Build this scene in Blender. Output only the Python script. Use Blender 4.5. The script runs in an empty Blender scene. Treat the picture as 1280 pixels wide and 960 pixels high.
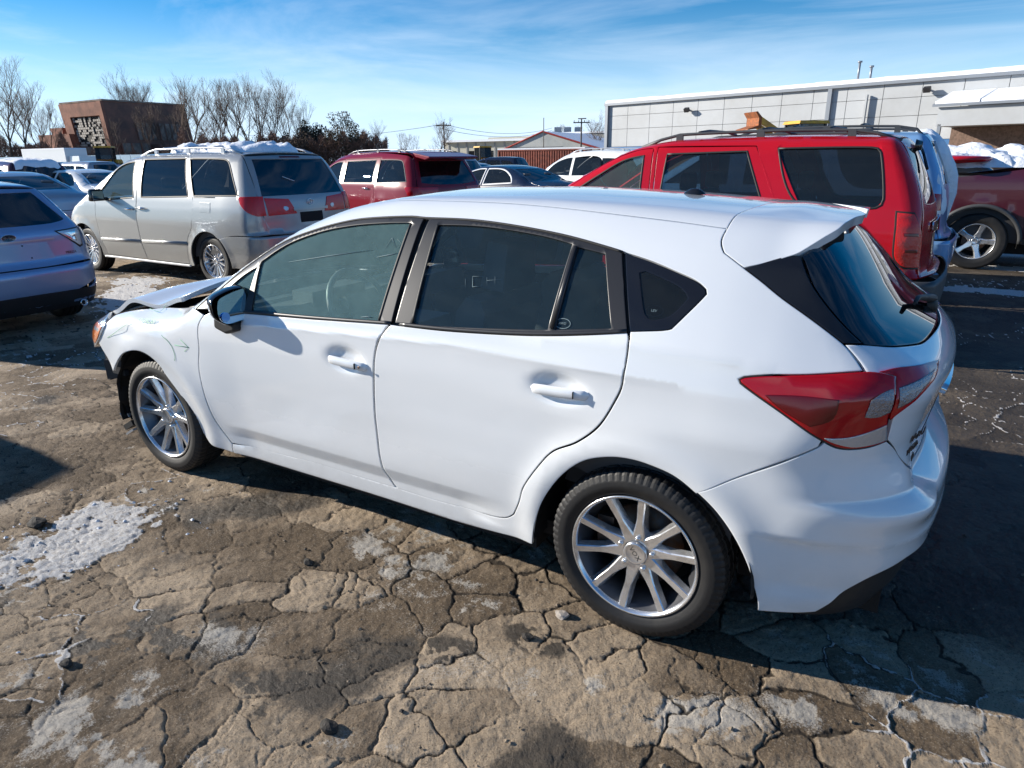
import bpy, bmesh, math, random
import numpy as np
from mathutils import Vector, Matrix, Quaternion, noise
from mathutils.geometry import delaunay_2d_cdt

random.seed(7); RNG = np.random.default_rng(7)
scene = bpy.context.scene
COL = scene.collection

# ---------------------------------------------------------------- camera
CAM_F, CAM_POS, CAM_YAW, CAM_PITCH, CAM_ROLL = 847.0, (-.700, 2.797, 1.616), -1.0238, .3217, -.0112
def camera():
    cy, sy, cp, sp = math.cos(CAM_YAW), math.sin(CAM_YAW), math.cos(CAM_PITCH), math.sin(CAM_PITCH)
    d = Vector((cy * cp, sy * cp, -sp)); r = Vector((sy, -cy, 0)); u = r.cross(d)
    c, s = math.cos(CAM_ROLL), math.sin(CAM_ROLL)
    r2 = c * r + s * u; u2 = -s * r + c * u
    cd = bpy.data.cameras.new('camera'); co = bpy.data.objects.new('camera', cd); COL.objects.link(co)
    co.matrix_world = Matrix(((r2.x, u2.x, -d.x, CAM_POS[0]), (r2.y, u2.y, -d.y, CAM_POS[1]), (r2.z, u2.z, -d.z, CAM_POS[2]), (0, 0, 0, 1)))
    cd.sensor_width = 36; cd.lens = CAM_F / 1280 * 36; cd.clip_start = .05; cd.clip_end = 3000
    scene.camera = co
camera()

# ---------------------------------------------------------------- sun, sky, exposure
SUN_DIR = Vector((2.65, .78, 1.0)).normalized()          # towards the sun
SUN_EL = math.asin(SUN_DIR.z); SUN_AZ = math.atan2(SUN_DIR.y, SUN_DIR.x)
sun = bpy.data.lights.new('sun', 'SUN'); sun.energy = 5.0; sun.angle = math.radians(.53); sun.color = (1, .93, .82)
so = bpy.data.objects.new('sun', sun); COL.objects.link(so)
so.rotation_mode = 'QUATERNION'; so.rotation_quaternion = SUN_DIR.to_track_quat('Z', 'Y')
w = bpy.data.worlds.new('World'); scene.world = w; w.use_nodes = True
nt = w.node_tree; nt.nodes.clear()
def wn(t, **k):
    n = nt.nodes.new(t)
    for a, b in k.items(): setattr(n, a, b)
    return n
sky = wn('ShaderNodeTexSky', sky_type='NISHITA', sun_disc=False, sun_elevation=SUN_EL, sun_rotation=math.pi / 2 - SUN_AZ,
         altitude=1200, air_density=1.0, dust_density=0.0, ozone_density=2.5)
tc = wn('ShaderNodeTexCoord'); mp = wn('ShaderNodeMapping'); mp.inputs['Scale'].default_value = (1.1, 2.4, 9)
mp.inputs['Rotation'].default_value = (.12, .10, .5)
ns = wn('ShaderNodeTexNoise'); ns.inputs['Scale'].default_value = 1.5; ns.inputs['Detail'].default_value = 9; ns.inputs['Roughness'].default_value = .58
ns.inputs['Distortion'].default_value = .5
rp = wn('ShaderNodeValToRGB'); rp.color_ramp.elements[0].position = .44; rp.color_ramp.elements[1].position = .86; rp.color_ramp.elements[1].color = (.8, .8, .8, 1)
sep = wn('ShaderNodeSeparateXYZ'); lift = wn('ShaderNodeMapRange'); lift.inputs['From Min'].default_value = .02; lift.inputs['From Max'].default_value = .40
lift.inputs['To Min'].default_value = 1.0; lift.inputs['To Max'].default_value = .28
mul = wn('ShaderNodeMath', operation='MULTIPLY'); mix = wn('ShaderNodeMix', data_type='RGBA'); mix.inputs['B'].default_value = (6.6, 8.0, 9.6, 1)
bg = wn('ShaderNodeBackground'); bg.inputs['Strength'].default_value = .076; wo = wn('ShaderNodeOutputWorld')
lk = nt.links.new
lk(tc.outputs['Generated'], mp.inputs['Vector']); lk(mp.outputs[0], ns.inputs['Vector']); lk(ns.outputs['Fac'], rp.inputs[0])
lk(tc.outputs['Generated'], sep.inputs[0]); lk(sep.outputs['Z'], lift.inputs['Value'])
hz = wn('ShaderNodeMapRange'); hz.interpolation_type = 'SMOOTHERSTEP'; hz.inputs['From Min'].default_value = .21; hz.inputs['From Max'].default_value = -.02; hz.inputs['To Max'].default_value = .90
mix2 = wn('ShaderNodeMix', data_type='RGBA'); mix2.inputs['B'].default_value = (7.6, 8.6, 9.8, 1)
lk(sep.outputs['Z'], hz.inputs['Value']); lk(rp.outputs[0], mul.inputs[0]); lk(lift.outputs[0], mul.inputs[1]); lk(hz.outputs[0], mix.inputs['Factor']); lk(mul.outputs[0], mix2.inputs['Factor'])
lk(sky.outputs[0], mix.inputs['A']); hs = wn('ShaderNodeHueSaturation'); hs.inputs['Saturation'].default_value = 1.48; hs.inputs['Value'].default_value = 1.08; hs.inputs['Hue'].default_value = .503; lk(mix.outputs['Result'], hs.inputs['Color']); lk(hs.outputs[0], mix2.inputs['A']); lk(mix2.outputs['Result'], bg.inputs[0]); lk(bg.outputs[0], wo.inputs[0])
scene.view_settings.view_transform = 'Standard'; scene.view_settings.look = 'None'
scene.view_settings.exposure = 0.80; scene.view_settings.gamma = 1.0

# ---------------------------------------------------------------- helpers
def tag(o, label=None, cat=None, group=None, kind=None):
    if label: o['label'] = label
    if cat: o['category'] = cat
    if group: o['group'] = group
    if kind: o['kind'] = kind
    return o

def empty(name, loc=(0, 0, 0), rz=0.0, parent=None):
    o = bpy.data.objects.new(name, None); o.empty_display_size = .2
    o.location = loc; o.rotation_euler = (0, 0, rz); COL.objects.link(o)
    if parent: o.parent = parent
    return o

def mesh_obj(name, V, F, mat, parent=None, smooth=False, normals=None, mats=None, midx=None):
    me = bpy.data.meshes.new(name)
    V = np.asarray(V, float)
    me.from_pydata(V.tolist(), [], [tuple(int(i) for i in f) for f in F])
    for m in (mats or [mat]): me.materials.append(m)
    if midx is not None: me.polygons.foreach_set('material_index', np.asarray(midx, np.int32))
    if smooth is True or normals is not None: me.polygons.foreach_set('use_smooth', np.ones(len(me.polygons), bool))
    elif isinstance(smooth, (list, np.ndarray)): me.polygons.foreach_set('use_smooth', np.asarray(smooth, bool))
    me.update()
    if normals is not None: me.normals_split_custom_set_from_vertices(np.asarray(normals).tolist())
    o = bpy.data.objects.new(name, me); COL.objects.link(o)
    if parent: o.parent = parent
    return o

def copy_tree(o, parent=None):
    c = o.copy(); COL.objects.link(c); c.parent = parent
    for ch in list(o.children): copy_tree(ch, c)
    return c

class MB:
    """gathers boxes, prisms, tubes and lathes into one mesh"""
    def __init__(s): s.V = []; s.F = []; s.S = []; s.M = []
    def add(s, V, F, smooth=False, m=0):
        n = len(s.V); s.V += [tuple(v) for v in V]; s.F += [tuple(i + n for i in f) for f in F]
        s.S += [smooth] * len(F); s.M += [m] * len(F); return s
    def box(s, c, d, rz=0, ry=0, rx=0, m=0, taper=1.0):
        x, y, z = d[0] / 2, d[1] / 2, d[2] / 2
        R = Matrix.Rotation(rz, 3, 'Z') @ Matrix.Rotation(ry, 3, 'Y') @ Matrix.Rotation(rx, 3, 'X')
        V = []
        for k in (-1, 1):
            t = taper if k > 0 else 1
            for a, b in ((-1, -1), (1, -1), (1, 1), (-1, 1)): V.append(R @ Vector((a * x * t, b * y * t, k * z)) + Vector(c))
        return s.add(V, [(3, 2, 1, 0), (4, 5, 6, 7), (0, 1, 5, 4), (1, 2, 6, 5), (2, 3, 7, 6), (3, 0, 4, 7)], False, m)
    def tube(s, P, r, n=8, m=0, cap=True, smooth=True):
        P = [Vector(p) for p in P]; rs = r if isinstance(r, (list, tuple)) else [r] * len(P)
        V = []; up = None
        for i, p in enumerate(P):
            t = (P[min(i + 1, len(P) - 1)] - P[max(i - 1, 0)]).normalized()
            if up is None:
                up = Vector((0, 0, 1)) if abs(t.z) < .9 else Vector((1, 0, 0))
            a = t.cross(up)
            if a.length < 1e-6: a = t.orthogonal()
            a.normalize(); b = a.cross(t).normalized(); up = b
            for k in range(n):
                an = 2 * math.pi * k / n
                V.append(p + a * math.cos(an) * rs[i] + b * math.sin(an) * rs[i])
        F = [(i * n + k, i * n + (k + 1) % n, (i + 1) * n + (k + 1) % n, (i + 1) * n + k) for i in range(len(P) - 1) for k in range(n)]
        s.add(V, F, smooth, m)
        if cap:
            q = len(s.V) - len(V)
            s.F += [tuple(q + k for k in range(n))[::-1], tuple(q + (len(P) - 1) * n + k for k in range(n))]; s.S += [False, False]; s.M += [m, m]
        return s
    def lathe(s, prof, n=48, axis='y', c=(0, 0, 0), m=0, smooth=True, disp=None, closed=False):
        """prof: (along, radius) pairs turned round an axis"""
        V = []
        for j, (a, r) in enumerate(prof):
            for k in range(n):
                an = 2 * math.pi * k / n; rr = r + (disp(j, k) if disp else 0)
                p = (rr * math.cos(an), a, rr * math.sin(an)) if axis == 'y' else (rr * math.cos(an), rr * math.sin(an), a) if axis == 'z' else (a, rr * math.cos(an), rr * math.sin(an))
                V.append((p[0] + c[0], p[1] + c[1], p[2] + c[2]))
        L = len(prof); F = []
        for j in range(L if closed else L - 1):
            j2 = (j + 1) % L
            for k in range(n): F.append((j * n + k, j * n + (k + 1) % n, j2 * n + (k + 1) % n, j2 * n + k))
        return s.add(V, F, smooth, m)
    def prism(s, pts, a, b, axis='y', m=0, smooth=False):
        """closed 2D outline pushed along an axis from a to b"""
        n = len(pts)
        def q(p, t): return (p[0], t, p[1]) if axis == 'y' else (p[0], p[1], t) if axis == 'z' else (t, p[0], p[1])
        V = [q(p, a) for p in pts] + [q(p, b) for p in pts]
        F = [tuple(range(n))[::-1], tuple(range(n, 2 * n))] + [(k, (k + 1) % n, n + (k + 1) % n, n + k) for k in range(n)]
        return s.add(V, F, smooth, m)
    def build(s, name, mat, parent=None, mats=None):
        o = mesh_obj(name, s.V, s.F, mat, parent, smooth=s.S, mats=mats, midx=s.M if mats else None)
        bm = bmesh.new(); bm.from_mesh(o.data); bmesh.ops.recalc_face_normals(bm, faces=bm.faces); bm.to_mesh(o.data); bm.free()
        return o

# ---------------------------------------------------------------- materials
def mat(name, color, rough=.5, metal=0.0, coat=0.0, bump=None, spec=.5, coatr=.03, var=None, grime=None):
    m = bpy.data.materials.new(name); m.use_nodes = True; t = m.node_tree; p = t.nodes['Principled BSDF']
    p.inputs['Base Color'].default_value = (*color, 1); p.inputs['Roughness'].default_value = rough; p.inputs['Metallic'].default_value = metal
    p.inputs['Coat Weight'].default_value = coat; p.inputs['Coat Roughness'].default_value = coatr; p.inputs['Specular IOR Level'].default_value = spec
    if var or bump or grime:
        c = t.nodes.new('ShaderNodeTexCoord')
    if var:          # (scale, second colour, low, high)
        n = t.nodes.new('ShaderNodeTexNoise'); n.inputs['Scale'].default_value = var[0]; n.inputs['Detail'].default_value = 6; n.inputs['Roughness'].default_value = .65
        r = t.nodes.new('ShaderNodeMapRange'); r.inputs['From Min'].default_value = var[2]; r.inputs['From Max'].default_value = var[3]
        x = t.nodes.new('ShaderNodeMix'); x.data_type = 'RGBA'; x.inputs['A'].default_value = (*color, 1); x.inputs['B'].default_value = (*var[1], 1)
        t.links.new(c.outputs['Object'], n.inputs['Vector']); t.links.new(n.outputs['Fac'], r.inputs['Value'])
        t.links.new(r.outputs[0], x.inputs['Factor']); t.links.new(x.outputs['Result'], p.inputs['Base Color'])
    if grime:        # (colour, height, strength): road film thrown up on the lower body, streaked by noise
        n = t.nodes.new('ShaderNodeTexNoise'); n.inputs['Scale'].default_value = 9; n.inputs['Detail'].default_value = 7; n.inputs['Roughness'].default_value = .7
        sp = t.nodes.new('ShaderNodeSeparateXYZ'); r = t.nodes.new('ShaderNodeMapRange')
        r.inputs['From Min'].default_value = grime[1]; r.inputs['From Max'].default_value = .12; r.inputs['To Max'].default_value = grime[2]
        k = t.nodes.new('ShaderNodeMath'); k.operation = 'MULTIPLY'; x = t.nodes.new('ShaderNodeMix'); x.data_type = 'RGBA'
        x.inputs['A'].default_value = (*color, 1); x.inputs['B'].default_value = (*grime[0], 1)
        t.links.new(c.outputs['Object'], n.inputs['Vector']); t.links.new(c.outputs['Object'], sp.inputs[0]); t.links.new(sp.outputs['Z'], r.inputs['Value'])
        t.links.new(r.outputs[0], k.inputs[0]); t.links.new(n.outputs['Fac'], k.inputs[1]); t.links.new(k.outputs[0], x.inputs['Factor'])
        t.links.new(x.outputs['Result'], p.inputs['Base Color'])
        r2 = t.nodes.new('ShaderNodeMath'); r2.operation = 'MULTIPLY_ADD'; r2.inputs[1].default_value = .5; r2.inputs[2].default_value = rough
        t.links.new(k.outputs[0], r2.inputs[0]); t.links.new(r2.outputs[0], p.inputs['Roughness'])
    if bump:         # (scale, strength, distance)
        n = t.nodes.new('ShaderNodeTexNoise'); n.inputs['Scale'].default_value = bump[0]; n.inputs['Detail'].default_value = 5
        b = t.nodes.new('ShaderNodeBump'); b.inputs['Strength'].default_value = bump[1]; b.inputs['Distance'].default_value = bump[2]
        t.links.new(c.outputs['Object'], n.inputs['Vector']); t.links.new(n.outputs['Fac'], b.inputs['Height']); t.links.new(b.outputs[0], p.inputs['Normal'])
    return m

def glass(name, tint, haze=.08, hazecol=(.55, .62, .62), ior=1.5, rough=.0):
    """thin tinted car glass: clear tint, a dusty film, and a mirror-like coat"""
    m = bpy.data.materials.new(name); m.use_nodes = True; t = m.node_tree; t.nodes.clear()
    o = t.nodes.new('ShaderNodeOutputMaterial'); a = t.nodes.new('ShaderNodeBsdfTransparent'); a.inputs[0].default_value = (*tint, 1)
    d = t.nodes.new('ShaderNodeBsdfDiffuse'); d.inputs[0].default_value = (*hazecol, 1)
    g = t.nodes.new('ShaderNodeBsdfGlossy'); g.inputs['Roughness'].default_value = rough
    c = t.nodes.new('ShaderNodeTexCoord'); n = t.nodes.new('ShaderNodeTexNoise'); n.inputs['Scale'].default_value = 14; n.inputs['Detail'].default_value = 9; n.inputs['Roughness'].default_value = .75
    k = t.nodes.new('ShaderNodeMapRange'); k.inputs['From Min'].default_value = .25; k.inputs['From Max'].default_value = .8
    k.inputs['To Min'].default_value = haze * .8; k.inputs['To Max'].default_value = haze * 1.3
    f = t.nodes.new('ShaderNodeFresnel'); f.inputs[0].default_value = ior
    m1 = t.nodes.new('ShaderNodeMixShader'); m2 = t.nodes.new('ShaderNodeMixShader'); L = t.links.new
    L(c.outputs['Object'], n.inputs['Vector']); L(n.outputs['Fac'], k.inputs['Value']); L(k.outputs[0], m1.inputs[0])
    L(a.outputs[0], m1.inputs[1]); L(d.outputs[0], m1.inputs[2])
    L(f.outputs[0], m2.inputs[0]); L(m1.outputs[0], m2.inputs[1]); L(g.outputs[0], m2.inputs[2]); L(m2.outputs[0], o.inputs[0])
    return m

M = dict(
    white=mat('white_paint', (.76, .785, .81), .26, 0, 1.0, grime=((.30, .27, .23), .55, .55)),
    trim=mat('satin_black_trim', (.022, .022, .024), .36, 0, 0, bump=(300, .05, .001)),
    gloss=mat('gloss_black', (.012, .012, .014), .12, 0, .3),
    plastic=mat('black_plastic', (.014, .014, .015), .55, bump=(180, .2, .002)),
    dark=mat('dark_underbody', (.004, .004, .0045), .8),
    rubber=mat('tyre_rubber', (.007, .007, .008), .62, bump=(70, .35, .002), var=(14, (.022, .020, .018), .5, .85)),
    alloy=mat('machined_alloy', (.74, .75, .77), .24, .85, bump=(60, .05, .001), var=(18, (.36, .35, .34), .5, .8)),
    alloy_dark=mat('alloy_recess', (.13, .135, .15), .38, .8),
    steel=mat('brake_steel', (.12, .10, .09), .5, .8, var=(20, (.16, .07, .03), .4, .7)),
    chrome=mat('chrome', (.75, .76, .78), .08, 1.0),
    red_lens=mat('red_lens', (.40, .002, .006), .12, 0, .6, spec=.35),
    red_deep=mat('red_lens_deep', (.12, .001, .003), .14, 0, .2),
    clear_lens=mat('clear_lens', (.50, .52, .55), .08, .5, 1.0, bump=(120, .5, .004)),
    amber=mat('amber_lens', (.75, .22, .06), .15, .2, 1.0),
    seal=mat('rubber_seal', (.012, .012, .012), .6),
    seat=mat('seat_cloth', (.11, .11, .115), .9, bump=(90, .3, .003)),
    seat_grey=mat('seat_grey', (.20, .20, .19), .85),
    dash=mat('dash_vinyl', (.065, .065, .068), .6),
    headliner=mat('headliner', (.40, .39, .37), .9),
    snow=mat('snow', (.82, .85, .90), .7, bump=(14, .5, .04), spec=.3),
    green=mat('green_paint_marker', (.12, .36, .20), .6),
    win=glass('side_glass', (.80, .93, .91), .19, (.38, .62, .60)),
    win2=glass('rear_side_glass', (.70, .80, .82), .055, (.26, .40, .46)),
    smoke_lens=mat('smoked_reverse_lens', (.26, .25, .27), .15, .7, .6, bump=(160, .8, .006)), red_bright=mat('bright_red_lens', (.60, .015, .012), .18, 0, .25, bump=(60, .4, .006)),
    win_dark=glass('privacy_glass', (.18, .20, .22), .05, (.20, .24, .26)),
    win_clear=glass('clear_glass', (.72, .84, .80), .10, (.45, .60, .56)),
    win_rear=glass('rear_glass', (.08, .10, .12), .02, (.2, .22, .25), 2.1),
)
# ---------------------------------------------------------------- vehicle surface maths
def pchip(xs, ys, n=600):
    """monotone cubic through the points, returned as a fine lookup table"""
    xs = np.array(xs, float); ys = np.array(ys, float)
    o = np.argsort(xs); xs, ys = xs[o], ys[o]
    h = np.diff(xs); d = np.diff(ys) / h
    m = np.zeros(len(xs)); m[0], m[-1] = d[0], d[-1]
    for i in range(1, len(xs) - 1):
        if d[i - 1] * d[i] > 0:
            w1, w2 = 2 * h[i] + h[i - 1], h[i] + 2 * h[i - 1]
            m[i] = (w1 + w2) / (w1 / d[i - 1] + w2 / d[i])
    X = np.linspace(xs[0], xs[-1], n)
    k = np.clip(np.searchsorted(xs, X) - 1, 0, len(h) - 1)
    t = (X - xs[k]) / h[k]
    Y = ((1 + 2 * t) * (1 - t) ** 2 * ys[k] + t * (1 - t) ** 2 * h[k] * m[k]
         + t * t * (3 - 2 * t) * ys[k + 1] + t * t * (t - 1) * h[k] * m[k + 1])
    s0, s1 = (Y[1] - Y[0]) / (X[1] - X[0]), (Y[-1] - Y[-2]) / (X[-1] - X[-2])
    X = np.concatenate([[X[0] - 2], X, [X[-1] + 2]]); Y = np.concatenate([[Y[0] - 2 * s0], Y, [Y[-1] + 2 * s1]])
    return X, Y

def smax(a, b, k):
    h = np.maximum(k - np.abs(a - b), 0) / k
    return np.maximum(a, b) + h * h * k * 0.25

def sstep(a, b, x):
    t = np.clip((x - a) / (b - a), 0, 1)
    return t * t * (3 - 2 * t)

class Shape:
    """a car body as the smooth intersection of side, top, nose and tail surfaces; x forward from the rear axle, y left, z up"""
    def __init__(s, sp):
        s.sp = sp
        s.T = pchip(*zip(*sp['top'])); s.Wd = pchip(*zip(*sp['side']))
        s.R = pchip(*zip(*sp['rear'])); s.F = pchip(*zip(*sp['front']))
        s.C = pchip(*zip(*sp.get('camber', [(-1, .05), (3, .05)])))
        s.G = np.gradient(s.T[1], s.T[0])
        s.plan = pchip(*zip(*sp.get('plan', [(-1, .03), (0, 0), (2.5, 0), (3.5, .04)])))
        s.plan2 = pchip(*zip(*sp.get('plan2', [(-1, 0), (3, 0)])))
        s.kt = pchip(*zip(*sp.get('ktop', [(-1, .12), (3, .12)])))
        s.kr = pchip(*zip(*sp.get('krear', [(0, .3), (2, .3)])))
        s.belt = sp['belt']
        s.B = pchip(*zip(*sp.get('beltline', [(-1, s.belt), (3, s.belt)])))
    def side(s, x, z):
        b = np.interp(x, *s.B)                      # belt line height
        zb, zt, yt, bow = s.belt, s.sp['zt'], s.sp['yt'], s.sp.get('bow', .012)
        r0 = s.sp.get('rise0', .75)
        zz = np.where(z < b, np.where(z > r0, r0 + (z - r0) / (b - r0) * (zb - r0), z), zb)
        t = np.maximum(z - b, 0) / (zt - b)
        yb = np.interp(zb, *s.Wd)
        w = np.interp(zz, *s.Wd) - (yb - yt) * t + bow * 4 * t * (1 - np.minimum(t, 1))
        w = w - np.interp(x, *s.plan) - np.interp(x, *s.plan2) * np.maximum(z - b, 0)
        for (cx, cz, r, a, wd) in s.sp.get('flare', []):
            d = np.hypot(x - cx, z - cz)
            w = w + a * np.exp(-((d - r) / wd) ** 2) * sstep(r - 3 * wd, r, d) 
        if 'detail' in s.sp: w = w + s.sp['detail'](x, z)
        return w
    def f(s, P):
        x, y, z = P[:, 0], np.abs(P[:, 1]), P[:, 2]
        W = s.sp['w']
        fs = y - s.side(x, z)
        g = np.interp(x, s.T[0], s.G)
        ft = (z - np.interp(x, *s.T) + np.interp(x, *s.C) * (y / W) ** 2) / np.sqrt(1 + g * g)
        fr = (np.interp(z, *s.R) + s.sp.get('rbulge', .1) * (y / W) ** 2 - x)
        fr = fr / s.sp.get('rnorm', 1.0)
        if 'rdetail' in s.sp: fr = fr - s.sp['rdetail'](y, z)
        ff = (x - np.interp(z, *s.F) + s.sp.get('fbulge', .2) * (y / W) ** 2)
        a = smax(fs, ft, np.interp(x, *s.kt))
        a = smax(a, fr, np.interp(z, *s.kr))
        return smax(a, ff, s.sp.get('kf', .25))
    def hit(s, O, D, t0, t1, n=26):
        """bisect from inside (t0) to outside (t1)"""
        a = np.full(len(O), float(t0)); b = np.full(len(O), float(t1))
        for _ in range(n):
            m = (a + b) / 2
            i = s.f(O + D * m[:, None]) < 0
            a = np.where(i, m, a); b = np.where(i, b, m)
        return O + D * ((a + b) / 2)[:, None]
    def normal(s, P, e=.004):
        g = np.empty_like(P)
        for k in range(3):
            d = np.zeros(3); d[k] = e
            g[:, k] = s.f(P + d) - s.f(P - d)
        return g / np.maximum(np.linalg.norm(g, axis=1), 1e-9)[:, None]
    def chart(s, kind, uv):
        uv = np.asarray(uv, float); n = len(uv); u, v = uv[:, 0], uv[:, 1]; z0 = np.zeros(n)
        if kind == 'side':   return np.stack([u, z0, v], 1), np.tile([0., 1, 0], (n, 1)), 0, 1.6
        if kind == 'top':    return np.stack([u, v, z0 + s.sp.get('zin', .6)], 1), np.tile([0., 0, 1], (n, 1)), 0, 2.5
        if kind == 'roll':   # v = angle round the long axis in degrees: 0 = out to the left, 90 = straight up
            a = np.radians(v); return np.stack([u, z0, z0 + s.sp.get('zroll', .75)], 1), np.stack([z0, np.cos(a), np.sin(a)], 1), 0, 2.5
        if kind == 'rear':   return np.stack([z0 + s.sp.get('xin', .5), u, v], 1), np.tile([-1., 0, 0], (n, 1)), 0, 3
        if kind == 'front':  return np.stack([z0 + s.sp.get('xfin', 2.6), u, v], 1), np.tile([1., 0, 0], (n, 1)), 0, 3
        if kind == 'wrap':   # u = angle round the tail in degrees: 0 = straight back, 90 = left side
            a = np.radians(u)
            return np.stack([z0 + .1, z0, v], 1), np.stack([-np.cos(a), np.sin(a), z0], 1), 0, 2.5
        if kind == 'fwrap':
            a = np.radians(u)
            return np.stack([z0 + s.sp.get('xfin', 2.6), z0, v], 1), np.stack([np.cos(a), np.sin(a), z0], 1), 0, 2.5
    def pts(s, kind, uv):
        O, D, a, b = s.chart(kind, uv)
        return s.hit(O, D, a, b)
    def uv(s, kind, P):
        P = np.asarray(P, float)
        if kind == 'side': return P[:, [0, 2]]
        if kind == 'top': return P[:, [0, 1]]
        if kind == 'roll': return np.stack([P[:, 0], np.degrees(np.arctan2(P[:, 2] - s.sp.get('zroll', .75), P[:, 1]))], 1)
        if kind in ('rear', 'front'): return P[:, [1, 2]]
        if kind == 'wrap': return np.stack([np.degrees(np.arctan2(P[:, 1], .1 - P[:, 0])), P[:, 2]], 1)
        if kind == 'fwrap': return np.stack([np.degrees(np.arctan2(P[:, 1], P[:, 0] - s.sp.get('xfin', 2.6))), P[:, 2]], 1)
# ---------------------------------------------------------------- white hatchback surface
def main_detail(x, z):
    # crisp shoulder crease below the glass, tucked-in lower doors, rear haunch
    zc = np.interp(x, [-.7, .044, .284, .748, 1.86, 2.3], [.955, .960, .966, .972, .920, .895])
    w = .0085 * np.exp(-np.abs(z - zc) / .022) * sstep(-.45, .25, x) * (1 - sstep(1.95, 2.2, x))
    w = w - .042 * np.clip(zc - z, 0, .28) * sstep(-.1, .35, x) * (1 - sstep(1.95, 2.25, x))
    k = sstep(.50, .75, x) * (1 - sstep(1.95, 2.2, x))
    w = w - k * (.017 * np.clip((.375 - z) / .055, 0, 1) - .017 * np.clip((.268 - z) / .014, 0, 1))
    w = w - .008 * np.exp(-((z - .52) / .10) ** 2) * sstep(.5, 1.2, x) * (1 - sstep(1.7, 2.3, x))
    w = w + .006 * np.exp(-((z - .80) / .05) ** 2) * (1 - sstep(-.1, .75, x)) * sstep(-.7, -.35, x)
    for (cx, cz) in ((1.268, .845), (.292, .882)):           # hand recesses behind the door handles
        e = ((x - cx) / .088) ** 2 + ((z - cz) / .046) ** 2
        w = w - .024 * np.exp(-e ** 1.6)
    # sculpted lower bumper corner
    k = sstep(-.32, -.50, x)
    w = w - .014 * k * (sstep(.53, .49, z) - sstep(.35, .29, z))
    return w
def main_rdetail(y, z):
    # ledge under the lamps that carries the bumper top round the corner
    return .050 * sstep(.42, .66, y) * sstep(.52, .66, z) * (1 - sstep(.66, .80, z)) + .006 * np.exp(-((z - .50) / .02) ** 2)
MAIN = dict(w=.88, belt=.94, zt=1.40, yt=.628, bow=.012,
    beltline=[(-1.2, .95), (-.7, .97), (-.35, 1.03), (0, 1.06), (.5, 1.03), (1.1, 1.0), (1.6, .975), (2.2, .945), (3, .93)],
    top=[(-1.2, 1.20), (-.75, 1.345), (-.45, 1.412), (-.1, 1.452), (.3, 1.478), (.7, 1.490), (1.1, 1.487), (1.4, 1.455), (1.7, 1.378),
         (2.0, 1.238), (2.3, 1.06), (2.42, 1.005), (2.6, .975), (3.0, .90), (3.3, .83), (3.6, .73)],
    camber=[(-1, .065), (.5, .06), (1.3, .052), (2.0, .11), (2.4, .12), (2.8, .08), (3.4, .06)],
    side=[(.1, .80), (.18, .835), (.24, .852), (.32, .858), (.42, .872), (.55, .884), (.68, .888), (.80, .886), (.88, .876), (.94, .858), (1.2, .84)],
    plan=[(-1.1, .115), (-.6, .045), (-.2, .008), (.3, 0), (2.2, 0), (2.8, .0), (3.1, .012), (3.3, .06), (3.6, .16)],
    plan2=[(-1.1, .50), (-.6, .32), (-.1, .12), (.4, .02), (.8, 0), (3, 0)],
    flare=[(0, .316, .40, .014, .06), (2.67, .316, .40, .014, .06)],
    rear=[(.12, -.70), (.2, -.80), (.3, -.85), (.45, -.880), (.58, -.885), (.625, -.870), (.65, -.800), (.71, -.790), (.80, -.805), (.9, -.825), (.96, -.842), (1.0, -.836),
          (1.04, -.80), (1.1, -.715), (1.25, -.575), (1.38, -.45), (1.5, -.30)],
    rbulge=.13, front=[(.1, 3.4), (.3, 3.5), (.6, 3.58), (.72, 3.56), (.85, 3.42), (1.1, 3.0)], fbulge=.2,
    ktop=[(-1, .10), (.5, .12), (1.6, .10), (2.3, .06), (2.6, .12), (3.5, .12)],
    krear=[(.1, .30), (.5, .32), (.9, .26), (1.1, .12), (1.4, .08)], kf=.15, xfin=2.6, detail=main_detail, rdetail=main_rdetail)
# the roof spoiler: same sides and top, but its tail overhangs the rear glass
SPOILER = dict(MAIN, rear=[(1.0, -.10), (1.24, -.17), (1.285, -.24), (1.32, -.40), (1.35, -.52), (1.372, -.60), (1.40, -.625), (1.5, -.63)],
    krear=[(1.0, .03), (1.5, .025)], rbulge=.10, zroll=.9)
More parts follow.
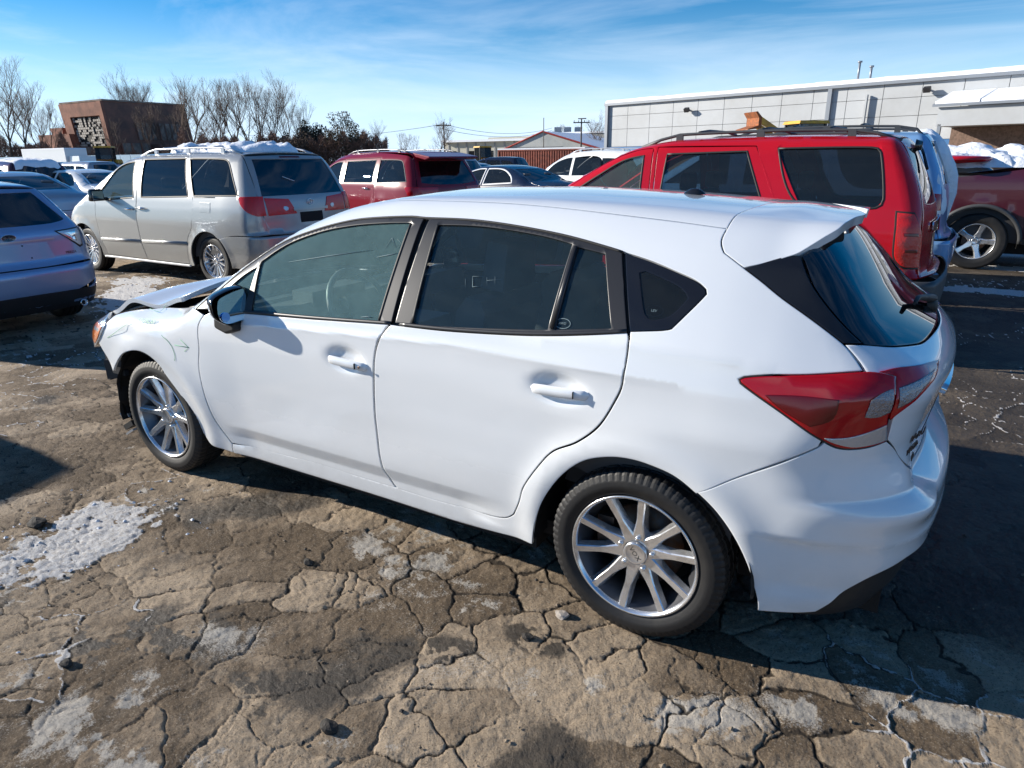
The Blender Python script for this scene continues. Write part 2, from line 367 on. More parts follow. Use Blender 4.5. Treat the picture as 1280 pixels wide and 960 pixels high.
# seams and outlines of the white hatchback, metres in its own frame
LINES = {
    'belt': [(1.924, 0.854, 0.968), (1.842, 0.853, 0.973), (1.460, 0.854, 0.991), (1.091, 0.851, 1.015), (0.747, 0.855, 1.024), (0.469, 0.852, 1.043), (0.270, 0.848, 1.065), (0.066, 0.833, 1.095)],
    'trimtop': [(2.252, 0.851, 0.944), (2.178, 0.820, 1.007), (2.097, 0.805, 1.054), (1.946, 0.738, 1.171), (1.777, 0.684, 1.269), (1.571, 0.657, 1.335), (1.397, 0.637, 1.373), (1.291, 0.630, 1.386), (1.084, 0.622, 1.398), (1.014, 0.624, 1.395), (0.800, 0.624, 1.395), (0.596, 0.634, 1.382), (0.395, 0.649, 1.360), (0.227, 0.668, 1.332), (0.158, 0.676, 1.318)],
    'fglass': [(1.863, 0.748, 1.183), (1.731, 0.704, 1.262), (1.555, 0.675, 1.319), (1.381, 0.657, 1.351), (1.211, 0.649, 1.367), (1.073, 0.644, 1.373), (1.092, 0.849, 1.019), (1.842, 0.853, 0.973)],
    'flight': [(1.883, 0.765, 1.157), (1.956, 0.783, 1.118), (2.042, 0.814, 1.053), (2.118, 0.841, 0.990), (2.144, 0.853, 0.959), (1.903, 0.852, 0.972)],
    'rglass': [(0.938, 0.647, 1.370), (0.785, 0.645, 1.373), (0.644, 0.648, 1.367), (0.473, 0.659, 1.351), (0.348, 0.672, 1.331), (0.350, 0.842, 1.071), (0.474, 0.844, 1.059), (0.751, 0.849, 1.036), (0.925, 0.849, 1.027)],
    'rsmall': [(0.319, 0.678, 1.322), (0.218, 0.687, 1.307), (0.127, 0.831, 1.099), (0.317, 0.840, 1.075)],
    'qwin': [(0.151, 0.676, 1.317), (0.053, 0.687, 1.296), (-0.041, 0.702, 1.269), (-0.103, 0.712, 1.249), (-0.138, 0.725, 1.228), (-0.144, 0.735, 1.215), (-0.123, 0.760, 1.185), (-0.088, 0.797, 1.140), (-0.068, 0.816, 1.115), (-0.041, 0.822, 1.108), (0.061, 0.833, 1.095)],
    'qglass': [(0.079, 0.717, 1.260), (0.065, 0.713, 1.265), (0.002, 0.722, 1.248), (-0.063, 0.735, 1.225), (-0.090, 0.751, 1.201), (-0.079, 0.767, 1.182), (-0.053, 0.791, 1.151), (-0.024, 0.801, 1.140), (-0.000, 0.805, 1.136), (0.026, 0.797, 1.149), (0.056, 0.756, 1.208)],
    'bedgeF': [(1.018, 0.624, 1.395), (1.024, 0.852, 1.017)],
    'bedgeR': [(0.993, 0.624, 1.396), (1.010, 0.852, 1.0175)],
    'cedge': [(0.225, 0.670, 1.330), (0.127, 0.831, 1.099)],
    'rearedge': [(0.158, 0.676, 1.318), (0.066, 0.833, 1.096)],
    'fendgap': [(2.180, 0.862, 0.928), (2.204, 0.872, 0.899), (2.220, 0.879, 0.863), (2.225, 0.891, 0.767), (2.251, 0.888, 0.657), (2.245, 0.886, 0.527), (2.208, 0.870, 0.381), (2.135, 0.850, 0.269)],
    'bgap': [(1.024, 0.852, 1.016), (1.059, 0.862, 0.979), (1.093, 0.877, 0.914), (1.108, 0.887, 0.842), (1.124, 0.888, 0.695), (1.135, 0.884, 0.552), (1.135, 0.864, 0.421), (1.113, 0.850, 0.323), (1.078, 0.843, 0.279)],
    'doorbot': [(2.135, 0.850, 0.269), (1.849, 0.843, 0.272), (1.575, 0.843, 0.283), (1.326, 0.843, 0.279), (1.057, 0.843, 0.278), (0.882, 0.843, 0.276), (0.731, 0.843, 0.281), (0.624, 0.845, 0.287), (0.529, 0.850, 0.303)],
    'rdgap': [(0.529, 0.850, 0.303), (0.483, 0.860, 0.334), (0.452, 0.875, 0.400), (0.427, 0.884, 0.473), (0.361, 0.893, 0.576), (0.300, 0.895, 0.649), (0.208, 0.896, 0.705), (0.130, 0.888, 0.779), (0.079, 0.886, 0.874), (0.058, 0.877, 0.936), (0.053, 0.855, 1.060), (0.066, 0.833, 1.095)],
    'sillbot': [(2.283, 0.865, 0.237), (2.143, 0.845, 0.213), (1.793, 0.842, 0.215), (1.216, 0.842, 0.219), (0.737, 0.842, 0.213), (0.402, 0.862, 0.225)],
    'ditch': [(0.769, 0.541, 1.456), (0.492, 0.547, 1.446), (0.222, 0.556, 1.427), (-0.016, 0.554, 1.408), (-0.144, 0.552, 1.395)],
    'seam': [(-0.204, 0.889, 0.626), (-0.368, 0.868, 0.729), (-0.483, 0.849, 0.802), (-0.523, 0.837, 0.829), (-0.529, 0.835, 0.847)],
    'lamp_left': [(-0.687, 0.723, 0.840), (-0.647, 0.764, 0.828), (-0.600, 0.800, 0.825), (-0.564, 0.820, 0.831), (-0.527, 0.836, 0.851), (-0.496, 0.845, 0.869), (-0.417, 0.854, 0.918), (-0.334, 0.856, 0.965), (-0.296, 0.855, 0.988), (-0.290, 0.852, 0.998), (-0.303, 0.849, 1.006), (-0.379, 0.838, 1.021), (-0.480, 0.810, 1.031), (-0.602, 0.759, 1.045)],
    'lamp_split': [(-0.602, 0.759, 1.045), (-0.637, 0.740, 1.043), (-0.679, 0.719, 1.032), (-0.684, 0.740, 1.006), (-0.681, 0.752, 0.936), (-0.680, 0.744, 0.905), (-0.687, 0.723, 0.840)],
    'lamp_right': [(-0.602, 0.759, 1.045), (-0.681, 0.694, 1.050), (-0.764, 0.518, 1.032), (-0.770, 0.517, 1.027), (-0.764, 0.608, 1.014), (-0.755, 0.657, 0.993), (-0.735, 0.699, 0.968), (-0.705, 0.728, 0.938), (-0.680, 0.744, 0.905)],
    'panel': [(-0.231, 0.660, 1.290), (-0.290, 0.677, 1.257), (-0.357, 0.696, 1.215), (-0.448, 0.714, 1.164), (-0.538, 0.728, 1.108), (-0.572, 0.741, 1.078), (-0.602, 0.759, 1.045)],
    'dark_in': [(-0.376, 0.584, 1.329), (-0.410, 0.629, 1.275), (-0.452, 0.660, 1.225), (-0.518, 0.686, 1.161), (-0.587, 0.698, 1.106)],
    'glassbot': [(-0.538, 0.728, 1.108), (-0.587, 0.699, 1.105), (-0.653, 0.632, 1.092), (-0.706, 0.511, 1.075), (-0.731, 0.431, 1.067), (-0.756, 0.274, 1.063)],
    'hatchbot': [(-0.688, 0.722, 0.840), (-0.717, 0.671, 0.797), (-0.751, 0.593, 0.725)],
    'bumpbot': [(-0.414, 0.840, 0.235), (-0.577, 0.784, 0.258), (-0.618, 0.772, 0.301), (-0.652, 0.758, 0.340), (-0.712, 0.723, 0.391), (-0.772, 0.657, 0.422), (-0.806, 0.599, 0.440)],
    'handleF': [(1.367, 0.885, 0.843), (1.137, 0.889, 0.829)],
    'handleR': [(0.399, 0.887, 0.867), (0.166, 0.887, 0.875)],
    'cupF': [(1.364, 0.886, 0.839), (1.296, 0.880, 0.884), (1.216, 0.880, 0.888), (1.168, 0.884, 0.856), (1.268, 0.889, 0.788)],
    'mark1': [(3.037, 0.878, 0.714), (2.951, 0.881, 0.752), (2.874, 0.875, 0.791), (2.815, 0.867, 0.815), (2.733, 0.874, 0.811), (2.682, 0.871, 0.819), (2.629, 0.873, 0.818), (2.572, 0.878, 0.809), (2.534, 0.882, 0.802), (2.505, 0.887, 0.786), (2.472, 0.890, 0.772), (2.443, 0.891, 0.748), (2.429, 0.891, 0.724), (2.420, 0.894, 0.700), (2.423, 0.898, 0.676)],
    'mark2': [(2.415, 0.890, 0.756), (2.305, 0.891, 0.758)],
    'mark3': [(2.364, 0.888, 0.790), (2.305, 0.891, 0.758), (2.342, 0.889, 0.733)],
    'mark4': [(2.760, 0.779, 0.881), (2.674, 0.799, 0.881), (2.632, 0.804, 0.881), (2.636, 0.778, 0.891), (2.706, 0.717, 0.898), (2.788, 0.660, 0.897)],
    'textpos': [(2.747, 0.865, 0.824), (2.580, 0.866, 0.831)],
    'headlamp': [None, None, None, None, (3.050, 0.863, 0.751), None, None, None],
    'fendfront': [None, (3.050, 0.863, 0.751), None, None, (3.036, 0.887, 0.527)],
    'hoodedge': [None, None, None, None, None, None],
    'hoodsil': [None, None, None, None, None],
    'refl': [(-0.730, 0.708, 0.406), (-0.764, 0.670, 0.423)],
    'darkstrip': [(2.078, 0.848, 0.268), (1.137, 0.845, 0.304)],
    'crease': [(1.860, 0.869, 0.922), (0.748, 0.867, 0.973), (0.284, 0.874, 0.966), (0.044, 0.874, 0.962)],
    'antenna': [(0.140, -0.250, 1.465)],
}
# ---------------------------------------------------------------- surfaces of the other vehicles
VAN = dict(w=.97, belt=1.10, zt=1.62, yt=.735, bow=.02, rise0=.9, xin=1.0, xfin=3.0,
    top=[(-1.2, 1.60), (-.85, 1.690), (-.4, 1.735), (.5, 1.755), (1.5, 1.745), (2.0, 1.69), (2.5, 1.50), (3.1, 1.22), (3.35, 1.12), (3.7, 1.00), (4.0, .88)],
    camber=[(-1, .05), (2, .06), (3, .10), (4, .08)],
    side=[(.1, .86), (.2, .92), (.35, .945), (.55, .965), (.8, .965), (1.0, .945), (1.10, .925), (1.3, .90)],
    plan=[(-1.2, .10), (-.8, .03), (-.3, 0), (2.9, 0), (3.4, .03), (3.8, .12), (4.1, .3)], plan2=[(-1.2, .10), (0, 0), (3, 0)],
    flare=[(0, .33, .40, .012, .05), (3.03, .33, .40, .012, .05)],
    rear=[(.1, -.85), (.3, -.96), (.5, -1.03), (.68, -1.03), (.72, -.98), (.95, -.965), (1.12, -.94), (1.25, -.89), (1.6, -.70), (1.75, -.60)], rbulge=.12,
    front=[(.1, 3.85), (.4, 3.98), (.7, 3.96), (.95, 3.8), (1.1, 3.5)], fbulge=.4, ktop=[(-1, .10), (2, .12), (3, .10), (4, .15)], krear=[(.2, .22), (1.1, .16), (1.7, .10)], kf=.3)
REDSUV = dict(w=.925, belt=1.17, zt=1.70, yt=.76, bow=.012, rise0=1.0, xin=1.0,
    top=[(-1.2, 1.68), (-.95, 1.735), (-.5, 1.765), (.3, 1.785), (1.1, 1.775), (1.5, 1.72), (1.9, 1.55), (2.4, 1.26), (2.5, 1.20), (3.2, 1.12), (3.7, .95)],
    camber=[(-1, .05), (3, .05)], side=[(.2, .86), (.35, .90), (.6, .92), (.9, .925), (1.08, .912), (1.17, .895), (1.4, .88)],
    plan=[(-1.2, .05), (-.8, .015), (-.4, 0), (2.6, 0), (3.4, .05), (3.8, .2)],
    flare=[(0, .37, .46, .02, .06), (2.85, .37, .46, .02, .06)],
    rear=[(.2, -.98), (.4, -1.06), (.60, -1.08), (.68, -1.08), (.72, -.96), (1.15, -.92), (1.25, -.895), (1.70, -.68), (1.8, -.62)], rbulge=.07,
    front=[(.2, 3.5), (.5, 3.65), (.9, 3.65), (1.1, 3.5)], ktop=[(-1, .10), (3, .10)], krear=[(.3, .14), (1.2, .12), (1.7, .10)], kf=.2)
DURANGO = dict(w=.96, belt=1.12, zt=1.66, yt=.72, bow=.015, rise0=.95, xin=1.0,
    top=[(-1.3, 1.60), (-1.0, 1.70), (-.6, 1.745), (.3, 1.785), (1.2, 1.775), (1.7, 1.71), (2.2, 1.48), (2.7, 1.22), (3.4, 1.12), (3.9, .95)],
    camber=[(-1, .05), (3, .06)], side=[(.2, .88), (.35, .93), (.6, .955), (.85, .96), (1.02, .945), (1.12, .93), (1.4, .91)],
    plan=[(-1.3, .12), (-.9, .04), (-.4, 0), (2.8, 0), (3.5, .05), (4, .25)], plan2=[(-1.3, .12), (0, 0), (3, 0)],
    flare=[(0, .38, .46, .02, .06), (3.04, .38, .46, .02, .06)],
    rear=[(.2, -.95), (.45, -1.08), (.7, -1.10), (.8, -1.06), (1.1, -1.03), (1.2, -.99), (1.62, -.74), (1.8, -.66)], rbulge=.12,
    front=[(.2, 3.8), (.5, 3.92), (.9, 3.9), (1.1, 3.7)], ktop=[(-1, .09), (3, .12)], krear=[(.3, .22), (1.1, .18), (1.7, .12)], kf=.25)
WAGON = dict(w=.87, belt=.93, zt=1.36, yt=.62, bow=.012,
    top=[(-1.2, 1.25), (-.8, 1.35), (-.5, 1.405), (-.1, 1.445), (.5, 1.47), (1.1, 1.465), (1.45, 1.43), (1.9, 1.26), (2.35, 1.02), (3.0, .90), (3.6, .72)],
    camber=[(-1, .06), (3, .08)], side=[(.15, .80), (.25, .84), (.45, .865), (.65, .87), (.82, .862), (.93, .845), (1.2, .83)],
    plan=[(-1.1, .12), (-.6, .04), (-.1, 0), (2.4, 0), (3.0, .03), (3.5, .15)], plan2=[(-1.1, .30), (-.4, .10), (.3, 0), (3, 0)],
    flare=[(0, .316, .39, .014, .05), (2.62, .316, .39, .014, .05)],
    rear=[(.15, -.70), (.3, -.82), (.45, -.86), (.62, -.865), (.66, -.83), (.72, -.80), (.95, -.79), (1.0, -.775), (1.08, -.70), (1.34, -.48), (1.45, -.38)], rbulge=.14,
    front=[(.1, 3.3), (.3, 3.42), (.6, 3.45), (.8, 3.35), (1.0, 3.0)], fbulge=.25, ktop=[(-1, .10), (1.6, .10), (2.6, .12)], krear=[(.2, .26), (.9, .22), (1.2, .12)], kf=.2)
SEDAN = dict(w=.91, belt=.97, zt=1.40, yt=.60, bow=.01,
    top=[(-1.25, .98), (-.95, 1.04), (-.60, 1.065), (-.45, 1.09), (.0, 1.27), (.45, 1.415), (.9, 1.46), (1.3, 1.455), (1.7, 1.37), (2.4, 1.07), (2.6, 1.02), (3.2, .93), (3.7, .75)],
    camber=[(-1, .05), (0, .07), (3, .08)], side=[(.15, .84), (.25, .88), (.5, .905), (.75, .91), (.9, .90), (.97, .885), (1.2, .86)],
    plan=[(-1.2, .09), (-.7, .03), (-.2, 0), (2.6, 0), (3.2, .04), (3.7, .18)], flare=[(0, .32, .39, .012, .05), (2.78, .32, .39, .012, .05)],
    rear=[(.15, -.95), (.3, -1.04), (.55, -1.08), (.75, -1.06), (1.0, -1.02), (1.2, -.9)], rbulge=.12, front=[(.1, 3.5), (.4, 3.68), (.7, 3.66), (1.0, 3.3)],
    ktop=[(-1, .08), (3, .10)], krear=[(.2, .22), (1.1, .14)], kf=.25)
CUV = dict(w=.92, belt=1.05, zt=1.55, yt=.70, bow=.012,
    top=[(-1.2, 1.50), (-.9, 1.60), (-.4, 1.665), (.4, 1.70), (1.1, 1.685), (1.5, 1.63), (2.0, 1.42), (2.5, 1.14), (3.1, 1.03), (3.6, .85)],
    camber=[(-1, .05), (3, .06)], side=[(.2, .85), (.35, .90), (.6, .918), (.85, .92), (.97, .908), (1.05, .89), (1.3, .87)],
    plan=[(-1.2, .11), (-.7, .03), (-.2, 0), (2.6, 0), (3.2, .05), (3.7, .2)], plan2=[(-1.2, .15), (0, 0), (3, 0)], flare=[(0, .35, .43, .014, .05), (2.7, .35, .43, .014, .05)],
    rear=[(.2, -.85), (.4, -.95), (.65, -.96), (.72, -.92), (1.05, -.88), (1.15, -.84), (1.5, -.62), (1.65, -.52)], rbulge=.12, front=[(.2, 3.45), (.5, 3.58), (.9, 3.5), (1.1, 3.2)],
    ktop=[(-1, .10), (3, .12)], krear=[(.3, .2), (1.1, .16), (1.6, .10)], kf=.25)
POSE = dict(van=((7.50, -3.90), 0.0), red=((.20, -4.10), -.03), wagon=((7.45, -.27), 0.0), durango=((8.30, -8.45), -.22), blue=((.10, -6.75), -.02))
# ---------------------------------------------------------------- panels cut from a vehicle surface
SC = {'side': (1, 1), 'top': (1, 1), 'rear': (1, 1), 'front': (1, 1), 'roll': (1, .0135), 'wrap': (.0145, 1), 'fwrap': (.0145, 1)}

def smooth_line(P, step, closed=True, corner=38):
    """round the traced points with a spline, keeping sharp corners"""
    P = np.asarray(P, float); n = len(P)
    if n < 3: return P
    out = []
    def turn(i):
        if not closed and (i == 0 or i == n - 1): return True
        a, b = P[i] - P[i - 1], P[(i + 1) % n] - P[i]
        c = np.dot(a, b) / (np.linalg.norm(a) * np.linalg.norm(b) + 1e-12)
        return math.degrees(math.acos(max(-1, min(1, c)))) > corner
    cor = [turn(i) for i in range(n)]
    for i in range(n if closed else n - 1):
        p1, p2 = P[i], P[(i + 1) % n]
        m1 = (P[(i + 1) % n] - P[i - 1]) / 2 if not cor[i] else None
        m2 = (P[(i + 2) % n] - P[i]) / 2 if not cor[(i + 1) % n] else None
        L = np.linalg.norm(p2 - p1)
        if m1 is None: m1 = (p2 - p1) if m2 is None else 1.5 * (p2 - p1) - m2 * .5
        if m2 is None: m2 = 1.5 * (p2 - p1) - m1 * .5
        for m in (m1, m2):
            l = np.linalg.norm(m)
            if l > L * 1.2: m *= L * 1.2 / l
        k = max(1, int(math.ceil(L / step)))
        for j in range(k):
            t = j / k
            out.append((2 * t ** 3 - 3 * t * t + 1) * p1 + (t ** 3 - 2 * t * t + t) * m1 + (-2 * t ** 3 + 3 * t * t) * p2 + (t ** 3 - t * t) * m2)
    if not closed: out.append(P[-1])
    return np.array(out)

def area(P): return .5 * np.sum(P[:, 0] * np.roll(P[:, 1], -1) - np.roll(P[:, 0], -1) * P[:, 1])

def inset(P, d):
    """move a closed outline inwards by d"""
    s = 1 if area(P) > 0 else -1
    a = P - np.roll(P, 1, 0); b = np.roll(P, -1, 0) - P
    a /= np.linalg.norm(a, axis=1)[:, None] + 1e-12; b /= np.linalg.norm(b, axis=1)[:, None] + 1e-12
    na = np.stack([-a[:, 1], a[:, 0]], 1) * s; nb = np.stack([-b[:, 1], b[:, 0]], 1) * s
    n = na + nb; l = np.sum(n * na, 1); l = np.where(np.abs(l) < .35, .35, l)
    return P + n / l[:, None] * d

def inside(Q, P):
    x, y = Q[:, 0], Q[:, 1]; r = np.zeros(len(Q), bool)
    x1, y1 = P[:, 0], P[:, 1]; x2, y2 = np.roll(x1, -1), np.roll(y1, -1)
    for i in range(len(P)):
        c = (y1[i] > y) != (y2[i] > y)
        if c.any():
            xi = (x2[i] - x1[i]) * (y - y1[i]) / (y2[i] - y1[i] + 1e-15) + x1[i]
            r ^= c & (x < xi)
    return r

def near(Q, P, d):
    """True where Q is closer than d to the outline points"""
    k = np.zeros(len(Q), bool)
    for i in range(0, len(P), 64):
        D = np.hypot(Q[:, 0][:, None] - P[i:i + 64, 0][None], Q[:, 1][:, None] - P[i:i + 64, 1][None])
        k |= (D < d).any(1)
    return k

def panel(S, name, kind, outline, m, parent, holes=(), h=.04, gap=.0025, off=0.0, rim=.012, side=1, edge=True, corner=38, lift=None, uvin=False, both=False, thick=0, fine=(), hcorner=None):
    """a sheet of the shape's surface inside an outline of 3D points (or chart coordinates), with turned-in edges.
    side = -1 builds its mirror image; both = keep the outline as it is and it spans the centre line"""
    sc = np.array(SC[kind])
    def prep(o, g, c=corner):
        o = np.asarray(o, float)
        q = (o if (uvin or o.shape[1] == 2) else S.uv(kind, o)) * sc
        q = smooth_line(q, h * .5, True, c)
        keep = np.linalg.norm(q - np.roll(q, 1, 0), axis=1) > 1e-4
        q = q[keep]
        return inset(q, g) if g else q
    B = [prep(outline, gap)] + [prep(o, -gap, hcorner or corner) for o in holes]
    pts = list(B); edges = []; n0 = 0
    for b in B:
        k = len(b); edges += [(n0 + i, n0 + (i + 1) % k) for i in range(k)]; n0 += k
    allb = np.vstack(B)
    if edge:
        for j, b in enumerate(B):
            r = inset(b, .0035 if j == 0 else -.0035)
            ok = inside(r, B[0])
            for c in B[1:]: ok &= ~inside(r, c)
            r = r[ok & ~near(r, allb, .0025)]
            if len(r): pts.append(r)
    lo, hi = B[0].min(0), B[0].max(0)
    gx, gy = np.meshgrid(np.arange(lo[0] + h / 2, hi[0], h), np.arange(lo[1] + h / 2, hi[1], h)); gx[1::2] += h / 2
    G = np.stack([gx.ravel(), gy.ravel()], 1)
    if len(G):
        ok = inside(G, B[0])
        for c in B[1:]: ok &= ~inside(G, c)
        G = G[ok]; G = G[~near(G, allb, h * .45)] if len(G) else G
        if len(G): pts.append(G)
    for (cx, cy, rx, ry, hf) in fine:        # denser points where the surface bends tightly
        fx, fy = np.meshgrid(np.arange(cx - rx, cx + rx, hf / sc[0]), np.arange(cy - ry, cy + ry, hf / sc[1])); fx[1::2] += hf / sc[0] / 2
        f = np.stack([fx.ravel(), fy.ravel()], 1) * sc; ok = inside(f, B[0])
        for c in B[1:]: ok &= ~inside(f, c)
        f = f[ok]
        if len(f): f = f[~near(f, allb, hf * .5)]; pts.append(f)
    A = np.vstack(pts)
    r = delaunay_2d_cdt([Vector(p) for p in A], edges, [], 0, 1e-7)
    V2 = np.array([tuple(v) for v in r[0]]); T = np.array([tuple(f)[:3] for f in r[2]], int)
    cen = V2[T].mean(1); ok = inside(cen, B[0])
    for c in B[1:]: ok &= ~inside(cen, c)
    T = T[ok]
    O, D, t0, t1 = S.chart(kind, V2 / sc)
    P = S.hit(O, D, t0, t1); N = S.normal(P)
    if lift is not None:
        # shift along the chart ray by a field, normals follow
        L = lift(P); e = .01
        P = P + N * L[:, None]
    P = P + N * off
    # face winding outward
    c = np.cross(P[T[:, 1]] - P[T[:, 0]], P[T[:, 2]] - P[T[:, 0]]); s = np.sum(c * N[T[:, 0]], 1)
    T[s < 0] = T[s < 0][:, ::-1]
    if lift is not None:
        c = np.cross(P[T[:, 1]] - P[T[:, 0]], P[T[:, 2]] - P[T[:, 0]]); N2 = np.zeros_like(P)
        for j in range(3): np.add.at(N2, T[:, j], c)
        N = N2 / (np.linalg.norm(N2, axis=1)[:, None] + 1e-12)
    # boundary edges of the kept triangles
    E = {}
    for f in T:
        for a, b in ((f[0], f[1]), (f[1], f[2]), (f[2], f[0])): E[(a, b)] = 1
    bd = [(a, b) for (a, b) in E if (b, a) not in E]
    NN = N.copy()
    if edge:
        out = np.zeros_like(P)
        for a, b in bd:
            t = P[b] - P[a]; t /= np.linalg.norm(t) + 1e-12
            o = np.cross(t, N[a]); out[a] += o; out[b] += o
        l = np.linalg.norm(out, axis=1); k = l > 1e-6
        NN[k] = N[k] + .38 * out[k] / l[k][:, None]; NN[k] /= np.linalg.norm(NN[k], axis=1)[:, None]
    V = [P]; NV = [NN]; F = [tuple(f) for f in T]
    if rim > 0 and bd:
        ids = sorted({i for e in bd for i in e}); mp_ = {i: len(P) + j for j, i in enumerate(ids)}; mq = {i: len(P) + len(ids) + j for j, i in enumerate(ids)}
        out = np.zeros((len(P), 3))
        for a, b in bd:
            t = P[b] - P[a]; t /= np.linalg.norm(t) + 1e-12
            o = np.cross(t, N[a]); out[a] += o; out[b] += o
        oo = out[ids]; oo /= np.linalg.norm(oo, axis=1)[:, None] + 1e-12
        V += [P[ids] , P[ids] - N[ids] * rim]; NV += [oo, oo]
        F += [(mp_[b], mp_[a], mq[a], mq[b]) for a, b in bd]
    V = np.vstack(V); NV = np.vstack(NV)
    if thick:
        n = len(V); V = np.vstack([V, P - N * thick]); NV = np.vstack([NV, -N]); F += [(f[2] + n, f[1] + n, f[0] + n) for f in T]
    if side < 0:
        V = V * [1, -1, 1]; NV = NV * [1, -1, 1]; F = [f[::-1] for f in F]
    return mesh_obj(name, V, F, m, parent, normals=NV)

def on_surface(S, kind, pts, off=0.0):
    """chart coordinates (or 3D points) to points just off the surface"""
    p = np.asarray(pts, float); q = p if p.shape[1] == 2 else S.uv(kind, p)
    P = S.pts(kind, q); return P + S.normal(P) * off

def strip(S, name, kind, line, width, m, parent, off=.002, height=.004, side=1, n=6, step=.03, smooth=True, taper=False):
    """a thin moulding laid along a line on the surface"""
    q = np.asarray(line, float); q = (q if q.shape[1] == 2 else S.uv(kind, q)) * np.array(SC[kind])
    q = smooth_line(q, step, False) if smooth else q
    P = S.pts(kind, q / np.array(SC[kind])); N = S.normal(P)
    T = np.gradient(P, axis=0); T /= np.linalg.norm(T, axis=1)[:, None]; B = np.cross(N, T)
    prof = [(-.5, 0), (-.42, .7), (-.2, 1), (.2, 1), (.42, .7), (.5, 0)]
    V = []; F = []; k = len(prof); L = len(P)
    for i in range(L):
        w = width
        if taper: w = width * min(1, .25 + 3 * min(i, L - 1 - i) / L)
        for a, b in prof: V.append(P[i] + B[i] * a * w + N[i] * (off + b * height))
    for i in range(L - 1):
        for j in range(k - 1): F.append((i * k + j, i * k + j + 1, (i + 1) * k + j + 1, (i + 1) * k + j))
    F += [tuple(range(k)), tuple(range((L - 1) * k, L * k))[::-1]]
    V = np.array(V)
    if side < 0: V = V * [1, -1, 1]; F = [f[::-1] for f in F]
    o = mesh_obj(name, V, F, m, parent, smooth=True)
    bm = bmesh.new(); bm.from_mesh(o.data); bmesh.ops.recalc_face_normals(bm, faces=bm.faces); bm.to_mesh(o.data); bm.free()
    return o

def text_mesh(name, s, size, depth, m, parent, mw):
    cu = bpy.data.curves.new(name, 'FONT'); cu.body = s; cu.size = size; cu.extrude = depth; cu.resolution_u = 2; cu.align_x = 'CENTER'; cu.align_y = 'CENTER'
    t = bpy.data.objects.new(name, cu); COL.objects.link(t); bpy.context.view_layer.update()
    me = bpy.data.meshes.new_from_object(t.evaluated_get(bpy.context.evaluated_depsgraph_get()))
    bpy.data.objects.remove(t); me.name = name; me.materials.clear(); me.materials.append(m)
    o = bpy.data.objects.new(name, me); COL.objects.link(o); o.parent = parent; o.matrix_local = mw
    return o

def frame_at(P, N, right):
    """matrix with local x along right, z out of the surface"""
    z = Vector(N).normalized(); x = Vector(right); x = (x - z * x.dot(z)).normalized(); y = z.cross(x)
    return Matrix(((x.x, y.x, z.x, P[0]), (x.y, y.y, z.y, P[1]), (x.z, y.z, z.z, P[2]), (0, 0, 0, 1)))

# ---------------------------------------------------------------- wheels
def tyre_mb(R, rr, w, n=120, tread=True):
    h = w / 2
    prof = [(-h * .80, rr), (-h * .97, rr + .012), (-h * 1.0, rr + (R - rr) * .42), (-h * .97, R - .030), (-h * .90, R - .014), (-h * .80, R - .004),
            (-h * .52, R), (-h * .50, R - .007), (-h * .44, R - .007), (-h * .42, R), (-h * .08, R), (-h * .06, R - .007), (h * .02, R - .007), (h * .04, R),
            (h * .42, R), (h * .44, R - .007), (h * .50, R - .007), (h * .52, R), (h * .80, R - .004), (h * .90, R - .014), (h * .97, R - .030),
            (h * .985, R - .036), (h * .985, R - .040), (h * 1.0, rr + (R - rr) * .45), (h * .985, rr + .022), (h * .955, rr + .018), (h * .95, rr + .010), (h * .80, rr - .004)]
    def disp(j, k):
        if tread and j in (4, 5, 6, 17, 18, 19, 20) and (k % 3 == 0): return -.0035
        if tread and j in (10, 13, 9, 14) and (k % 6 == 3): return -.004
        return 0
    b = MB().lathe(prof, n, disp=disp)
    if tread: b.S = [not (3 <= (i // n) <= 19) for i in range(len(b.S))]
    return b

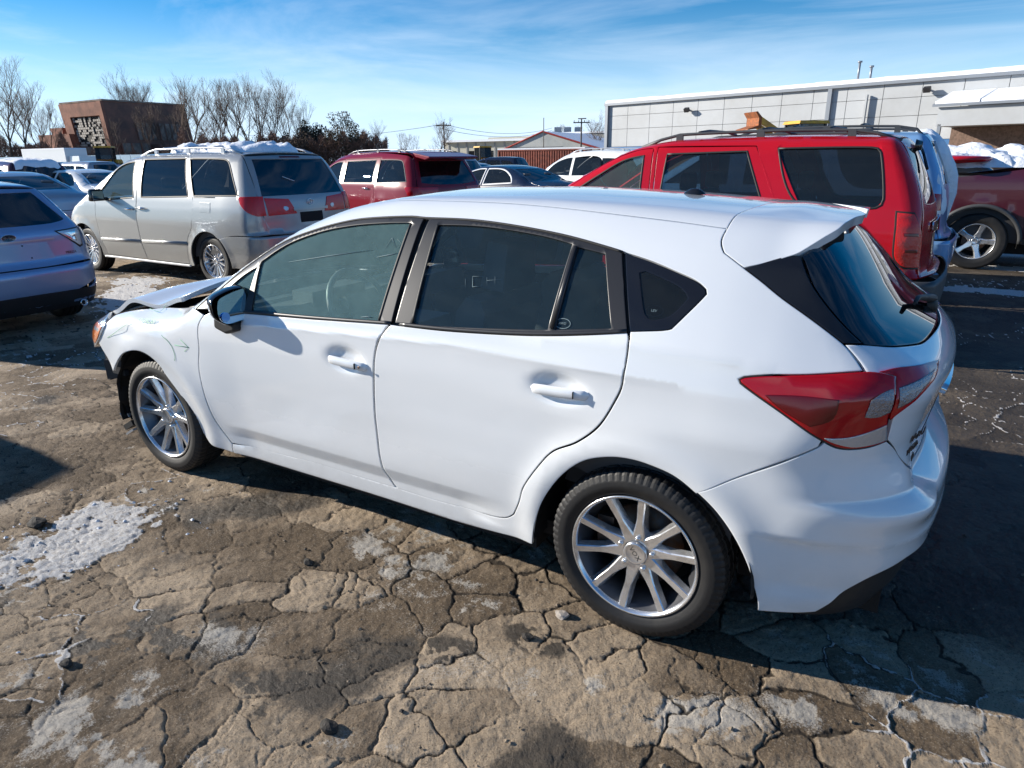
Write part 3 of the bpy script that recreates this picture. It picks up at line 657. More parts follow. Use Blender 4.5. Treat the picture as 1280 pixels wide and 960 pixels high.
def wheel(parent, x, y, R=.316, rr=.222, w=.205, side=1, style='ten', mrim=None, quality=2, rot=0.0, spokes=None):
    """wheel > tyre, rim, hub parts; outer face towards side*y; y is the outer sidewall"""
    W = empty('wheel', (x, y - side * w / 2, R), 0, parent)
    if side < 0: W.rotation_euler = (0, 0, math.pi)
    mrim = mrim or M['alloy']; h = w / 2; n = {2: 216, 1: 56, 0: 28}[quality]
    tyre_mb(R, rr, w, n, quality == 2).build('tyre', M['rubber'], W)
    b = MB()
    lip = [(h * .80, rr - .004), (h * .93, rr - .001), (h * .95, rr - .005), (h * .93, rr - .010), (h * .80, rr - .016), (h * .55, rr - .022), (h * .3, rr - .040), (-h * .7, rr - .045), (-h * .78, rr - .01)]
    b.lathe(lip, n)
    ns, kind = {'ten': (10, 0), 'multi': (14, 0), 'six': (6, 1), 'five': (5, 1), 'seven': (7, 0)}[style]
    prof = {'ten': (.052, .024, .028, .020), 'multi': (.030, .017, .022, .014), 'six': (.095, .055, .085, .03), 'five': (.10, .055, .075, .03), 'seven': (.08, .04, .045, .03)}[style]
    r0, r1 = .045, rr - .012
    for k in range(ns):
        a = 2 * math.pi * (k + .5) / ns + rot
        if style == 'ten': a += .030 * (1 if k % 2 else -1)
        ca, sa = math.cos(a), math.sin(a)
        rows = []
        for i in range(7):
            t = i / 6; r = r0 + (r1 - r0) * t
            wd = prof[0] + (prof[1] - prof[0]) * min(1, t / .45) if t < .45 else prof[1] + (prof[2] - prof[1]) * (t - .45) / .55
            yf = h * .58 + (h * .86 - h * .58) * t ** 1.3 - (.018 if t < .1 else 0) * 0
            th = .034 - .012 * t
            rows.append([(r, -wd / 2 - .008, yf - th), (r, -wd / 2, yf - .004), (r, -wd * .38, yf), (r, wd * .38, yf), (r, wd / 2, yf - .004), (r, wd / 2 + .008, yf - th)])
        V = []
        for row in rows:
            for (r, tt, yy) in row: V.append((r * ca - tt * sa, yy, r * sa + tt * ca))
        F = [(i * 6 + j, i * 6 + j + 1, (i + 1) * 6 + j + 1, (i + 1) * 6 + j) for i in range(6) for j in range(6 - 1)]
        b.add(V, F, False)
        if kind and quality > 0:   # groove down a wide spoke
            pass
    b.lathe([(h * .30, .001), (h * .30, .074), (h * .46, .076), (h * .50, .066), (h * .56, .04), (h * .56, .001)], max(20, n // 4))
    if quality == 2:
        n_l = len(lip) - 1; b.M = [1 if (i < n_l * n and 4 <= i // n) else 0 for i in range(len(b.F))]
        b.build('rim', mrim, W, mats=[mrim, M['alloy_dark']])
    else: b.build('rim', mrim, W)
    if quality >= 1:
        MB().lathe([(h * .56, .043), (h * .68, .042), (h * .71, .037), (h * .69, .032), (h * .695, .001)], 32).build('centre_cap', mrim, W)
        d = MB(); d.lathe([(-.01, .001), (-.01, .148), (-.02, .15), (-.03, .148), (-.03, .001)], 40); d.box((.13, -.01, .02), (.06, .07, .14)); d.build('brake_disc', M['steel'], W)
        for k in range(5):
            a = 2 * math.pi * k / 5 + rot + .3
            MB().lathe([(h * .50, .0095), (h * .68, .0085), (h * .70, .005), (h * .70, .0005)], 8, c=(.060 * math.cos(a), 0, .060 * math.sin(a))).build('lug_nut', mrim, W)
    MB().lathe([(-h * .72, .001), (-h * .72, rr - .04)], 24).build('wheel_back', M['dark'], W)
    return W
# ---------------------------------------------------------------- ground: one sheet, cracked asphalt near the camera
def vnoise(x, y, seed=0):
    xi, yi = np.floor(x).astype(np.int64), np.floor(y).astype(np.int64); fx, fy = x - xi, y - yi
    fx = fx * fx * (3 - 2 * fx); fy = fy * fy * (3 - 2 * fy)
    def hsh(a, b):
        n = (a * 374761393 + b * 668265263 + seed * 1442695041) & 0x7fffffff
        n = ((n ^ (n >> 13)) * 1274126177) & 0x7fffffff
        return ((n ^ (n >> 16)) & 0xffff) / 65535.0
    return ((hsh(xi, yi) * (1 - fx) + hsh(xi + 1, yi) * fx) * (1 - fy) + (hsh(xi, yi + 1) * (1 - fx) + hsh(xi + 1, yi + 1) * fx) * fy)
def fbm(x, y, s, o=4, seed=0, g=.5):
    a, t, w = 1.0, 0, 0
    for i in range(o):
        t = t + a * vnoise(x * s, y * s, seed + i * 17); w += a; a *= g; s *= 2.03
    return t / w
def voro(x, y, s, seed):
    """distance to the nearest cell edge, and a random number per cell"""
    X, Y = x * s, y * s; xi, yi = np.floor(X).astype(np.int64), np.floor(Y).astype(np.int64)
    pts = []
    def hsh(a, b, k):
        n = (a * 73856093 ^ b * 19349663 ^ (seed + k) * 83492791) & 0x7fffffff
        n = ((n ^ (n >> 13)) * 1274126177) & 0x7fffffff
        return ((n ^ (n >> 15)) & 0xffff) / 65535.0
    d1 = np.full(X.shape, 9.); d2 = np.full(X.shape, 9.); px = np.zeros_like(X); py = np.zeros_like(X); qx = np.zeros_like(X); qy = np.zeros_like(X); idr = np.zeros_like(X)
    for i in range(-2, 3):
        for j in range(-2, 3):
            if abs(i) == 2 and abs(j) == 2: continue
            a, b = xi + i, yi + j; cx = a + .08 + .84 * hsh(a, b, 1); cy = b + .08 + .84 * hsh(a, b, 2)
            d = (cx - X) ** 2 + (cy - Y) ** 2
            n1 = d < d1; n2 = (~n1) & (d < d2)
            d2 = np.where(n1, d1, np.where(n2, d, d2)); qx = np.where(n1, px, np.where(n2, cx, qx)); qy = np.where(n1, py, np.where(n2, cy, qy))
            px = np.where(n1, cx, px); py = np.where(n1, cy, py); idr = np.where(n1, hsh(a, b, 3), idr); d1 = np.where(n1, d, d1)
    L = np.hypot(qx - px, qy - py) + 1e-9
    e = ((qx - X) ** 2 + (qy - Y) ** 2 - ((px - X) ** 2 + (py - Y) ** 2)) / (2 * L)
    return e / s, idr, px / s, py / s

def blobs(x, y, L):
    v = np.zeros_like(x)
    for (cx, cy, rx, ry, rot, a) in L:
        c, s = math.cos(rot), math.sin(rot); u = ((x - cx) * c + (y - cy) * s) / rx; w_ = (-(x - cx) * s + (y - cy) * c) / ry
        v = np.maximum(v, a * np.exp(-(u * u + w_ * w_)))
    return v

SNOW_SPOTS = [(2.36, 1.56, .48, .26, 1.45, 1.02), (2.50, 1.40, .28, .2, 1.2, 1.0), (8.0, -2.0, 1.2, .36, -.6, 1.15), (8.9, -2.7, .6, .36, 0, 1.1), (-1.3, -7.3, .8, .22, .05, 1.7), (-1.8, -9.5, .7, .25, 0, 1.6),
              (-6, -9, 3, .6, .1, .9), (14, -2, 4, .8, .3, .8), (5, -9, 3, .6, .4, .7), (-3, -14, 5, 1.2, 0, .8)]
def ground():
    cx, cy = CAM_POS[0], CAM_POS[1]
    rs = [.25, .5, .8, 1.1]
    while rs[-1] < 7: rs.append(rs[-1] * 1.0036)
    while rs[-1] < 13: rs.append(rs[-1] * 1.008)
    n1 = len(rs)
    while rs[-1] < 1600: rs.append(rs[-1] * 1.09)
    rs = np.array(rs); fan = CAM_YAW + np.radians(np.arange(-46, 48, .115)); rest = fan[-1] + (2 * math.pi - (fan[-1] - fan[0])) * np.arange(1, 190) / 190; an = np.concatenate([fan, rest]); NA = len(an)
    R_, A_ = np.meshgrid(rs, an, indexing='ij'); jit = (RNG.random(R_.shape) - .5)
    R2 = R_ * (1 + .0014 * jit * (R_ < 12)); x = (cx + R2 * np.cos(A_)).ravel(); y = (cy + R2 * np.sin(A_)).ravel(); r = R_.ravel()
    near_ = r < 14; z = np.zeros_like(x); crack = np.zeros_like(x); frost = np.zeros_like(x); dark = np.zeros_like(x); tone = np.full_like(x, .5)
    xn, yn = x[near_], y[near_]
    wx = xn + .10 * (fbm(xn, yn, 3.2, 4, 5) - .5) * 2 + .022 * (fbm(xn, yn, 18, 3, 9) - .5) * 2; wy = yn + .10 * (fbm(xn, yn, 3.2, 4, 25) - .5) * 2 + .022 * (fbm(xn, yn, 18, 3, 29) - .5) * 2
    e1, id1, px, py = voro(wx, wy, 4.5, 3)
    e2, id2, qx, qy = voro(wx + 3.3, wy + 1.7, 7.5, 11)
    mask2 = sstep(.42, .54, fbm(xn, yn, .9, 3, 41))
    heal = sstep(.30, .55, fbm(xn, yn, .75, 3, 61))
    mud = np.clip(blobs(xn, yn, [(1.25, 1.95, .55, .30, .5, 1.1), (1.9, 1.2, .6, .3, .3, .8), (.9, 1.3, .25, .2, 0, .6), (3.4, .9, .8, .5, 0, .7)]) * (.5 + fbm(xn, yn, 4, 4, 65)), 0, 1)      # silt washed over the cracks                      # where silt has filled the cracks
    wid = .004 + .006 * fbm(xn, yn, 2.3, 2, 71)
    c1 = (1 - sstep(wid * .3, wid, e1)) * (.25 + .75 * sstep(.30, .48, fbm(xn, yn, 1.6, 3, 61))) ; c2 = (1 - sstep(.002, .007, e2)) * mask2 * .85
    c = np.maximum(c1, c2)
    pil = sstep(0, .05, e1)
    fade = 1 - sstep(9, 13.5, r[near_])
    tilt = ((xn - px) * (id1 - .5) + (yn - py) * (np.modf(id1 * 7)[0] - .5)) * .05
    zz = -.0050 * c + .0010 * pil + .003 * (id1 - .5) * sstep(0, .02, e1) + .30 * tilt * sstep(0, .04, e1)
    zz = zz + .014 * (fbm(xn, yn, 5, 6, 81, .6) - .5) + .007 * (fbm(xn, yn, 40, 3, 91) - .5) + .0012 * (RNG.random(len(xn)) - .5)
    zz = zz + .030 * (fbm(xn, yn, .8, 2, 95) - .5) * sstep(1.1, 1.8, np.minimum(np.hypot(xn, (yn - .8)), np.hypot(xn - 2.67, yn - .8)))
    sb = blobs(xn, yn, SNOW_SPOTS)
    sn = sb * (.25 + 1.5 * fbm(xn, yn, 9, 6, 101, .62))
    fr = sstep(.44, .56, sn * (.15 + 1.6 * fbm(xn, yn, 17, 6, 105, .66)))
    frc = c1 * sstep(.50, .60, fbm(xn, yn, .9, 3, 111) + blobs(xn, yn, [(1.80, 1.85, .40, .22, .6, .45), (1.6, 2.05, .3, .2, 0, .4), (.95, 1.6, .3, .3, 0, .15)]))
    stain = sstep(.42, .62, fbm(xn, yn, 8, 6, 121, .62)) * 1.15 * blobs(xn, yn, [(.05, 1.22, .20, .10, .4, 1.1), (-.33, 1.12, .22, .11, .5, 1.2), (-.62, .90, .16, .09, .3, 1.3), (-.93, .74, .20, .07, .2, 1.2), (1.07, .86, .30, .12, 0, .9), (1.20, 2.05, .30, .16, .4, 1.2), (.95, 2.05, .2, .15, .3, .9), (.5, 1.3, .4, .2, 0, .5), (2.2, 1.2, .5, .3, 0, .45), (1.25, 1.6, .2, .15, 0, .8)])
    stain = stain + .95 * sstep(.48, .66, fbm(xn, yn, 2.1, 6, 131, .6)) * sstep(.4, .60, fbm(xn, yn, 22, 6, 135, .68)) * (.35 + .65 * sstep(.01, .07, e1))
    zz = zz + fr * (.001 + .010 * fbm(xn, yn, 24, 5, 141, .6) ** 1.4) + frc * .010
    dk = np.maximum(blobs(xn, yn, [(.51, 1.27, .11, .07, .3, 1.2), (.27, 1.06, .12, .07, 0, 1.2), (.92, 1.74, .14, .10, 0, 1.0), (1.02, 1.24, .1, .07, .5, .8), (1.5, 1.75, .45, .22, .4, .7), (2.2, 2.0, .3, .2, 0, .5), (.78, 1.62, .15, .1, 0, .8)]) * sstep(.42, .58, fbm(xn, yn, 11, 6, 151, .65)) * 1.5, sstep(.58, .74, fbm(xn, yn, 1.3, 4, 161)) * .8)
    rear = sstep(.4, -.4, xn) * sstep(1.05, .35, yn - .30 * xn)            # shade cast behind the white car, painted into the ground colour
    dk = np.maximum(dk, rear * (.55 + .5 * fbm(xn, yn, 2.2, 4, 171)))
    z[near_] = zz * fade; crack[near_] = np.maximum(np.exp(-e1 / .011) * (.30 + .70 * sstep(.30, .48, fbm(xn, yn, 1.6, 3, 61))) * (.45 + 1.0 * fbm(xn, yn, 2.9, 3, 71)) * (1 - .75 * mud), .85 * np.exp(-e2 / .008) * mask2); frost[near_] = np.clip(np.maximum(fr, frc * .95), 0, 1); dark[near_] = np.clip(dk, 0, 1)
    tone[near_] = .5 - .28 * mud + .60 * (id1 - .5) * (1 - .7 * mud) + .9 * (fbm(xn, yn, 2.1, 5, 181) - .5)
    st = np.zeros_like(x); st[near_] = np.clip(stain, 0, 1) * (1 - rear * .6)
    fa = ~near_; xf, yf = x[fa], y[fa]
    frost[fa] = sstep(.55, .66, fbm(xf * .35, yf, .35, 4, 191)) * .9 * (r[fa] < 300); dark[fa] = sstep(.40, .62, fbm(xf, yf, .3, 4, 195)); st[fa] = .3 * sstep(.5, .7, fbm(xf, yf, .6, 4, 199))
    fo = blobs(xf, yf, SNOW_SPOTS); frost[fa] = np.maximum(frost[fa], sstep(.5, .62, fo * (.35 + 1.3 * fbm(xf, yf, 3, 4, 101))))
    V = np.stack([x, y, z], 1); nr = len(rs)
    i = np.arange(nr - 1)[:, None] * NA; j = np.arange(NA)[None, :]; j2 = (j + 1) % NA
    F = np.stack([i + j, i + NA + j, i + NA + j2, i + j2], -1).reshape(-1, 4)
    me = bpy.data.meshes.new('ground'); me.vertices.add(len(V) + 1); me.vertices.foreach_set('co', np.vstack([V, [[cx, cy, 0]]]).ravel())
    T = np.stack([np.arange(NA), (np.arange(NA) + 1) % NA, np.full(NA, len(V))], 1)
    me.loops.add(F.size + T.size); me.loops.foreach_set('vertex_index', np.concatenate([F.ravel(), T.ravel()]).astype(np.int32))
    me.polygons.add(len(F) + len(T))
    st_ = np.concatenate([np.arange(len(F)) * 4, F.size + np.arange(len(T)) * 3]).astype(np.int32)
    me.polygons.foreach_set('loop_start', st_); me.polygons.foreach_set('use_smooth', np.ones(len(F) + len(T), bool)); me.update(calc_edges=True)
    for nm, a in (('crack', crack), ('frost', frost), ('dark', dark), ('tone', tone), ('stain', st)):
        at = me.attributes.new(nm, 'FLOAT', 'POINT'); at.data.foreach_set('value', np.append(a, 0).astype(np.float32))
    # material
    m = bpy.data.materials.new('cracked_asphalt'); m.use_nodes = True; t = m.node_tree; p = t.nodes['Principled BSDF']; L = t.links.new
    N = lambda ty, **k: [setattr(n, a, b) or n for n in [t.nodes.new(ty)] for a, b in (k or {'label': ''}).items()][0]
    def att(nm): n = t.nodes.new('ShaderNodeAttribute'); n.attribute_name = nm; return n.outputs['Fac']
    def noi(s, d=6, r=.6, vec=None):
        n = t.nodes.new('ShaderNodeTexNoise'); n.inputs['Scale'].default_value = s; n.inputs['Detail'].default_value = d; n.inputs['Roughness'].default_value = r; L(tc.outputs['Object'], n.inputs['Vector']); return n.outputs['Fac']
    def rng(v, a, b, c=0, d=1):
        n = t.nodes.new('ShaderNodeMapRange'); n.inputs['From Min'].default_value = a; n.inputs['From Max'].default_value = b; n.inputs['To Min'].default_value = c; n.inputs['To Max'].default_value = d; n.interpolation_type = 'SMOOTHSTEP'; L(v, n.inputs['Value']); return n.outputs[0]
    def mx(f, a, b):
        n = t.nodes.new('ShaderNodeMix'); n.data_type = 'RGBA'
        if isinstance(f, float): n.inputs['Factor'].default_value = f
        else: L(f, n.inputs['Factor'])
        for s, v in (('A', a), ('B', b)):
            if isinstance(v, tuple): n.inputs[s].default_value = (*v, 1)
            else: L(v, n.inputs[s])
        return n.outputs['Result']
    def mt(op, a, b):
        n = t.nodes.new('ShaderNodeMath'); n.operation = op
        for k, v in ((0, a), (1, b)):
            if isinstance(v, (int, float)): n.inputs[k].default_value = v
            else: L(v, n.inputs[k])
        return n.outputs[0]
    tc = t.nodes.new('ShaderNodeTexCoord')
    grit = noi(150, 5, .8); grit2 = noi(48, 8, .75); mid = noi(7, 6, .65); big = noi(.9, 5, .6)
    base = mx(rng(mt('ADD', att('tone'), mt('MULTIPLY', mt('SUBTRACT', mid, .5), .8)), .2, .85), (.132, .092, .056), (.55, .43, .305))
    base = mx(rng(big, .35, .7, 0, .35), base, (.34, .255, .17))
    base = mx(rng(grit2, .57, .68, 0, .65), base, (.06, .043, .028))
    base = mx(rng(grit, .54, .68, 0, .85), base, (.46, .39, .30))
    base = mx(rng(grit, .46, .36, 0, .8), base, (.045, .034, .024))
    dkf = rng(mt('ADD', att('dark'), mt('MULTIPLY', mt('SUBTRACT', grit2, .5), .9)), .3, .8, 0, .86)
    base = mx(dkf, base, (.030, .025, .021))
    stf = rng(mt('ADD', att('stain'), mt('MULTIPLY', mt('SUBTRACT', grit, .5), 2.2)), .36, .95, 0, .80)
    base = mx(stf, base, (.60, .565, .51))
    ckf = rng(mt('ADD', att('crack'), mt('MULTIPLY', mt('SUBTRACT', grit2, .5), .65)), .46, .74, 0, .92)
    base = mx(ckf, base, (.040, .030, .021))
    frf = rng(mt('ADD', att('frost'), mt('MULTIPLY', mt('SUBTRACT', grit2, .5), 1.4)), .42, .72)
    snowc = mx(rng(grit2, .45, .7, 0, .7), (.72, .71, .70), (.36, .30, .24))
    base = mx(frf, base, snowc)
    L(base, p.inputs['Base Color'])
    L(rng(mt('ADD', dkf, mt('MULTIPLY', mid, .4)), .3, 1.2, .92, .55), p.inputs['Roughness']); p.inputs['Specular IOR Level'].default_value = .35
    b1 = t.nodes.new('ShaderNodeBump'); b1.inputs['Strength'].default_value = .85; b1.inputs['Distance'].default_value = .010
    b2 = t.nodes.new('ShaderNodeBump'); b2.inputs['Strength'].default_value = 1.0; b2.inputs['Distance'].default_value = .018
    L(grit, b1.inputs['Height']); L(mt('ADD', grit2, mt('MULTIPLY', mid, 1.2)), b2.inputs['Height']); L(b2.outputs[0], b1.inputs['Normal']); L(b1.outputs[0], p.inputs['Normal'])
    me.materials.append(m); o = bpy.data.objects.new('ground', me); COL.objects.link(o); tag(o, kind='structure')
    # loose stones and crumbs of asphalt
    kinds = [('gravel', (.24, .185, .13), 3200), ('asphalt_crumbs', (.045, .038, .032), 1500), ('ice_crumbs', (.72, .74, .78), 420)]
    for nm, col, cnt in kinds:
        Vs = []; Fs = []; rr = np.random.default_rng(len(nm))
        k = 0
        while k < cnt:
            a = rr.uniform(0, 2 * math.pi); q = 1.2 + 8.5 * rr.random() ** 1.3; X, Y = cx + q * math.cos(a), cy + q * math.sin(a)
            if nm == 'ice_crumbs':
                s = SNOW_SPOTS[rr.integers(0, 6)]; g1, g2 = rr.normal(0, .8), rr.normal(0, 1.1); X = s[0] + g1 * s[2] * math.cos(s[4]) - g2 * s[3] * math.sin(s[4]); Y = s[1] + g1 * s[2] * math.sin(s[4]) + g2 * s[3] * math.cos(s[4])
            if nm == 'asphalt_crumbs' and vnoise(np.array([X * 2.2]), np.array([Y * 2.2]), 77)[0] < .55: k += .2; continue
            s = (.0025 + .008 * rr.random() ** 3.5) * (1.4 if nm == 'ice_crumbs' else 1.2 if nm == 'asphalt_crumbs' else 1)
            n0 = len(Vs); ph = rr.uniform(0, 6)
            for (u, v_, w_) in ((1, 0, 0), (0, 1, 0), (-1, 0, 0), (0, -1, 0), (0, 0, 1), (0, 0, -.6), ):
                f = rr.uniform(.65, 1.3); Vs.append((X + s * f * (u * math.cos(ph) - v_ * math.sin(ph)), Y + s * f * (u * math.sin(ph) + v_ * math.cos(ph)), s * .35 + s * .75 * f * w_ + .002))
            for f in ((0, 1, 4), (1, 2, 4), (2, 3, 4), (3, 0, 4), (1, 0, 5), (2, 1, 5), (3, 2, 5), (0, 3, 5)): Fs.append(tuple(n0 + i for i in f))
            k += 1
        tag(mesh_obj(nm, Vs, Fs, mat(nm + '_stone', col, .85, var=(30, tuple(c * .5 for c in col), .4, .7)), smooth=False), kind='stuff')
    # the few lumps big enough to pick out
    lumps = [(.61, 1.72, .022, 'dark'), (1.33, 1.13, .018, 'dark'), (.25, .90, .022, 'pale'), (2.68, 1.55, .035, 'dark'), (.30, 1.07, .018, 'dark'), (1.58, 1.98, .018, 'dark')]
    words = ['black asphalt lump nearest the bottom edge', 'small black asphalt lump between slabs left of the rear door', 'pale stone lying against the rear tyre', 'dark lump behind the dirty snow streak', 'dark lump beside the rear tyre', 'dark lump at the left on wet brown ground']
    for (X, Y, s, kd), wd in zip(lumps, words):
        bm = bmesh.new(); bmesh.ops.create_icosphere(bm, subdivisions=2, radius=s)
        for v in bm.verts:
            k = 1 + .5 * noise.noise(v.co * (1.2 / s) + Vector((X, Y, 0))); v.co = Vector((v.co.x * k * 1.3, v.co.y * k, v.co.z * k * .7))
        me = bpy.data.meshes.new('asphalt_lump'); bm.to_mesh(me); bm.free(); me.materials.append(M['lump'] if kd == 'dark' else M['stone'])
        o = bpy.data.objects.new('asphalt_lump' if kd == 'dark' else 'stone', me); COL.objects.link(o); o.location = (X, Y, s * .4); tag(o, wd, 'rock')
M['lump'] = mat('asphalt_lump', (.03, .026, .022), .9, bump=(60, .8, .01)); M['stone'] = mat('pale_stone', (.35, .31, .27), .85, bump=(50, .6, .008))
ground()
# ---------------------------------------------------------------- the white hatchback
def build_main():
    root = empty('hatchback', (0, 0, 0))
    tag(root, 'white hatchback in the foreground, front bumper missing, green marker lines on its fender', 'car')
    S = Shape(MAIN); CAP = Shape(dict(MAIN, rear=[(.1, -1.6), (1.6, -1.6)], zroll=1.1)); L = LINES
    top = lambda q: [tuple(p) for p in S.pts('top', q)]
    R3 = lambda k, a=None, b=None: list(L[k])[a:b]
    rev = lambda q: list(q)[::-1]
    W_ = M['white']
    ws = top([(2.40, .752), (2.30, .728), (2.15, .688), (2.0, .650), (1.8, .605), (1.6, .566), (1.40, .530)])
    ditch = top([(1.1, .540)]) + R3('ditch')
    rarch = [(-.203, .888, .619), (-.138, .892, .661), (-.072, .893, .680), (.008, .896, .689), (.091, .897, .678), (.184, .896, .640), (.269, .893, .560), (.344, .884, .442), (.385, .871, .326), (.402, .862, .225)]
    spseam = [(-.142, .602, 1.361), (-.161, .634, 1.33), (-.231, .660, 1.291)]
    foot = [(2.252, .851, .944), (2.30, .83, .948), (2.36, .79, .965)]
    # for both sides
    for sd in (1, -1):
        kw = dict(side=sd)
        body = (ws + ditch + spseam + R3('panel')[1:] + rev(R3('lamp_left'))[1:10] + [(-.529, .835, .847)] + rev(R3('seam'))[1:-1]
                + rarch + rev(R3('sillbot'))[1:-1] + [(2.135, .850, .269)] + R3('doorbot')[1:] + R3('rdgap')[1:-1] + rev(R3('qwin'))[0:10] + [(.151, .676, 1.317)]
                + rev(R3('trimtop'))[1:] + foot[1:])
        panel(S, 'body_side', 'roll', body, W_, root, h=.032, gap=.002, corner=30, fine=[(1.3, -30.2, .82, 1.6, .012), (.10, 13.6, .22, 1.2, .012)], **kw)
        dents = (lambda P: -.016 * np.exp(-(((P[:, 0] - 2.86) / .12) ** 2 + ((P[:, 2] - .765) / .035) ** 2)) + .010 * np.exp(-(((P[:, 0] - 2.62) / .09) ** 2 + ((P[:, 2] - .80) / .03) ** 2))
                 - .012 * np.exp(-(((P[:, 0] - 2.72) / .10) ** 2 + ((P[:, 2] - .865) / .03) ** 2))) if sd > 0 else None
        fend = (R3('fendgap') + [(2.143, .845, .213), (2.283, .865, .237)] + [(2.35, .857, .288), (2.392, .867, .386), (2.459, .879, .486), (2.54, .885, .574), (2.586, .889, .631), (2.667, .896, .675), (2.761, .899, .682), (2.88, .900, .648), (2.981, .894, .575), (3.037, .887, .521)]
                + [(3.10, .88, .60), (3.17, .86, .665), (3.09, .865, .75), (3.07, .84, .79)] + top([(3.05, .80), (2.9, .765), (2.7, .745), (2.5, .74)]) + rev(foot) )
        panel(S, 'fender', 'roll', fend, W_, root, h=.026, corner=30, lift=dents, **kw)
        fd = R3('fendgap') + R3('doorbot')[1:4] + [(1.078, .843, .279)] + rev(R3('bgap'))[1:] + [(1.091, .851, 1.012), (1.46, .854, .989), (1.842, .853, .971), (1.924, .854, .966), (2.1, .852, .952)]
        fdo = panel(S, 'front_door', 'side', fd, W_, root, h=.032, gap=.0052, corner=30, fine=[(1.268, .845, .12, .07, .009), (1.25, .945, .75, .045, .011), (1.55, .345, .60, .045, .012)], **kw)
        rd = R3('bgap') + R3('doorbot')[4:] + R3('rdgap')[1:] + rev([(.27, .848, 1.063), (.469, .852, 1.041), (.747, .855, 1.022), (.98, .85, 1.015)])[::-1]
        rdo = panel(S, 'rear_door', 'side', rd, W_, root, h=.032, gap=.0050, corner=30, fine=[(.292, .882, .12, .07, .009), (.55, .968, .50, .02, .010), (.80, .345, .35, .045, .012)], **kw)
        # window frames and glass
        tt = R3('trimtop'); fg = L['fglass']; rg = L['rglass']
        ff = tt[:9] + [L['bedgeF'][0], L['bedgeF'][1], (1.091, .851, 1.015), (1.46, .854, .993), (1.842, .853, .975), (2.1, .852, .957)]
        fr_ = panel(S, 'window_frame', 'side', ff, M['trim'], root, holes=[fg, L['flight']], h=.05, gap=.003, off=.001, corner=30, **kw)
        panel(S, 'glass', 'side', fg, M['win'], fr_, h=.06, gap=-.006, off=-.006, rim=0, edge=False, corner=30, **kw)
        panel(S, 'quarterlight', 'side', L['flight'], M['win'], fr_, h=.06, gap=-.006, off=-.006, rim=0, edge=False, **kw)
        rf = [L['bedgeR'][0]] + tt[10:] + [L['rearedge'][1], (.27, .848, 1.067), (.469, .852, 1.045), (.747, .855, 1.026), L['bedgeR'][1]]
        rr_ = panel(S, 'window_frame', 'side', rf, M['trim'], root, holes=[rg, L['rsmall']], h=.05, gap=.003, off=.001, corner=30, **kw)
        panel(S, 'glass', 'side', rg, M['win2'], rr_, h=.06, gap=-.006, off=-.006, rim=0, edge=False, corner=30, **kw)
        panel(S, 'quarterlight', 'side', L['rsmall'], M['win2'], rr_, h=.06, gap=-.006, off=-.006, rim=0, edge=False, **kw)
        qf = panel(S, 'rear_quarter_window', 'side', L['qwin'], M['gloss'], root, holes=[L['qglass']], h=.04, gap=.002, off=-.001, **kw)
        panel(S, 'glass', 'side', L['qglass'], M['win_dark'], qf, h=.05, gap=-.004, off=-.003, rim=0, edge=False, **kw)
        # satin black capping on the door pillars, thin seals
        strip(S, 'belt_moulding', 'side', [(2.13, .853, .952), (1.842, .853, .974), (1.46, .854, .992), (1.03, .851, 1.016)], .014, M['trim'], root, .001, .005, sd)
        strip(S, 'belt_moulding', 'side', [(.98, .851, 1.018), (.747, .855, 1.026), (.469, .852, 1.044), (.27, .848, 1.066), (.07, .833, 1.095)], .014, M['trim'], root, .001, .005, sd)
        strip(S, 'roof_seal', 'roll', tt, .009, M['seal'], root, .000, .004, sd)
        strip(S, 'window_seal', 'side', [fg[5], (1.08, .75, 1.2), fg[6]], .010, M['seal'], fr_, .001, .003, sd)
        strip(S, 'window_seal', 'side', [rg[0], (.93, .75, 1.2), rg[8]], .010, M['seal'], rr_, .001, .003, sd)
        strip(S, 'window_seal', 'side', [(.330, .675, 1.326), (.333, .84, 1.073)], .016, M['trim'], rr_, .003, .005, sd)
        panel(S, 'door_pillar', 'side', [(1.03, 1.40), (.94, 1.40), (.965, 1.005), (1.04, 1.005)], M['seal'], root, h=.1, off=-.012, rim=.01, **kw)
        panel(S, 'door_pillar', 'side', [(.20, 1.34), (.13, 1.32), (.05, 1.08), (.11, 1.08)], M['seal'], root, h=.1, off=-.012, rim=.01, **kw)
        # door handles
        for (d, x0, x1, z0, z1) in ((fdo, 1.364, 1.140, .836, .826), (rdo, .396, .168, .869, .874)):
            N = 15; V = []; F = []
            prof = [(-.5, 0), (-.5, .55), (-.38, .95), (0, 1.05), (.38, .95), (.5, .55), (.5, 0)]
            for i in range(N):
                t = i / (N - 1); x = x0 + (x1 - x0) * t; z = z0 + (z1 - z0) * t
                P = S.pts('side', [(x0 + .02 if t < .5 else x1 - .02, z)])[0]; y0 = .886
                bulge = .033 * (1 - abs(2 * t - 1) ** (6 if t < .5 else 2.6)) ** .5 if 0 < t < 1 else 0
                bulge *= .70
                hh = .038 * (1 - (2 * t - 1) ** 8) ** .5 if 0 < t < 1 else .004
                for a, b in prof: V.append((x, y0 - .010 + (bulge if b else bulge * .45) * (b if b else 1) , z + a * hh))
            for i in range(N - 1):
                for j in range(6): F.append((i * 7 + j, i * 7 + j + 1, (i + 1) * 7 + j + 1, (i + 1) * 7 + j))
                F.append((i * 7 + 6, i * 7, (i + 1) * 7, (i + 1) * 7 + 6))
            V = np.array(V)
            if sd < 0: V *= [1, -1, 1]
            o = mesh_obj('door_handle', V, F, W_, d, smooth=True)
            bm = bmesh.new(); bm.from_mesh(o.data); bmesh.ops.recalc_face_normals(bm, faces=bm.faces); bm.to_mesh(o.data); bm.free()
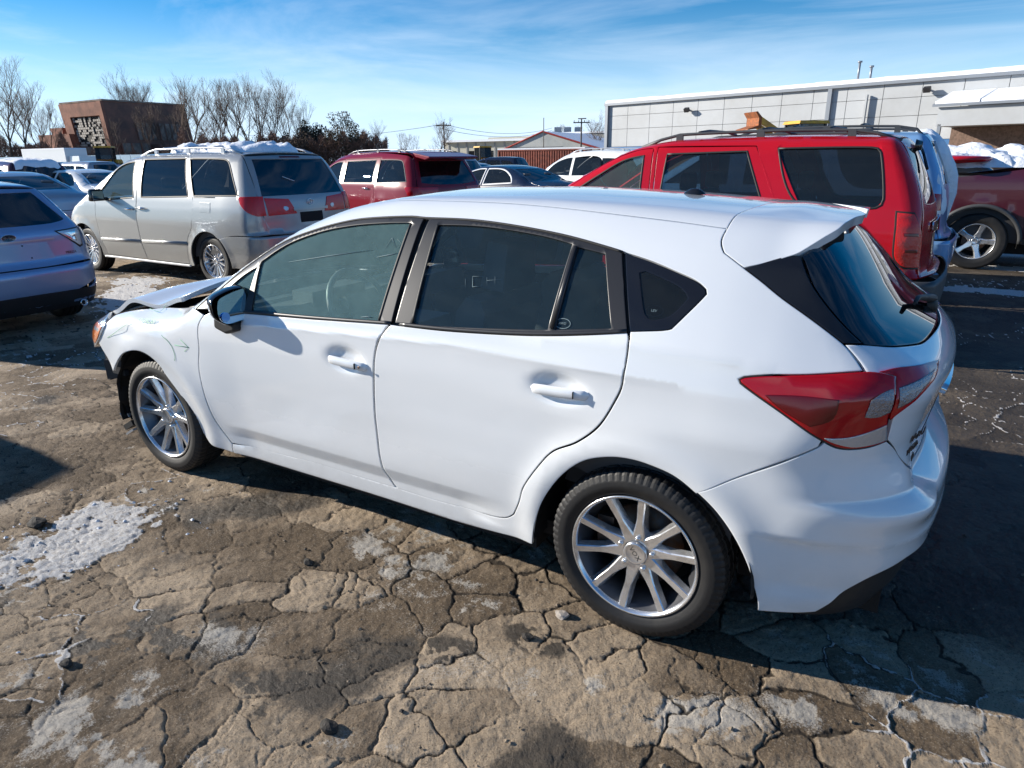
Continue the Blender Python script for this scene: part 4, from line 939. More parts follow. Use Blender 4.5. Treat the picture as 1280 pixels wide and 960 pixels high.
            if d is fdo:
                b = MB(); b.lathe([(sd * .898, .001), (sd * .9030, .006), (sd * .9030, .001)], 16, c=(1.170, 0, .829)); b.build('key_barrel', M['steel'], d)
                MB().box((1.196, sd * .8985, .829), (.0012, .012, .024)).build('handle_joint', M['seal'], d)
            else:
                MB().box((.222, sd * .8985, .874), (.0012, .012, .024)).build('handle_joint', M['seal'], d)
        # lamps
        ll = R3('lamp_left') + R3('lamp_split')[1:-1]
        tl = panel(S, 'tail_lamp', 'wrap', ll, M['red_lens'], root, h=.03, gap=.003, off=.004, rim=.02, corner=30, **kw)
        # smoked lower reflector area, bright upper bar, clear indicator along the bottom
        panel(S, 'indicator_lens', 'wrap', [(-.522, .838, .862), (-.588, .809, .866), (-.64, .77, .885), (-.679, .745, .903), (-.685, .722, .843), (-.647, .766, .832), (-.599, .799, .829), (-.545, .828, .845)], M['clear_lens'], tl, h=.03, gap=.004, off=.0065, rim=.004, **kw)
        panel(S, 'lamp_inner', 'wrap', [(-.357, .854, .966), (-.457, .837, .975), (-.56, .818, .974), (-.555, .822, .93), (-.541, .83, .905), (-.494, .845, .885), (-.417, .854, .922)], M['red_deep'], tl, h=.03, gap=.003, off=.0055, rim=.002, **kw)
        panel(S, 'reverse_lens', 'wrap', [(-.619, .796, .924), (-.629, .792, .976), (-.655, .765, .996), (-.678, .745, 1.004), (-.680, .752, .938), (-.65, .775, .922)], M['smoke_lens'], tl, h=.03, gap=.002, off=.0065, rim=.002, **kw)
        hl = panel(S, 'hatch_lamp', 'wrap', [(-.637, .740, 1.043), (-.681, .694, 1.050), (-.735, .60, 1.043), (-.764, .518, 1.034), (-.785, .46, 1.026), (-.775, .517, 1.016), (-.764, .608, 1.0), (-.755, .657, .985), (-.735, .699, .962), (-.705, .728, .933), (-.684, .742, .908), (-.683, .752, .936), (-.685, .741, 1.006), (-.680, .72, 1.030)], M['red_lens'], root, h=.03, gap=.0015, off=.004, rim=.012, corner=25, **kw)
        panel(S, 'reverse_lens', 'wrap', [(-.688, .738, 1.005), (-.746, .641, 1.020), (-.77, .55, 1.020), (-.764, .608, 1.010), (-.751, .664, .993), (-.732, .704, .969), (-.690, .742, .945)], M['smoke_lens'], hl, h=.03, gap=.002, off=.006, rim=.002, **kw)
        strip(S, 'lamp_seal', 'wrap', rev(R3('lamp_left'))[2:], .007, M['seal'], tl, -.001, .003, sd)
        # black flank beside the rear glass
        panel(S, 'glass_flank', 'wrap', R3('panel')[:5] + [(-.587, .698, 1.106), (-.518, .686, 1.161), (-.452, .660, 1.225), (-.410, .629, 1.275), (-.376, .584, 1.329), (-.33, .60, 1.325)], M['gloss'], root, h=.04, gap=.002, off=.001, corner=30, **kw)
        panel(S, 'bumper_reflector', 'wrap', [(47, .375), (40, .40), (40, .425), (47, .405)], M['red_deep'], root, h=.05, gap=.001, off=-.018, rim=.006, **kw)
        # headlamp and what the missing bumper leaves bare
        hd = panel(S, 'headlamp', 'fwrap', [(3.065, .855, .775), (3.10, .835, .805), (3.22, .79, .81), (3.36, .72, .785), (3.47, .62, .76), (3.50, .64, .69), (3.42, .74, .63), (3.34, .80, .60), (3.24, .84, .63), (3.12, .87, .70)], M['clear_lens'], root, h=.03, gap=.002, off=.006, rim=.09, **kw)
        panel(S, 'indicator_lens', 'fwrap', [(3.09, .85, .765), (3.19, .81, .77), (3.28, .78, .75), (3.29, .79, .68), (3.22, .84, .65), (3.14, .865, .70)], M['amber'], hd, h=.04, gap=.002, off=.008, rim=.003, **kw)
        # wheel-arch liners
        for cx in (0, 2.67):
            V = []; F = []; A = [(-205 + 5 * i) for i in range(47)] if 0 else [i * 180 / 30 - 8 for i in range(33)]
            for a in A:
                for (yy, r) in ((.862, .392), (.845, .400), (.60, .392), (.55, .30)): V.append((cx + r * math.cos(math.radians(a)), sd * yy, .31 + r * .98 * math.sin(math.radians(a))))
            for i in range(len(A) - 1):
                for j in range(3): F.append((i * 4 + j, i * 4 + j + 1, i * 4 + j + 5, i * 4 + j + 4))
            mesh_obj('wheel_liner', V, F, M['dark'], root, smooth=False)
    # centre panels
    rl = [(p[0], p[1]) for p in ditch]
    roof = [(1.40, .530)] + rl + [(-.152, .36), (-.165, .18), (-.170, 0), (-.165, -.18), (-.152, -.36)] + [(x, -y) for x, y in rl[::-1]] + [(1.40, -.530), (1.455, -.28), (1.475, 0), (1.455, .28)]
    panel(S, 'roof', 'top', roof, W_, root, h=.05, gap=.0022, corner=30)
    panel(S, 'headliner', 'top', [(1.35, .56), (-.1, .56), (-.1, -.56), (1.35, -.56)], M['headliner'], root, h=.1, off=-.035, rim=0, edge=False)
    wsx = [(p[0], p[1]) for p in ws]
    wsp = wsx + [(1.455, .28), (1.475, 0), (1.455, -.28)] + [(x, -y) for x, y in wsx[::-1]] + [(2.47, -.4), (2.50, 0), (2.47, .4)]
    panel(S, 'windscreen', 'top', wsp, M['win_clear'], root, h=.07, gap=.006, off=-.003, rim=0, edge=False, corner=30)
    panel(S, 'cowl', 'top', [(2.36, .74), (2.47, .4), (2.50, 0), (2.47, -.4), (2.36, -.74), (2.50, -.73), (2.56, 0), (2.50, .73)], M['plastic'], root, h=.05, off=-.004)
    hoodl = lambda P: .004 + .052 * np.exp(-((P[:, 0] - 2.97) / .13) ** 2) * (.55 + .45 * np.sign(P[:, 1]) * np.minimum(np.abs(P[:, 1]) / .5, 1)) + .042 * np.exp(-((P[:, 0] - 2.52) / .17) ** 2) - .010 * np.exp(-((P[:, 0] - 2.74) / .08) ** 2) * np.abs(P[:, 1]) + .02 * sstep(3.15, 3.45, P[:, 0])
    hb = [(2.53, .725), (2.7, .732), (2.9, .738), (3.08, .742), (3.20, .735), (3.34, .66), (3.43, .45), (3.47, .2)]
    panel(S, 'bonnet', 'top', hb + [(3.475, 0)] + [(x, -y) for x, y in hb[::-1]] + [(2.565, -.4), (2.585, 0), (2.565, .4)], W_, root, h=.04, lift=hoodl, rim=.022, thick=.02, corner=30)
    # rear hatch and bumper, symmetric
    mir = lambda q: [(p[0], -p[1], p[2]) for p in rev(q)]
    hz = [(-.602, .759, 1.043), (-.640, .742, .95), (-.687, .722, .842), (-.717, .671, .797), (-.745, .60, .73), (-.76, .50, .690), (-.79, .25, .672)]
    gb = [(-.756, .274, 1.063), (-.731, .431, 1.067), (-.706, .511, 1.075), (-.653, .632, 1.092), (-.587, .699, 1.105), (-.540, .729, 1.107), (-.572, .741, 1.078)]
    hatch = panel(S, 'hatch', 'rear', gb + hz + [(-.79, 0, .668)] + mir(hz) + mir(gb) + [(-.77, 0, 1.058)], W_, root, h=.032, gap=.0022, corner=30)
    gl = [(-.376, .584, 1.329), (-.410, .629, 1.275), (-.452, .660, 1.225), (-.518, .686, 1.161), (-.587, .698, 1.104), (-.653, .632, 1.092), (-.706, .511, 1.075), (-.731, .431, 1.067), (-.756, .274, 1.063)]
    gl2 = [(-.40, .45, 1.375), (-.42, .2, 1.392)]
    panel(S, 'rear_glass', 'rear', rev(gl2) + gl + [(-.77, 0, 1.060)] + mir(gl) + [(-.40, -.45, 1.375), (-.42, -.2, 1.392), (-.42, 0, 1.395)], M['win_rear'], root, h=.06, gap=.002, off=0, rim=.006, corner=30)
    panel(S, 'glass_border', 'rear', rev(gl2) + gl + [(-.77, 0, 1.060)] + mir(gl) + [(-.40, -.45, 1.375), (-.42, -.2, 1.392), (-.42, 0, 1.395)], M['gloss'], root, h=.06, gap=.002, off=-.004, rim=0, corner=30,
          holes=[[(-.40, .42, 1.335), (-.46, .555, 1.25), (-.60, .585, 1.12), (-.66, .50, 1.105), (-.72, .25, 1.092), (-.73, 0, 1.09), (-.72, -.25, 1.092), (-.66, -.50, 1.105), (-.60, -.585, 1.12), (-.46, -.555, 1.25), (-.40, -.42, 1.335), (-.40, 0, 1.35)]])
    bl = [(-.204, .889, .626), (-.368, .868, .729), (-.483, .849, .802), (-.523, .837, .829), (-.535, .834, .846), (-.564, .820, .829), (-.600, .800, .822), (-.647, .764, .825), (-.688, .722, .838), (-.717, .671, .795), (-.745, .60, .728), (-.76, .50, .686), (-.79, .25, .668)]
    bb = [(-.85, .3, .435), (-.806, .599, .432), (-.772, .657, .418), (-.712, .723, .388), (-.652, .758, .338), (-.618, .772, .300), (-.577, .784, .258), (-.50, .82, .243), (-.414, .840, .238), (-.407, .847, .294), (-.376, .862, .395), (-.327, .875, .494), (-.268, .884, .572)]
    bump = panel(S, 'rear_bumper', 'wrap', bl + [(-.79, 0, .664)] + mir(bl) + mir(bb) + [(-.85, 0, .435)] + bb, W_, root, h=.022, gap=.0022, corner=30)
    dz = [(-56, .215), (-40, .20), (0, .19), (40, .20), (56, .215), (56, .28), (50, .42), (0, .46), (-50, .42), (-56, .28)]
    panel(S, 'diffuser', 'wrap', dz, M['plastic'], root, h=.06, off=-.025, rim=.02)
    sp_tr = [(-.231, .660, 1.291), (-.30, .632, 1.31), (-.344, .601, 1.322), (-.374, .581, 1.333), (-.424, .517, 1.365), (-.461, .443, 1.388), (-.480, .27, 1.401), (-.490, .074, 1.405)]
    sp_fr = [(-.143, .552, 1.395), (-.151, .356, 1.437), (-.165, .18, 1.446)]
    spl = [(-.231, .660, 1.291), (-.161, .634, 1.33), (-.142, .602, 1.361)] + sp_fr + [(-.170, 0, 1.45)] + mir(sp_fr) + mir([(-.231, .660, 1.291), (-.161, .634, 1.33), (-.142, .602, 1.361)])[0:2] + mir(sp_tr) + rev(sp_tr)[:-1]
    swell = lambda P: .012 * np.exp(-((P[:, 0] + .30) / .10) ** 2) * np.exp(-(P[:, 1] / .36) ** 4) + .018 * sstep(-.30, -.49, P[:, 0])
    panel(CAP, 'roof_spoiler', 'roll', spl, W_, root, h=.03, gap=.002, lift=swell, rim=.03, thick=.028, corner=30)
    # high stop lamp, aerial, wiper, badges, plate recess
    b = MB(); b.lathe([(0, .030), (.006, .028), (.016, .019), (.021, .012), (.024, .001)], 24, axis='z'); a = b.build('roof_aerial', M['gloss'], root); a.location = S.pts('top', [(.14, -.02)])[0]; a.scale = (1.5, .9, 1)
    a.location.y = -.02
    wp = S.pts('rear', [(-.12, 1.085)])[0]
    b = MB(); b.lathe([(0, .040), (.02, .038), (.032, .022), (.034, .001)], 20, axis='x'); o = b.build('wiper_motor_cover', M['plastic'], root); o.location = wp; o.rotation_euler = (0, math.pi + .2, 0)
    P = [S.pts('rear', [(y, z)])[0] + S.normal(S.pts('rear', [(y, z)]))[0] * .028 for y, z in ((-.12, 1.085), (0, 1.11), (.12, 1.13), (.24, 1.13))]
    MB().tube(P, [.016, .012, .009, .006], 8).build('rear_wiper', M['plastic'], root)
    panel(S, 'plate_recess', 'rear', [(.27, .715), (.27, .88), (-.27, .88), (-.27, .715)], M['plastic'], hatch, h=.08, off=.002, rim=.006)
    panel(S, 'number_plate_garnish', 'rear', [(.33, .885), (.33, .915), (-.33, .915), (-.33, .885)], M['chrome'], hatch, h=.08, off=.016, rim=.016)
    for s_, a_, b_, sz in (('SUBARU', (.628, .797), (.50, .817), .036), ('IMPREZA', (.600, .762), (.50, .772), .024), ('AWD', (.560, .732), (.515, .736), .019)):
        P = S.pts('rear', [a_, b_]); c_ = (P[0] + P[1]) / 2; Nn = S.normal(P)[0]
        text_mesh('badge_text', s_, sz, .0015, M['steel'], hatch, frame_at(c_ + Nn * .006, Nn, tuple(P[1] - P[0])))
    # underbody, inner shell and cabin
    b = MB(); b.box((1.3, 0, .22), (1.75, 1.56, .10)); b.box((1.3, 0, .26), (2.4, 1.50, .06)); b.box((-.42, 0, .30), (.55, 1.1, .10)); b.box((2.9, 0, .40), (.85, 1.05, .40)); b.box((2.67, 0, .32), (.12, 1.3, .08)); b.box((0, 0, .32), (.12, 1.3, .08))
    b.tube([(-.75, .45, .25), (-.2, .45, .27), (.5, .2, .25), (1.6, .15, .24)], .035, 8); b.box((-.52, .45, .27), (.45, .28, .16))
    b.build('underbody', M['dark'], root)
    for sd in (1, -1):
        sh = [(-.45, .35), (-.45, .95), (-.1, 1.05), (.6, 1.0), (1.6, .95), (2.2, .93), (2.9, .84), (2.95, .70), (2.35, .55), (2.2, .25), (.45, .25), (.40, .55), (.15, .75), (-.2, .72), (-.40, .45)]
        panel(S, 'inner_shell', 'side', [(x, z) for x, z in sh], M['dark'], root, h=.12, off=-.030, rim=0, edge=False, side=sd, corner=10)
        panel(S, 'door_card', 'side', [(-.3, .4), (-.35, 1.06), (0, 1.055), (.6, 1.0), (1.6, .965), (2.1, .93), (2.1, .3), (.6, .3), (.4, .6)], M['dash'], root, h=.12, off=-.075, rim=0, edge=False, side=sd, corner=10)
    b = MB(); b.box((2.12, 0, .60), (.06, 1.5, .70)); b.box((1.98, 0, .885), (.36, 1.46, .12), ry=.12); b.box((1.86, .36, .98), (.14, .36, .07)); b.box((1.72, 0, .62), (.5, .26, .40)); b.box((-.30, 0, .72), (.7, 1.3, .05)); b.build('dashboard', M['dash'], root)
    for (x, y) in ((.98, .36), (.98, -.36), (.16, .38), (.16, -.38)):
        b = MB(); wd = .26
        b.box((x + .22, y, .50), (.50, wd * 2, .16), ry=-.08)
        prof = [(x + .02, .50), (x - .10, .56), (x - .22, 1.02), (x - .20, 1.08), (x - .13, 1.09), (x - .08, 1.03), (x - .02, .75), (x + .06, .58)]
        b.prism(prof, y - wd * .92, y + wd * .92)
        b.box((x - .195, y, 1.20), (.11, .27, .19), ry=-.12, taper=.85); b.tube([(x - .17, y - .05, 1.05), (x - .19, y - .05, 1.14)], .007); b.tube([(x - .17, y + .05, 1.05), (x - .19, y + .05, 1.14)], .007)
        o = b.build('seat', M['seat'], root); bv = o.modifiers.new('bevel', 'BEVEL'); bv.width = .03; bv.segments = 3
        for pl in o.data.polygons: pl.use_smooth = True
    sw = empty('steering_wheel', (1.66, .36, .93), 0, root); sw.rotation_euler = (0, -1.15, 0)
    b = MB(); b.tube([(.185 * math.cos(i * math.pi / 16), .185 * math.sin(i * math.pi / 16), 0) for i in range(33)], .015, 8, cap=False); b.build('steering_rim', mat('wheel_leather', (.16, .16, .16), .45), sw)
    b = MB(); b.box((0, 0, -.02), (.13, .15, .05)); b.box((0, .10, -.01), (.035, .14, .02)); b.box((0, -.10, -.01), (.035, .14, .02)); b.box((-.09, 0, -.01), (.14, .035, .02)); b.build('steering_hub', M['dash'], sw)
    # wheels
    for (x, yy) in ((0, .878), (2.67, .880)):
        w = wheel(root, x, yy, rot=.12 if x == 0 else .30, rr=.229); 
        cp = text_mesh('cap_text', 'VOX', .026, .0008, M['seal'], w, Matrix(((-1, 0, 0, 0), (0, 0, 1, .0705), (0, 1, 0, 0), (0, 0, 0, 1))) @ Matrix.Rotation(-.9, 4, 'Z'))
        wheel(root, x, -yy, side=-1, rr=.229, quality=1)
    # door mirrors
    MO = [(1.001, 1.037), (.984, 1.055), (.949, 1.069), (.887, 1.083), (.835, 1.081), (.82, 1.058), (.819, 1.005), (.818, .966), (.827, .941), (.883, .925), (.939, .92), (.982, .946), (1.001, .975), (1.005, 1.012)]
    MG = [(.963, 1.036), (.940, 1.050), (.89, 1.064), (.836, 1.073), (.829, 1.049), (.827, 1.005), (.826, .967), (.836, .945), (.90, .935), (.946, .934), (.973, .958), (.976, .996)]
    for sd in (1, -1):
        mo = smooth_line(MO, .012, True, 70); cy, cz = .915, 1.0
        rings = [(1.902, .93), (1.912, .985), (1.93, 1.0), (1.955, 1.0), (1.985, .93), (2.01, .80), (2.028, .58), (2.034, .25)]
        n = len(mo); V = []; F = []
        for x, k in rings:
            for y, z in mo: V.append((x + ((y - cy) * .12 + (z - cz) * .14) * k, cy + (y - cy) * k - (x - 1.902) * .42, cz + (z - cz) * k))
        for i in range(len(rings) - 1):
            for j in range(n): F.append((i * n + j, i * n + (j + 1) % n, (i + 1) * n + (j + 1) % n, (i + 1) * n + j))
        F.append(tuple((len(rings) - 1) * n + j for j in range(n)))
        V = np.array(V) * [1, sd, 1]
        mr = mesh_obj('door_mirror', V, F, M['gloss'], root, smooth=True)
        bm = bmesh.new(); bm.from_mesh(mr.data); bmesh.ops.recalc_face_normals(bm, faces=bm.faces); bm.to_mesh(mr.data); bm.free()
        mg = smooth_line(MG, .012, True, 70)
        mesh_obj('mirror_glass', [(1.9045 + (y - cy) * .12 + (z - cz) * .14, sd * y, z) for y, z in mg], [tuple(range(len(mg)))], M['mirror'], mr)
        b = MB().lathe([(1.900 + .033 * .12 - .036 * .14, .001), (1.900 + .033 * .12 - .036 * .14, .0215)], 24, axis='x', c=(0, sd * .948, .964)); b.build('blind_spot_mirror', M['blue_mirror'], mr)
        b = MB(); b.prism([(2.04, .955), (2.05, .89), (1.97, .868), (1.90, .89), (1.90, .945)], sd * .83, sd * .915); o = b.build('mirror_foot', M['plastic'], root)
        bv = o.modifiers.new('bevel', 'BEVEL'); bv.width = .014; bv.segments = 3
    # bare front end
    b = MB()
    b.box((3.22, 0, .50), (.09, 1.34, .11)); b.box((3.24, .66, .52), (.16, .05, .12)); b.box((3.17, .79, .50), (.10, .07, .11), rz=.5); b.box((3.25, .74, .56), (.06, .10, .04)); b.box((3.21, .77, .44), (.03, .12, .015)); b.box((3.05, .84, .51), (.12, .025, .03))
    b.build('bumper_beam', M['dark_metal'], root)
    MB().prism([(2.45, .90), (3.0, .845), (3.30, .75), (3.34, .5), (2.45, .5)], -.72, .72).build('engine_bay', M['dark'], root)
    b = MB(); b.box((3.12, 0, .50), (.05, 1.1, .42)); b.build('radiator', M['dark'], root)
    b = MB(); b.tube([(3.15, .80, .46), (3.15, .82, .38), (3.12, .84, .33), (3.11, .82, .27), (3.05, .83, .22)], .006, 6); b.tube([(3.2, .74, .46), (3.2, .79, .40), (3.17, .80, .32)], .005, 6); b.build('hanging_wire', M['seal'], root)
    b = MB()
    A = [-12 + i * 8 for i in range(12)]
    V = []; F = []
    for a in A:
        for yy in (.875, .70): V.append((2.67 + (.398 + .012 * math.sin(a)) * math.cos(math.radians(a)), yy, .31 + .40 * math.sin(math.radians(a))))
    F = [(2 * i, 2 * i + 1, 2 * i + 3, 2 * i + 2) for i in range(len(A) - 1)]
    b.add(V, F); b.box((3.03, .80, .20), (.10, .14, .03), ry=.5); b.build('torn_liner', M['plastic'], root)
    b = MB(); b.box((3.09, .84, .245), (.05, .02, .04), rz=.4, ry=.4); b.box((3.0, .86, .17), (.09, .05, .012), ry=.5); b.build('broken_clip', M['clear_lens'], root)
    # marker writing on the fender
    for k in ('mark1', 'mark2', 'mark3', 'mark4'):
        strip(S, 'marker_line', 'side' if k != 'mark4' else 'roll', L[k], .0032, M['green'], root, .0015 if k != 'mark4' else .004, .0006, smooth=(k != 'mark3'), step=.01)
    tp = [np.array(p) for p in L['textpos']]; c = (tp[0] + tp[1]) / 2; Pq = S.pts('side', [(c[0], c[2] + .012)]); Nq = S.normal(Pq)[0]
    text_mesh('marker_writing', 'OVERLAP', .034, .0004, M['green'], root, frame_at(Pq[0] + Nq * .008, Nq, (-1, 0, .0)))
    # crayon left by the yard on the glass, etched marks
    CH = {'a': [(1.69, 1.196), (1.452, 1.236), (1.228, 1.27)] ,
        'b': [(1.195, 1.245), (1.137, 1.257), (1.079, 1.269)] ,
        'c': [(1.165, 1.282), (1.148, 1.319), (1.111, 1.285)] ,
        'd': [(1.102, 1.283), (1.08, 1.325)] ,
        'e': [(1.118, 1.317), (1.068, 1.29)] ,
        's1': [(0.738, 1.198), (0.727, 1.17)] ,
        's2': [(0.709, 1.209), (0.665, 1.212)] ,
        's3': [(0.709, 1.209), (0.697, 1.175), (0.657, 1.18)] ,
        's4': [(0.647, 1.21), (0.638, 1.187)] ,
        's5': [(0.643, 1.2), (0.587, 1.207)] ,
        's6': [(0.614, 1.215), (0.605, 1.19)] ,
        'lg': [(0.299, 1.094)] ,
        't': [(1.195, 1.022), (1.161, 1.027), (1.131, 1.027)] ,
        'q': [(-0.0, 1.16)] ,
        'dots': [(0.478, 1.225), (0.447, 1.209), (0.482, 1.191), (0.415, 1.192), (0.444, 1.164), (0.387, 1.164), (0.506, 1.213), (0.445, 1.24)] ,
        }
    for k, q in CH.items():
        if k == 'dots': continue
        if k in ('lg', 'q'):
            t = np.linspace(0, 2 * math.pi, 21); q = [(q[0][0] + .028 * math.cos(a), q[0][1] + .015 * math.sin(a)) for a in t]
            strip(S, 'etched_mark', 'side', q, .0025, M['chalk'], root, -.004, .0004, smooth=False)
            P = S.pts('side', [(np.mean([p[0] for p in q]), np.mean([p[1] for p in q]))]); Nq = S.normal(P)[0]
            text_mesh('etched_mark', 'AWD' if k == 'lg' else 'LEV', .012, .0002, M['chalk'], root, frame_at(P[0] - Nq * .003, Nq, (-1, 0, 0)))
        elif k == 'dots':
            for p in q[::2]: strip(S, 'chalk_mark', 'side', [p, (p[0] - .009, p[1] - .004), (p[0] - .014, p[1] + .003)], .004, M['chalk'], root, -.004, .0004, smooth=False)
        else: strip(S, 'chalk_mark', 'side', q, .0035, M['chalk'], root, -.004, .0004, smooth=False, taper=True)
    return root
M['chalk'] = mat('chalk_mark', (.16, .22, .24), .9)
M['mirror'] = mat('mirror', (.82, .86, .86), .02, 1.0)
M['blue_mirror'] = mat('blue_mirror', (.35, .55, .85), .02, 1.0)
M['dark_metal'] = mat('dark_metal', (.05, .05, .055), .5, .6)
main_car = build_main()
# ---------------------------------------------------------------- builder for the other cars in the yard
def arch_pts(cx, r, zc, zb, n=14):
    """points over a wheel arch from its front foot to its rear foot"""
    a0 = math.asin(max(-1, (zb - zc) / r)); return [(cx + r * math.cos(a), zc + r * math.sin(a)) for a in np.linspace(a0, math.pi - a0, n)]

def vehicle(name, label, cat, spec, pos, yaw, d, group=None, q=1):
    root = empty(name, (pos[0], pos[1], 0), yaw); tag(root, label, cat, group)
    S = Shape(spec); w = spec['w']; paint = d['paint']; h = {2: .06, 1: .09, 0: .16}[q]
    wb, R = d['wb'], d['R']; ar = d.get('ar', R * 1.2); zs = d.get('zs', .22); zb = d.get('zb', .68); wheels = d.get('wheels', True)
    sp = lambda P: [tuple(p) for p in S.pts('side', P)]
    rp = lambda P: [tuple(p) for p in S.pts('rear', P)]
    tp = lambda P: [tuple(p) for p in S.pts('top', P)]
    E = dict(edge=(q == 2))
    # the line where the body side meets the hatch, from roof to bumper, as (y, z)
    cl = d['corner']; xr = d['xroof']; yr = d.get('yroof', .60); xw0, xw1 = d['screen']; yc = d.get('ycowl', .70); xn = d.get('xnose', wb + .45)
    corner = rp(cl)
    ws = tp([(xw1, yc), ((xw0 + xw1) / 2, (yr + yc) / 2 + .01), (xw0, yr)])
    hoode = [(xn, yc - .10), (wb, yc), (xw1 + .12, yc + .01)]
    roofe = [(xw0 - .3, yr + .01), (xw0 * .5, yr + .015), (xr + .2, yr)]
    a1, a0 = arch_pts(wb, ar, R * .98, zs + .02), arch_pts(0, ar, R * .98, zs + .02)
    xback = -ar - .12
    low = [(xback, zb - .02)] if 0 else []
    out = tp(hoode) + ws + tp(roofe) + corner + sp([(xback, zb)]) 
    # bumper seam: from the corner line back to the rear arch
    rear_arch = [p for p in a0[::-1] if True]
    k = next(i for i, p in enumerate(rear_arch) if p[1] > zb - .12)
    out += sp(rear_arch[k:]) + sp([(ar + .06, zs), (wb - ar - .06, zs)]) + sp(a1[::-1]) + sp([(min(wb + ar + .15, xn - .1), .45)]) + sp([(xn - .12, .70)])
    doors = d.get('doors', []); wins = d.get('windows', []); seen_sides = (1, -1)
    for sd in seen_sides:
        if q == 0:
            bs = panel(S, 'body_side', 'roll', out, paint, root, holes=[sp(o) for o, m, di in wins], h=h, gap=0, edge=False, rim=.01, side=sd, corner=35)
            dobj = []
        else:
            hol = [sp(o) for o in doors] + [sp(o) for o, m, di in wins if di < 0]
            bs = panel(S, 'body_side', 'roll', out, paint, root, holes=hol, h=h, gap=.003, side=sd, corner=35, hcorner=(None if doors else 62), **E)
            dobj = [panel(S, 'door', 'side', sp(o), paint, root, holes=[sp(o2) for o2, m, di in wins if di == i], h=h, gap=.004, side=sd, corner=35, hcorner=62, **E) for i, o in enumerate(doors)]
        for o, m, di in wins:
            pr = dobj[di] if (di >= 0 and dobj) else bs
            if m is None: continue
            panel(S, 'window', 'side', sp(o), m, pr, h=h * 1.5, gap=-.004, off=-.008, rim=0, edge=False, side=sd, corner=62)
            if q and d.get('seal'):
                strip(S, 'window_seal', 'side', smooth_line(np.array(o), .05, True, 62)[list(range(len(smooth_line(np.array(o), .05, True, 62)))) + [0]], d.get('sealw', .016), d['seal'], pr, .0, .004, sd, smooth=False)
        for (nm, o, m, pk) in d.get('side_lamps', []):
            panel(S, nm, 'side' if len(o[0]) == 2 and pk == 'side' else pk, o if pk != 'side' else sp(o), m, root, h=.06, gap=.002, off=.006, rim=.015, side=sd, corner=35)
        for (nm, line, wd, m, hh) in d.get('strips', []):
            strip(S, nm, 'side', sp(line), wd, m, root, .001, hh, sd)
        if q:
            for (hx, hz, hl) in d.get('handles', []):
                P = S.pts('side', [(hx + hl / 2, hz), (hx, hz), (hx - hl / 2, hz)]); P[:, 1] += .020; P[1, 1] += .008
                if sd < 0: P[:, 1] *= -1
                MB().tube([tuple(p) for p in P], [.012, .016, .012], 8).build('door_handle', d.get('handle_mat', paint), root)
            for cx in (0, wb):
                V = []; A = np.linspace(-8, 188, 22)
                for a in A:
                    for (yy, r) in ((w - .05, ar + .005), (w - .36, ar)): V.append((cx + r * math.cos(math.radians(a)), sd * yy, R * .98 + r * math.sin(math.radians(a))))
                mesh_obj('wheel_liner', V, [(2 * i, 2 * i + 1, 2 * i + 3, 2 * i + 2) for i in range(21)], M['dark'], root)
    ml = lambda P: [(p[0], -p[1]) + tuple(p[2:]) for p in P[::-1]]
    wsx = [(p[0], p[1]) for p in ws]
    roof = wsx[-1:] + roofe + [(c[0], c[1]) for c in corner[:1]]
    panel(S, 'roof', 'top', roof + [(corner[0][0] - .02, 0)] + ml(roof) + [(xw0 + .05, 0)], paint, root, h=h, gap=.001, edge=False, corner=35)
    panel(S, 'windscreen', 'top', wsx + [(xw0 + .05, 0)] + ml(wsx) + [(xw1 + .10, 0)], M['win_clear'], root, h=h * 1.5, gap=.004, off=-.004, rim=0, edge=False, corner=35)
    hd = hoode + [(xw1 + .02, yc - .03)] ; 
    panel(S, 'bonnet', 'top', hoode + [(xw1 + .20, 0)] + ml(hoode) + [(xn + .06, 0)], paint, root, h=h * 1.3, gap=.003, edge=False, corner=35)
    panel(S, 'front_bumper', 'fwrap', [(68, .25), (74, .45), (66, .68), (60, .76), (0, .80), (-60, .76), (-66, .68), (-74, .45), (-68, .25), (0, .22)], paint, root, h=.12, gap=0, edge=False, rim=.05, corner=35)
    # tail
    if d.get('glass'):
        gl = rp(d['glass'])
        if d.get('saloon'):
            pass
        hz = corner + rp([(cl[-1][0] * .95, zb + .01), (cl[-1][0] * .5, zb)])
        hatch = panel(S, 'tailgate', 'rear', hz + rp([(0, zb)]) + ml(hz) + rp([(0, cl[0][1] + .015)]), paint, root, holes=[gl + ml(gl)], h=h, gap=.003, corner=35, **E)
        panel(S, 'rear_window', 'rear', gl + ml(gl), d.get('glass_mat', M['win_rear']), hatch, h=h * 1.5, gap=-.004, off=-.006, rim=0, edge=False, corner=35)
    else: hatch = root
    bcl = rp([(cl[-1][0], zb - .0)])
    bt = sp([(xback, zb - .006)]) + rp([(cl[-1][0], zb - .006), (cl[-1][0] * .5, zb - .006)])
    bo = sp([p for p in rear_arch[:k + 1]][::-1]) + [tuple(p) for p in S.pts('wrap', [(60, zs + .03), (30, zs + .02), (0, zs + .02)])]
    panel(S, 'rear_bumper', 'wrap', sp([rear_arch[k]]) + bt + rp([(0, zb - .006)]) + ml(sp([rear_arch[k]]) + bt) + ml(bo[1:]) + bo[1:][::-1], d.get('bumper', paint), root, h=h * .8, gap=.003, corner=35, **E)
    for (nm, kind, o, m, par, off) in d.get('extra', []):
        panel(S, nm, kind, o, m, hatch if par == 'tailgate' else root, h=.06, gap=.001, off=off, rim=.01, corner=35)
    for (nm, kind, o, m, off) in d.get('pairs', []):
        for sd in (1, -1): panel(S, nm, kind, o, m, root, h=.05, gap=.001, off=off, rim=.015, side=sd, corner=35)
